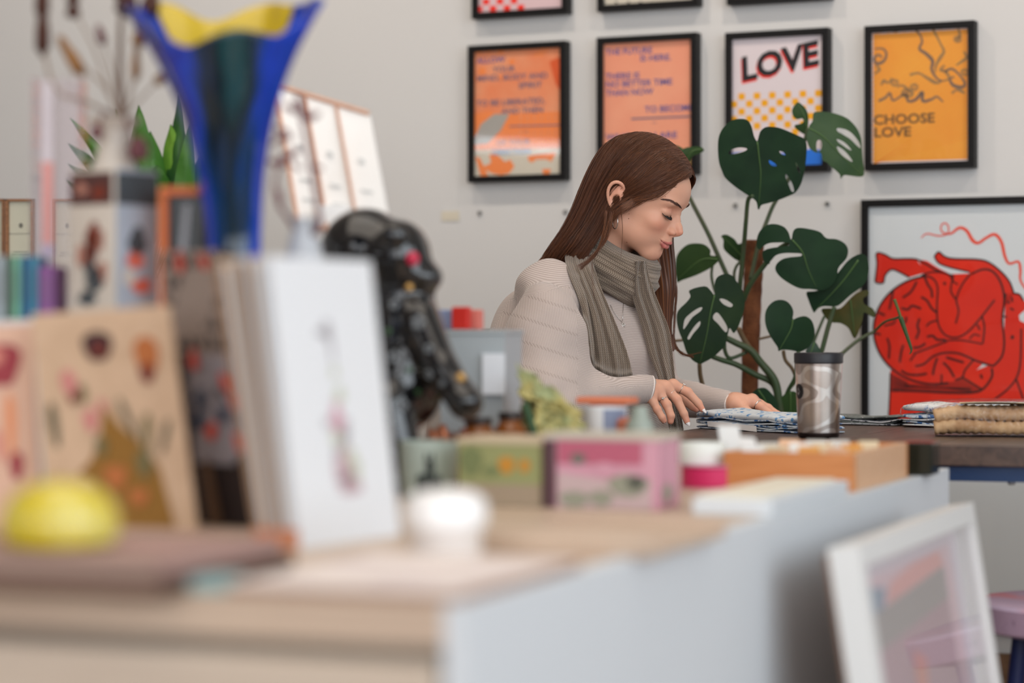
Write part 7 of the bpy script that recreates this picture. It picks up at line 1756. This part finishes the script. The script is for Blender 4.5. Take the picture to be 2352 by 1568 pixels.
# clear acrylic stand; its white and salmon highlight is painted as an inner strip
acY = 3.03; ac = on_riser(135, acY); kz = acY/FPX; ha = CAMZ-(182-HY)*kz-ac.z
acr = thing('acrylic_stand', 'tall clear acrylic stand with a white and salmon painted highlight inside', 'stand', ac)
def clear():
    m = bpy.data.materials.new('clear_acrylic'); m.use_nodes = True; nt = m.node_tree
    for n in list(nt.nodes): nt.nodes.remove(n)
    o = nt.nodes.new('ShaderNodeOutputMaterial'); t = nt.nodes.new('ShaderNodeBsdfTransparent'); t.inputs[0].default_value = (.93, .90, .91, 1); g = nt.nodes.new('ShaderNodeBsdfGlossy'); g.inputs['Roughness'].default_value = .05
    fr = nt.nodes.new('ShaderNodeFresnel'); fr.inputs[0].default_value = 1.45; mx = nt.nodes.new('ShaderNodeMixShader'); gm = nt.nodes.new('ShaderNodeNewGeometry'); ib = nt.nodes.new('ShaderNodeMath'); ib.operation = 'SUBTRACT'; ib.inputs[0].default_value = 1; nt.links.new(gm.outputs['Backfacing'], ib.inputs[1]); mu = nt.nodes.new('ShaderNodeMath'); mu.operation = 'MULTIPLY'; nt.links.new(fr.outputs[0], mu.inputs[0]); nt.links.new(ib.outputs[0], mu.inputs[1]); nt.links.new(mu.outputs[0], mx.inputs[0]); nt.links.new(t.outputs[0], mx.inputs[1]); nt.links.new(g.outputs[0], mx.inputs[2]); nt.links.new(mx.outputs[0], o.inputs[0]); return m
clr = clear()
mb = MB(); wA = 112*kz
for (c, d) in (((0, -.022, ha/2), (wA, .002, ha)), ((0, .022, ha/2), (wA, .002, ha)), ((-wA/2+.001, 0, ha/2), (.002, .042, ha)), ((wA/2-.001, 0, ha/2), (.002, .042, ha))): mb.box(c, d)
mb.build('acrylic_walls', clr, acr)
mb = MB(); mb.box((0, 0, .0015), (wA+.03, .07, .003)); mb.build('base_plate', clr, acr)
xs = (110-135)*kz; mb = MB(); mb.box((xs, 0, (ha-.004)*.5+.002), (.0135, .003, ha-.006), mi=0)
z_of = lambda py: CAMZ-(py-HY)*kz-ac.z
mb.poly([(xs-.0066, -.0018, z_of(560)), (xs+.0066, -.0018, z_of(560)), (xs+.0066, -.0018, z_of(372)), (xs-.0066, -.0018, z_of(372))], 1); mb.poly([(xs-.0066, -.0018, z_of(590)), (xs+.0066, -.0018, z_of(590)), (xs+.0066, -.0018, z_of(562)), (xs-.0066, -.0018, z_of(562))], 2)
mb.build('strip', [mat('highlight_white', (226, 226, 228), .4), mat('highlight_salmon', (240, 156, 140), .4), mat('highlight_lilac', (190, 176, 206), .4)], acr, fix=False)

# coloured spools/cases in a row at the left
for i, (px0, px1, c_, nm) in enumerate(((-40, -8, (120, 140, 150), 'grey'), (-6, 16, (150, 160, 166), 'pale grey'), (18, 34, (72, 92, 76), 'dark green'), (36, 52, (110, 168, 142), 'mint green'), (54, 72, (30, 84, 124), 'deep blue'), (74, 92, (60, 124, 150), 'teal blue'), (94, 130, (124, 74, 130), 'purple'))):
    Y = 3.0; w_ = (px1-px0)*Y/FPX; H = CAMZ-((590 if i < 6 else 612)-HY)*Y/FPX-RZ
    t = thing('notebook', '%s notebook standing upright in the row at the left edge' % nm, 'notebook', on_riser((px0+px1)/2, Y-.02), 0, 'notebooks in a row'); mb = MB(); mb.box((0, .03, H/2), (w_, .09, H), bev=.002); mb.build('cover', mat('notebook_'+nm.replace(' ', '_'), c_, .55), t)
    mb = MB(); mb.box((0, -.0157, H*.55), (w_*.55, .0012, H*.5)); mb.build('spine_label', mat('spine_'+nm.replace(' ', '_'), tuple(int(v*.8+20) for v in c_), .55), t)

# orange edged black box and silver bookends between bottle and vase
oY = 2.95; ob = thing('framed_box', 'orange edged box with a black front behind the vase base', 'box', on_riser(425, oY), KANG*.4); kz = oY/FPX; ho_ = CAMZ-(432-HY)*kz-ob.location.z; wo = 92*kz
mb = MB(); mb.box((0, 0, ho_-.005), (wo, .06, .010), bev=.001); mb.box((-wo/2+.005, 0, (ho_-.011)/2), (.010, .06, ho_-.011), bev=.001); mb.build('orange_edge', mat('orange_lacquer', (206, 106, 56), .5), ob)
mb = MB(); mb.box((.005, .005, (ho_-.011)/2), (wo-.011, .05, ho_-.012)); mb.build('black_front', mat('box_black_front', (30, 34, 36), .35), ob)
mb = MB(); mb.prism([(-.006, -.0215, .03), (.003, -.0215, .03), (.013, -.0215, ho_-.02), (.005, -.0215, ho_-.02)], (0, .001, 0)); mb.build('grey_stripe', mat('box_grey_stripe', (140, 140, 144), .4), ob)

# --- tilted triptych display in copper edged frames, on its own little easel box
tY = 3.50
tri = thing('triptych_frame', 'tilted white three panel display with copper wood edging behind the vase', 'display', px3(770, 560, tY))
def tp(px, py, d=0): return px3(px, py, tY+d)
tri_d = .12
copw = wood('copper_edging', (212, 172, 150), (198, 152, 128), 14, .5); pw = mat('panel_white', (246, 245, 243), .6); pg = mat('panel_print_grey', (206, 208, 208), .7)
TL_, TRt, BR_, BL_ = tp(632, 196, .10), tp(848, 262, .04), tp(900, 545, -.06), tp(686, 520, 0)
nT = (TRt-TL_).cross(BL_-TL_).normalized(); nT = nT if nT.y > 0 else -nT
def tq(u, v, l=0): return (TL_*(1-u)+TRt*u)*(1-v)+(BL_*(1-u)+BR_*u)*v-nT*l
mb = MB(); pts = [tq(0, 0), tq(1, 0), tq(1, 1), tq(0, 1)]; mb.prism(pts, nT*.008, 0)
for u0, u1 in ((.03, .30), (.345, .63), (.675, .97)):
    uc = (u0+u1)/2
    for v, r, rv in ((.42, .03, .02), (.66, .06, .010), (.80, .07, .008)): mb.poly([tq(uc-r, v-rv, .0006), tq(uc+r, v-rv, .0006), tq(uc+r, v+rv, .0006), tq(uc-r, v+rv, .0006)], 1)
mb.build('panel', [pw, pg], tri, world=True, fix=False)
mb = MB(); mb.box(tuple(tq(.5, .93)+Vector((0, .02, 0))), (.07, .03, .05)); mb.build('foot_block', pw, tri, world=True)
for u, w_ in ((0, .007), (.322, .0048), (.652, .0048)): mb = MB(); mb.tube([tq(u, 0, .002), tq(u, 1, .002)], w_*.55, n=4); mb.build('upright_edge', copw, tri, world=True)
mb = MB(); mb.tube([tq(-.01, 0, .002), tq(1.0, 0, .002)], .0038, n=4); mb.build('top_edge', copw, tri, world=True)
mb = MB(); mb.tube([tq(-.01, 1, .003), tq(1.0, 1, .003)], .0038, n=4); mb.build('lower_edge', copw, tri, world=True)
e0 = thing('easel_box', 'tall grey easel box carrying the tilted triptych, hidden by prints and bear', 'box', Vector((tp(795, 700).x, tY+.03, KZ)), KANG)
mb = MB(); mb.box((0, .0, .1755), (.125, .06, .351), bev=.003); mb.build('box_body', mat('easel_grey', (176, 172, 170), .6), e0)
# dark dried branch in front of the triptych, in a slim grey bud vase
bvY = 2.90; bv = on_riser(700, bvY); bvz = thing('bud_vase', 'slim grey bud vase right behind the blue vase', 'vase', bv); kz = bvY/FPX; hv_ = CAMZ-(500-HY)*kz-bv.z
mb = MB(); mb.lathe([(.022, 0), (.026, .004), (.028, .04), (.020, hv_*.7), (.014, hv_*.9), (.017, hv_), (.014, hv_-.001), (.012, hv_*.8)], n=28, cap=False); mb.lathe([(.0001, 0), (.022, 0)], n=28, cap=False); mb.build('vase_body', mat('bud_vase_grey', (178, 182, 188), .35), bvz, smooth=True)
m2 = Vector((bv.x, bv.y, bv.z+hv_-.03)); br_ = thing('dried_branch', 'dark plum dried branch with small leaves in front of the white triptych', 'dried flower', m2)
def bstem(pts, r, leaves):
    mb = MB(); c = catmull(pts, 20); P3 = [m2]+[px3(a, b_, bvY-.02) for a, b_ in c]; mb.tube(P3, list(np.linspace(r, r*.6, len(P3))), n=6); mb.build('twig', mv, br_, smooth='all', world=True)
    for a, b_, ang, l_ in leaves:
        mb = MB(); p = px3(a, b_, bvY-.02); mb.sphere(p, (l_, .0025, l_*.36), 10, 8, R=Matrix.Rotation(ang, 3, 'Y')); mb.build('leaf', mv, br_, smooth='all', world=True)
bstem([(735, 520), (725, 440), (705, 330), (682, 215)], .0040, [(672, 250, .4, .012), (712, 268, -.3, .013), (700, 262, .7, .010), (655, 318, -.2, .010), (728, 385, .3, .008), (690, 235, 1.2, .012)])
bstem([(640, 470), (632, 420), (650, 360), (672, 350)], .0026, [(640, 455, 1.4, .012), (665, 356, -.5, .014), (638, 375, .2, .012), (680, 382, .6, .008), (648, 300, .4, .010), (636, 322, -.8, .008)])

# --- white frames leaning on the right side of the counter
wf = mat('white_frame_paint', (222, 222, 220), .45); mount = mat('frame_mount', (224, 214, 222), .7)
def lean_frame(name, label, base0, along_v, W, H, lean, bar, depth, mats, art=None):
    """leans against the counter's right side; base0 near bottom corner"""
    u = along_v.normalized(); nrm = Vector((u.y, -u.x, 0)).normalized()       # faces away from the counter
    hvv = (UP*math.cos(lean)-nrm*math.sin(lean)); fn = u.cross(hvv); fn = fn if fn.dot(nrm) > 0 else -fn
    t = thing(name, label, 'picture frame', base0)
    def q(a, b_, c): return base0+u*a+hvv*b_+fn*c
    mb = MB()
    def bar_(a0, a1, b0, b1): leanbox(mb, q(a0, b0, 0), u*(a1-a0), hvv*(b1-b0), fn*depth)
    bar_(0, W, 0, bar); bar_(0, W, H-bar, H); bar_(0, bar, bar, H-bar); bar_(W-bar, W, bar, H-bar)
    mb.build('frame', wf, t, world=True)
    mb = MB(); leanbox(mb, q(.01, .004, -.0085), u*(W-.02), hvv*(H-.012), fn*.008); mb.build('backing', mat('frame_back_brown', (132, 104, 88), .7), t, world=True)
    mb = MB(); leanbox(mb, q(bar-.002, bar-.002, .004), u*(W-2*bar+.004), hvv*(H-2*bar+.004), fn*.003, 0)
    if art: art(mb, lambda a, b_, l=1: q(a, b_, .0072+.0003*l))
    mb.build('print', mats, t, world=True, fix=False)
    mb = MB(); leanbox(mb, q(bar-.001, bar-.001, depth-.007), u*(W-2*bar+.002), hvv*(H-2*bar+.002), fn*.0015); mb.build('glazing', glaze, t, world=True)
    return t
FW, FH = .62, .78
def art1(mb, at):
    mb.poly([at(.05, .05), at(.66, .05), at(.66, .648), at(.05, .648)], 1); mb.poly([at(.12, .10, 2), at(.60, .10, 2), at(.60, .578, 2), at(.12, .556, 2)], 2)
    mb.poly([at(.10, .556, 3), at(.60, .578, 3), at(.60, .622, 3), at(.10, .602, 3)], 3); mb.poly([at(.22, .608, 4), at(.60, .623, 4), at(.58, .644, 4), at(.40, .642, 4), at(.26, .632, 4)], 4)
    mb.poly([at(.06, .600, 4), at(.20, .606, 4), at(.23, .628, 4), at(.12, .640, 4), at(.06, .625, 4)], 5); mb.poly([at(.30, .42, 4), at(.36, .42, 4), at(.40, .52, 4), at(.33, .54, 4)], 6); mb.poly([at(.42, .36, 4), at(.46, .38, 4), at(.44, .48, 4)], 6); mb.poly([at(.05, .05, 4), at(.13, .05, 4), at(.20, .40, 4), at(.12, .55, 4), at(.05, .55, 4)], 7)
am = [mount, mat('art_pale_pink', (226, 200, 206), .7), mat('art_mauve_grey', (190, 164, 170), .7), mat('art_grey', (172, 166, 164), .7), mat('art_salmon', (230, 176, 172), .7), mat('art_blue_grey', (150, 164, 180), .7), mat('art_peach', (214, 160, 150), .7), mat('art_lilac', (190, 182, 204), .7)]
nrm_ = KR_.copy()
P1 = px3(2178, 1160, 3.47)   # top far corner as seen
zt_ = P1.z; lean = .155
hgt = zt_/math.cos(lean); Bfar = P1+nrm_*(zt_*math.tan(lean)); Bfar.z = .001
fw_ = 1.0
Bn = Bfar-KB*.74
lean_frame('leaning_frame', 'large white frame with a pale pink picture leaning on the side of the counter', Bn, KB, .74, hgt-.001, lean, .027, .036, am, art1)

# ------------------------------------------------------------ small pieces belong to the part they sit on
def sub(child, host):
    for o in list(bpy.data.objects):
        if o.parent and o.name.split('.')[0] == child:
            for h in o.parent.children:
                if h.name.split('.')[0] == host and h is not o: o.parent = h; break
for c_, h_ in (('cuff', 'sweater'), ('fingernail', 'body'), ('eyebrows', 'body'), ('eyelashes', 'body'), ('beauty_mark', 'body'), ('pendant', 'necklace'), ('soil', 'pot'), ('seed_head', 'stalk'),
               ('bolt', 'rail'), ('badge', 'body'), ('spine_label', 'cover'), ('eye', 'bear_body'), ('gold_stud', 'bear_body'), ('flower', 'bear_body'), ('cap', 'glass'), ('grey_stripe', 'black_front')):
    sub(c_, h_)
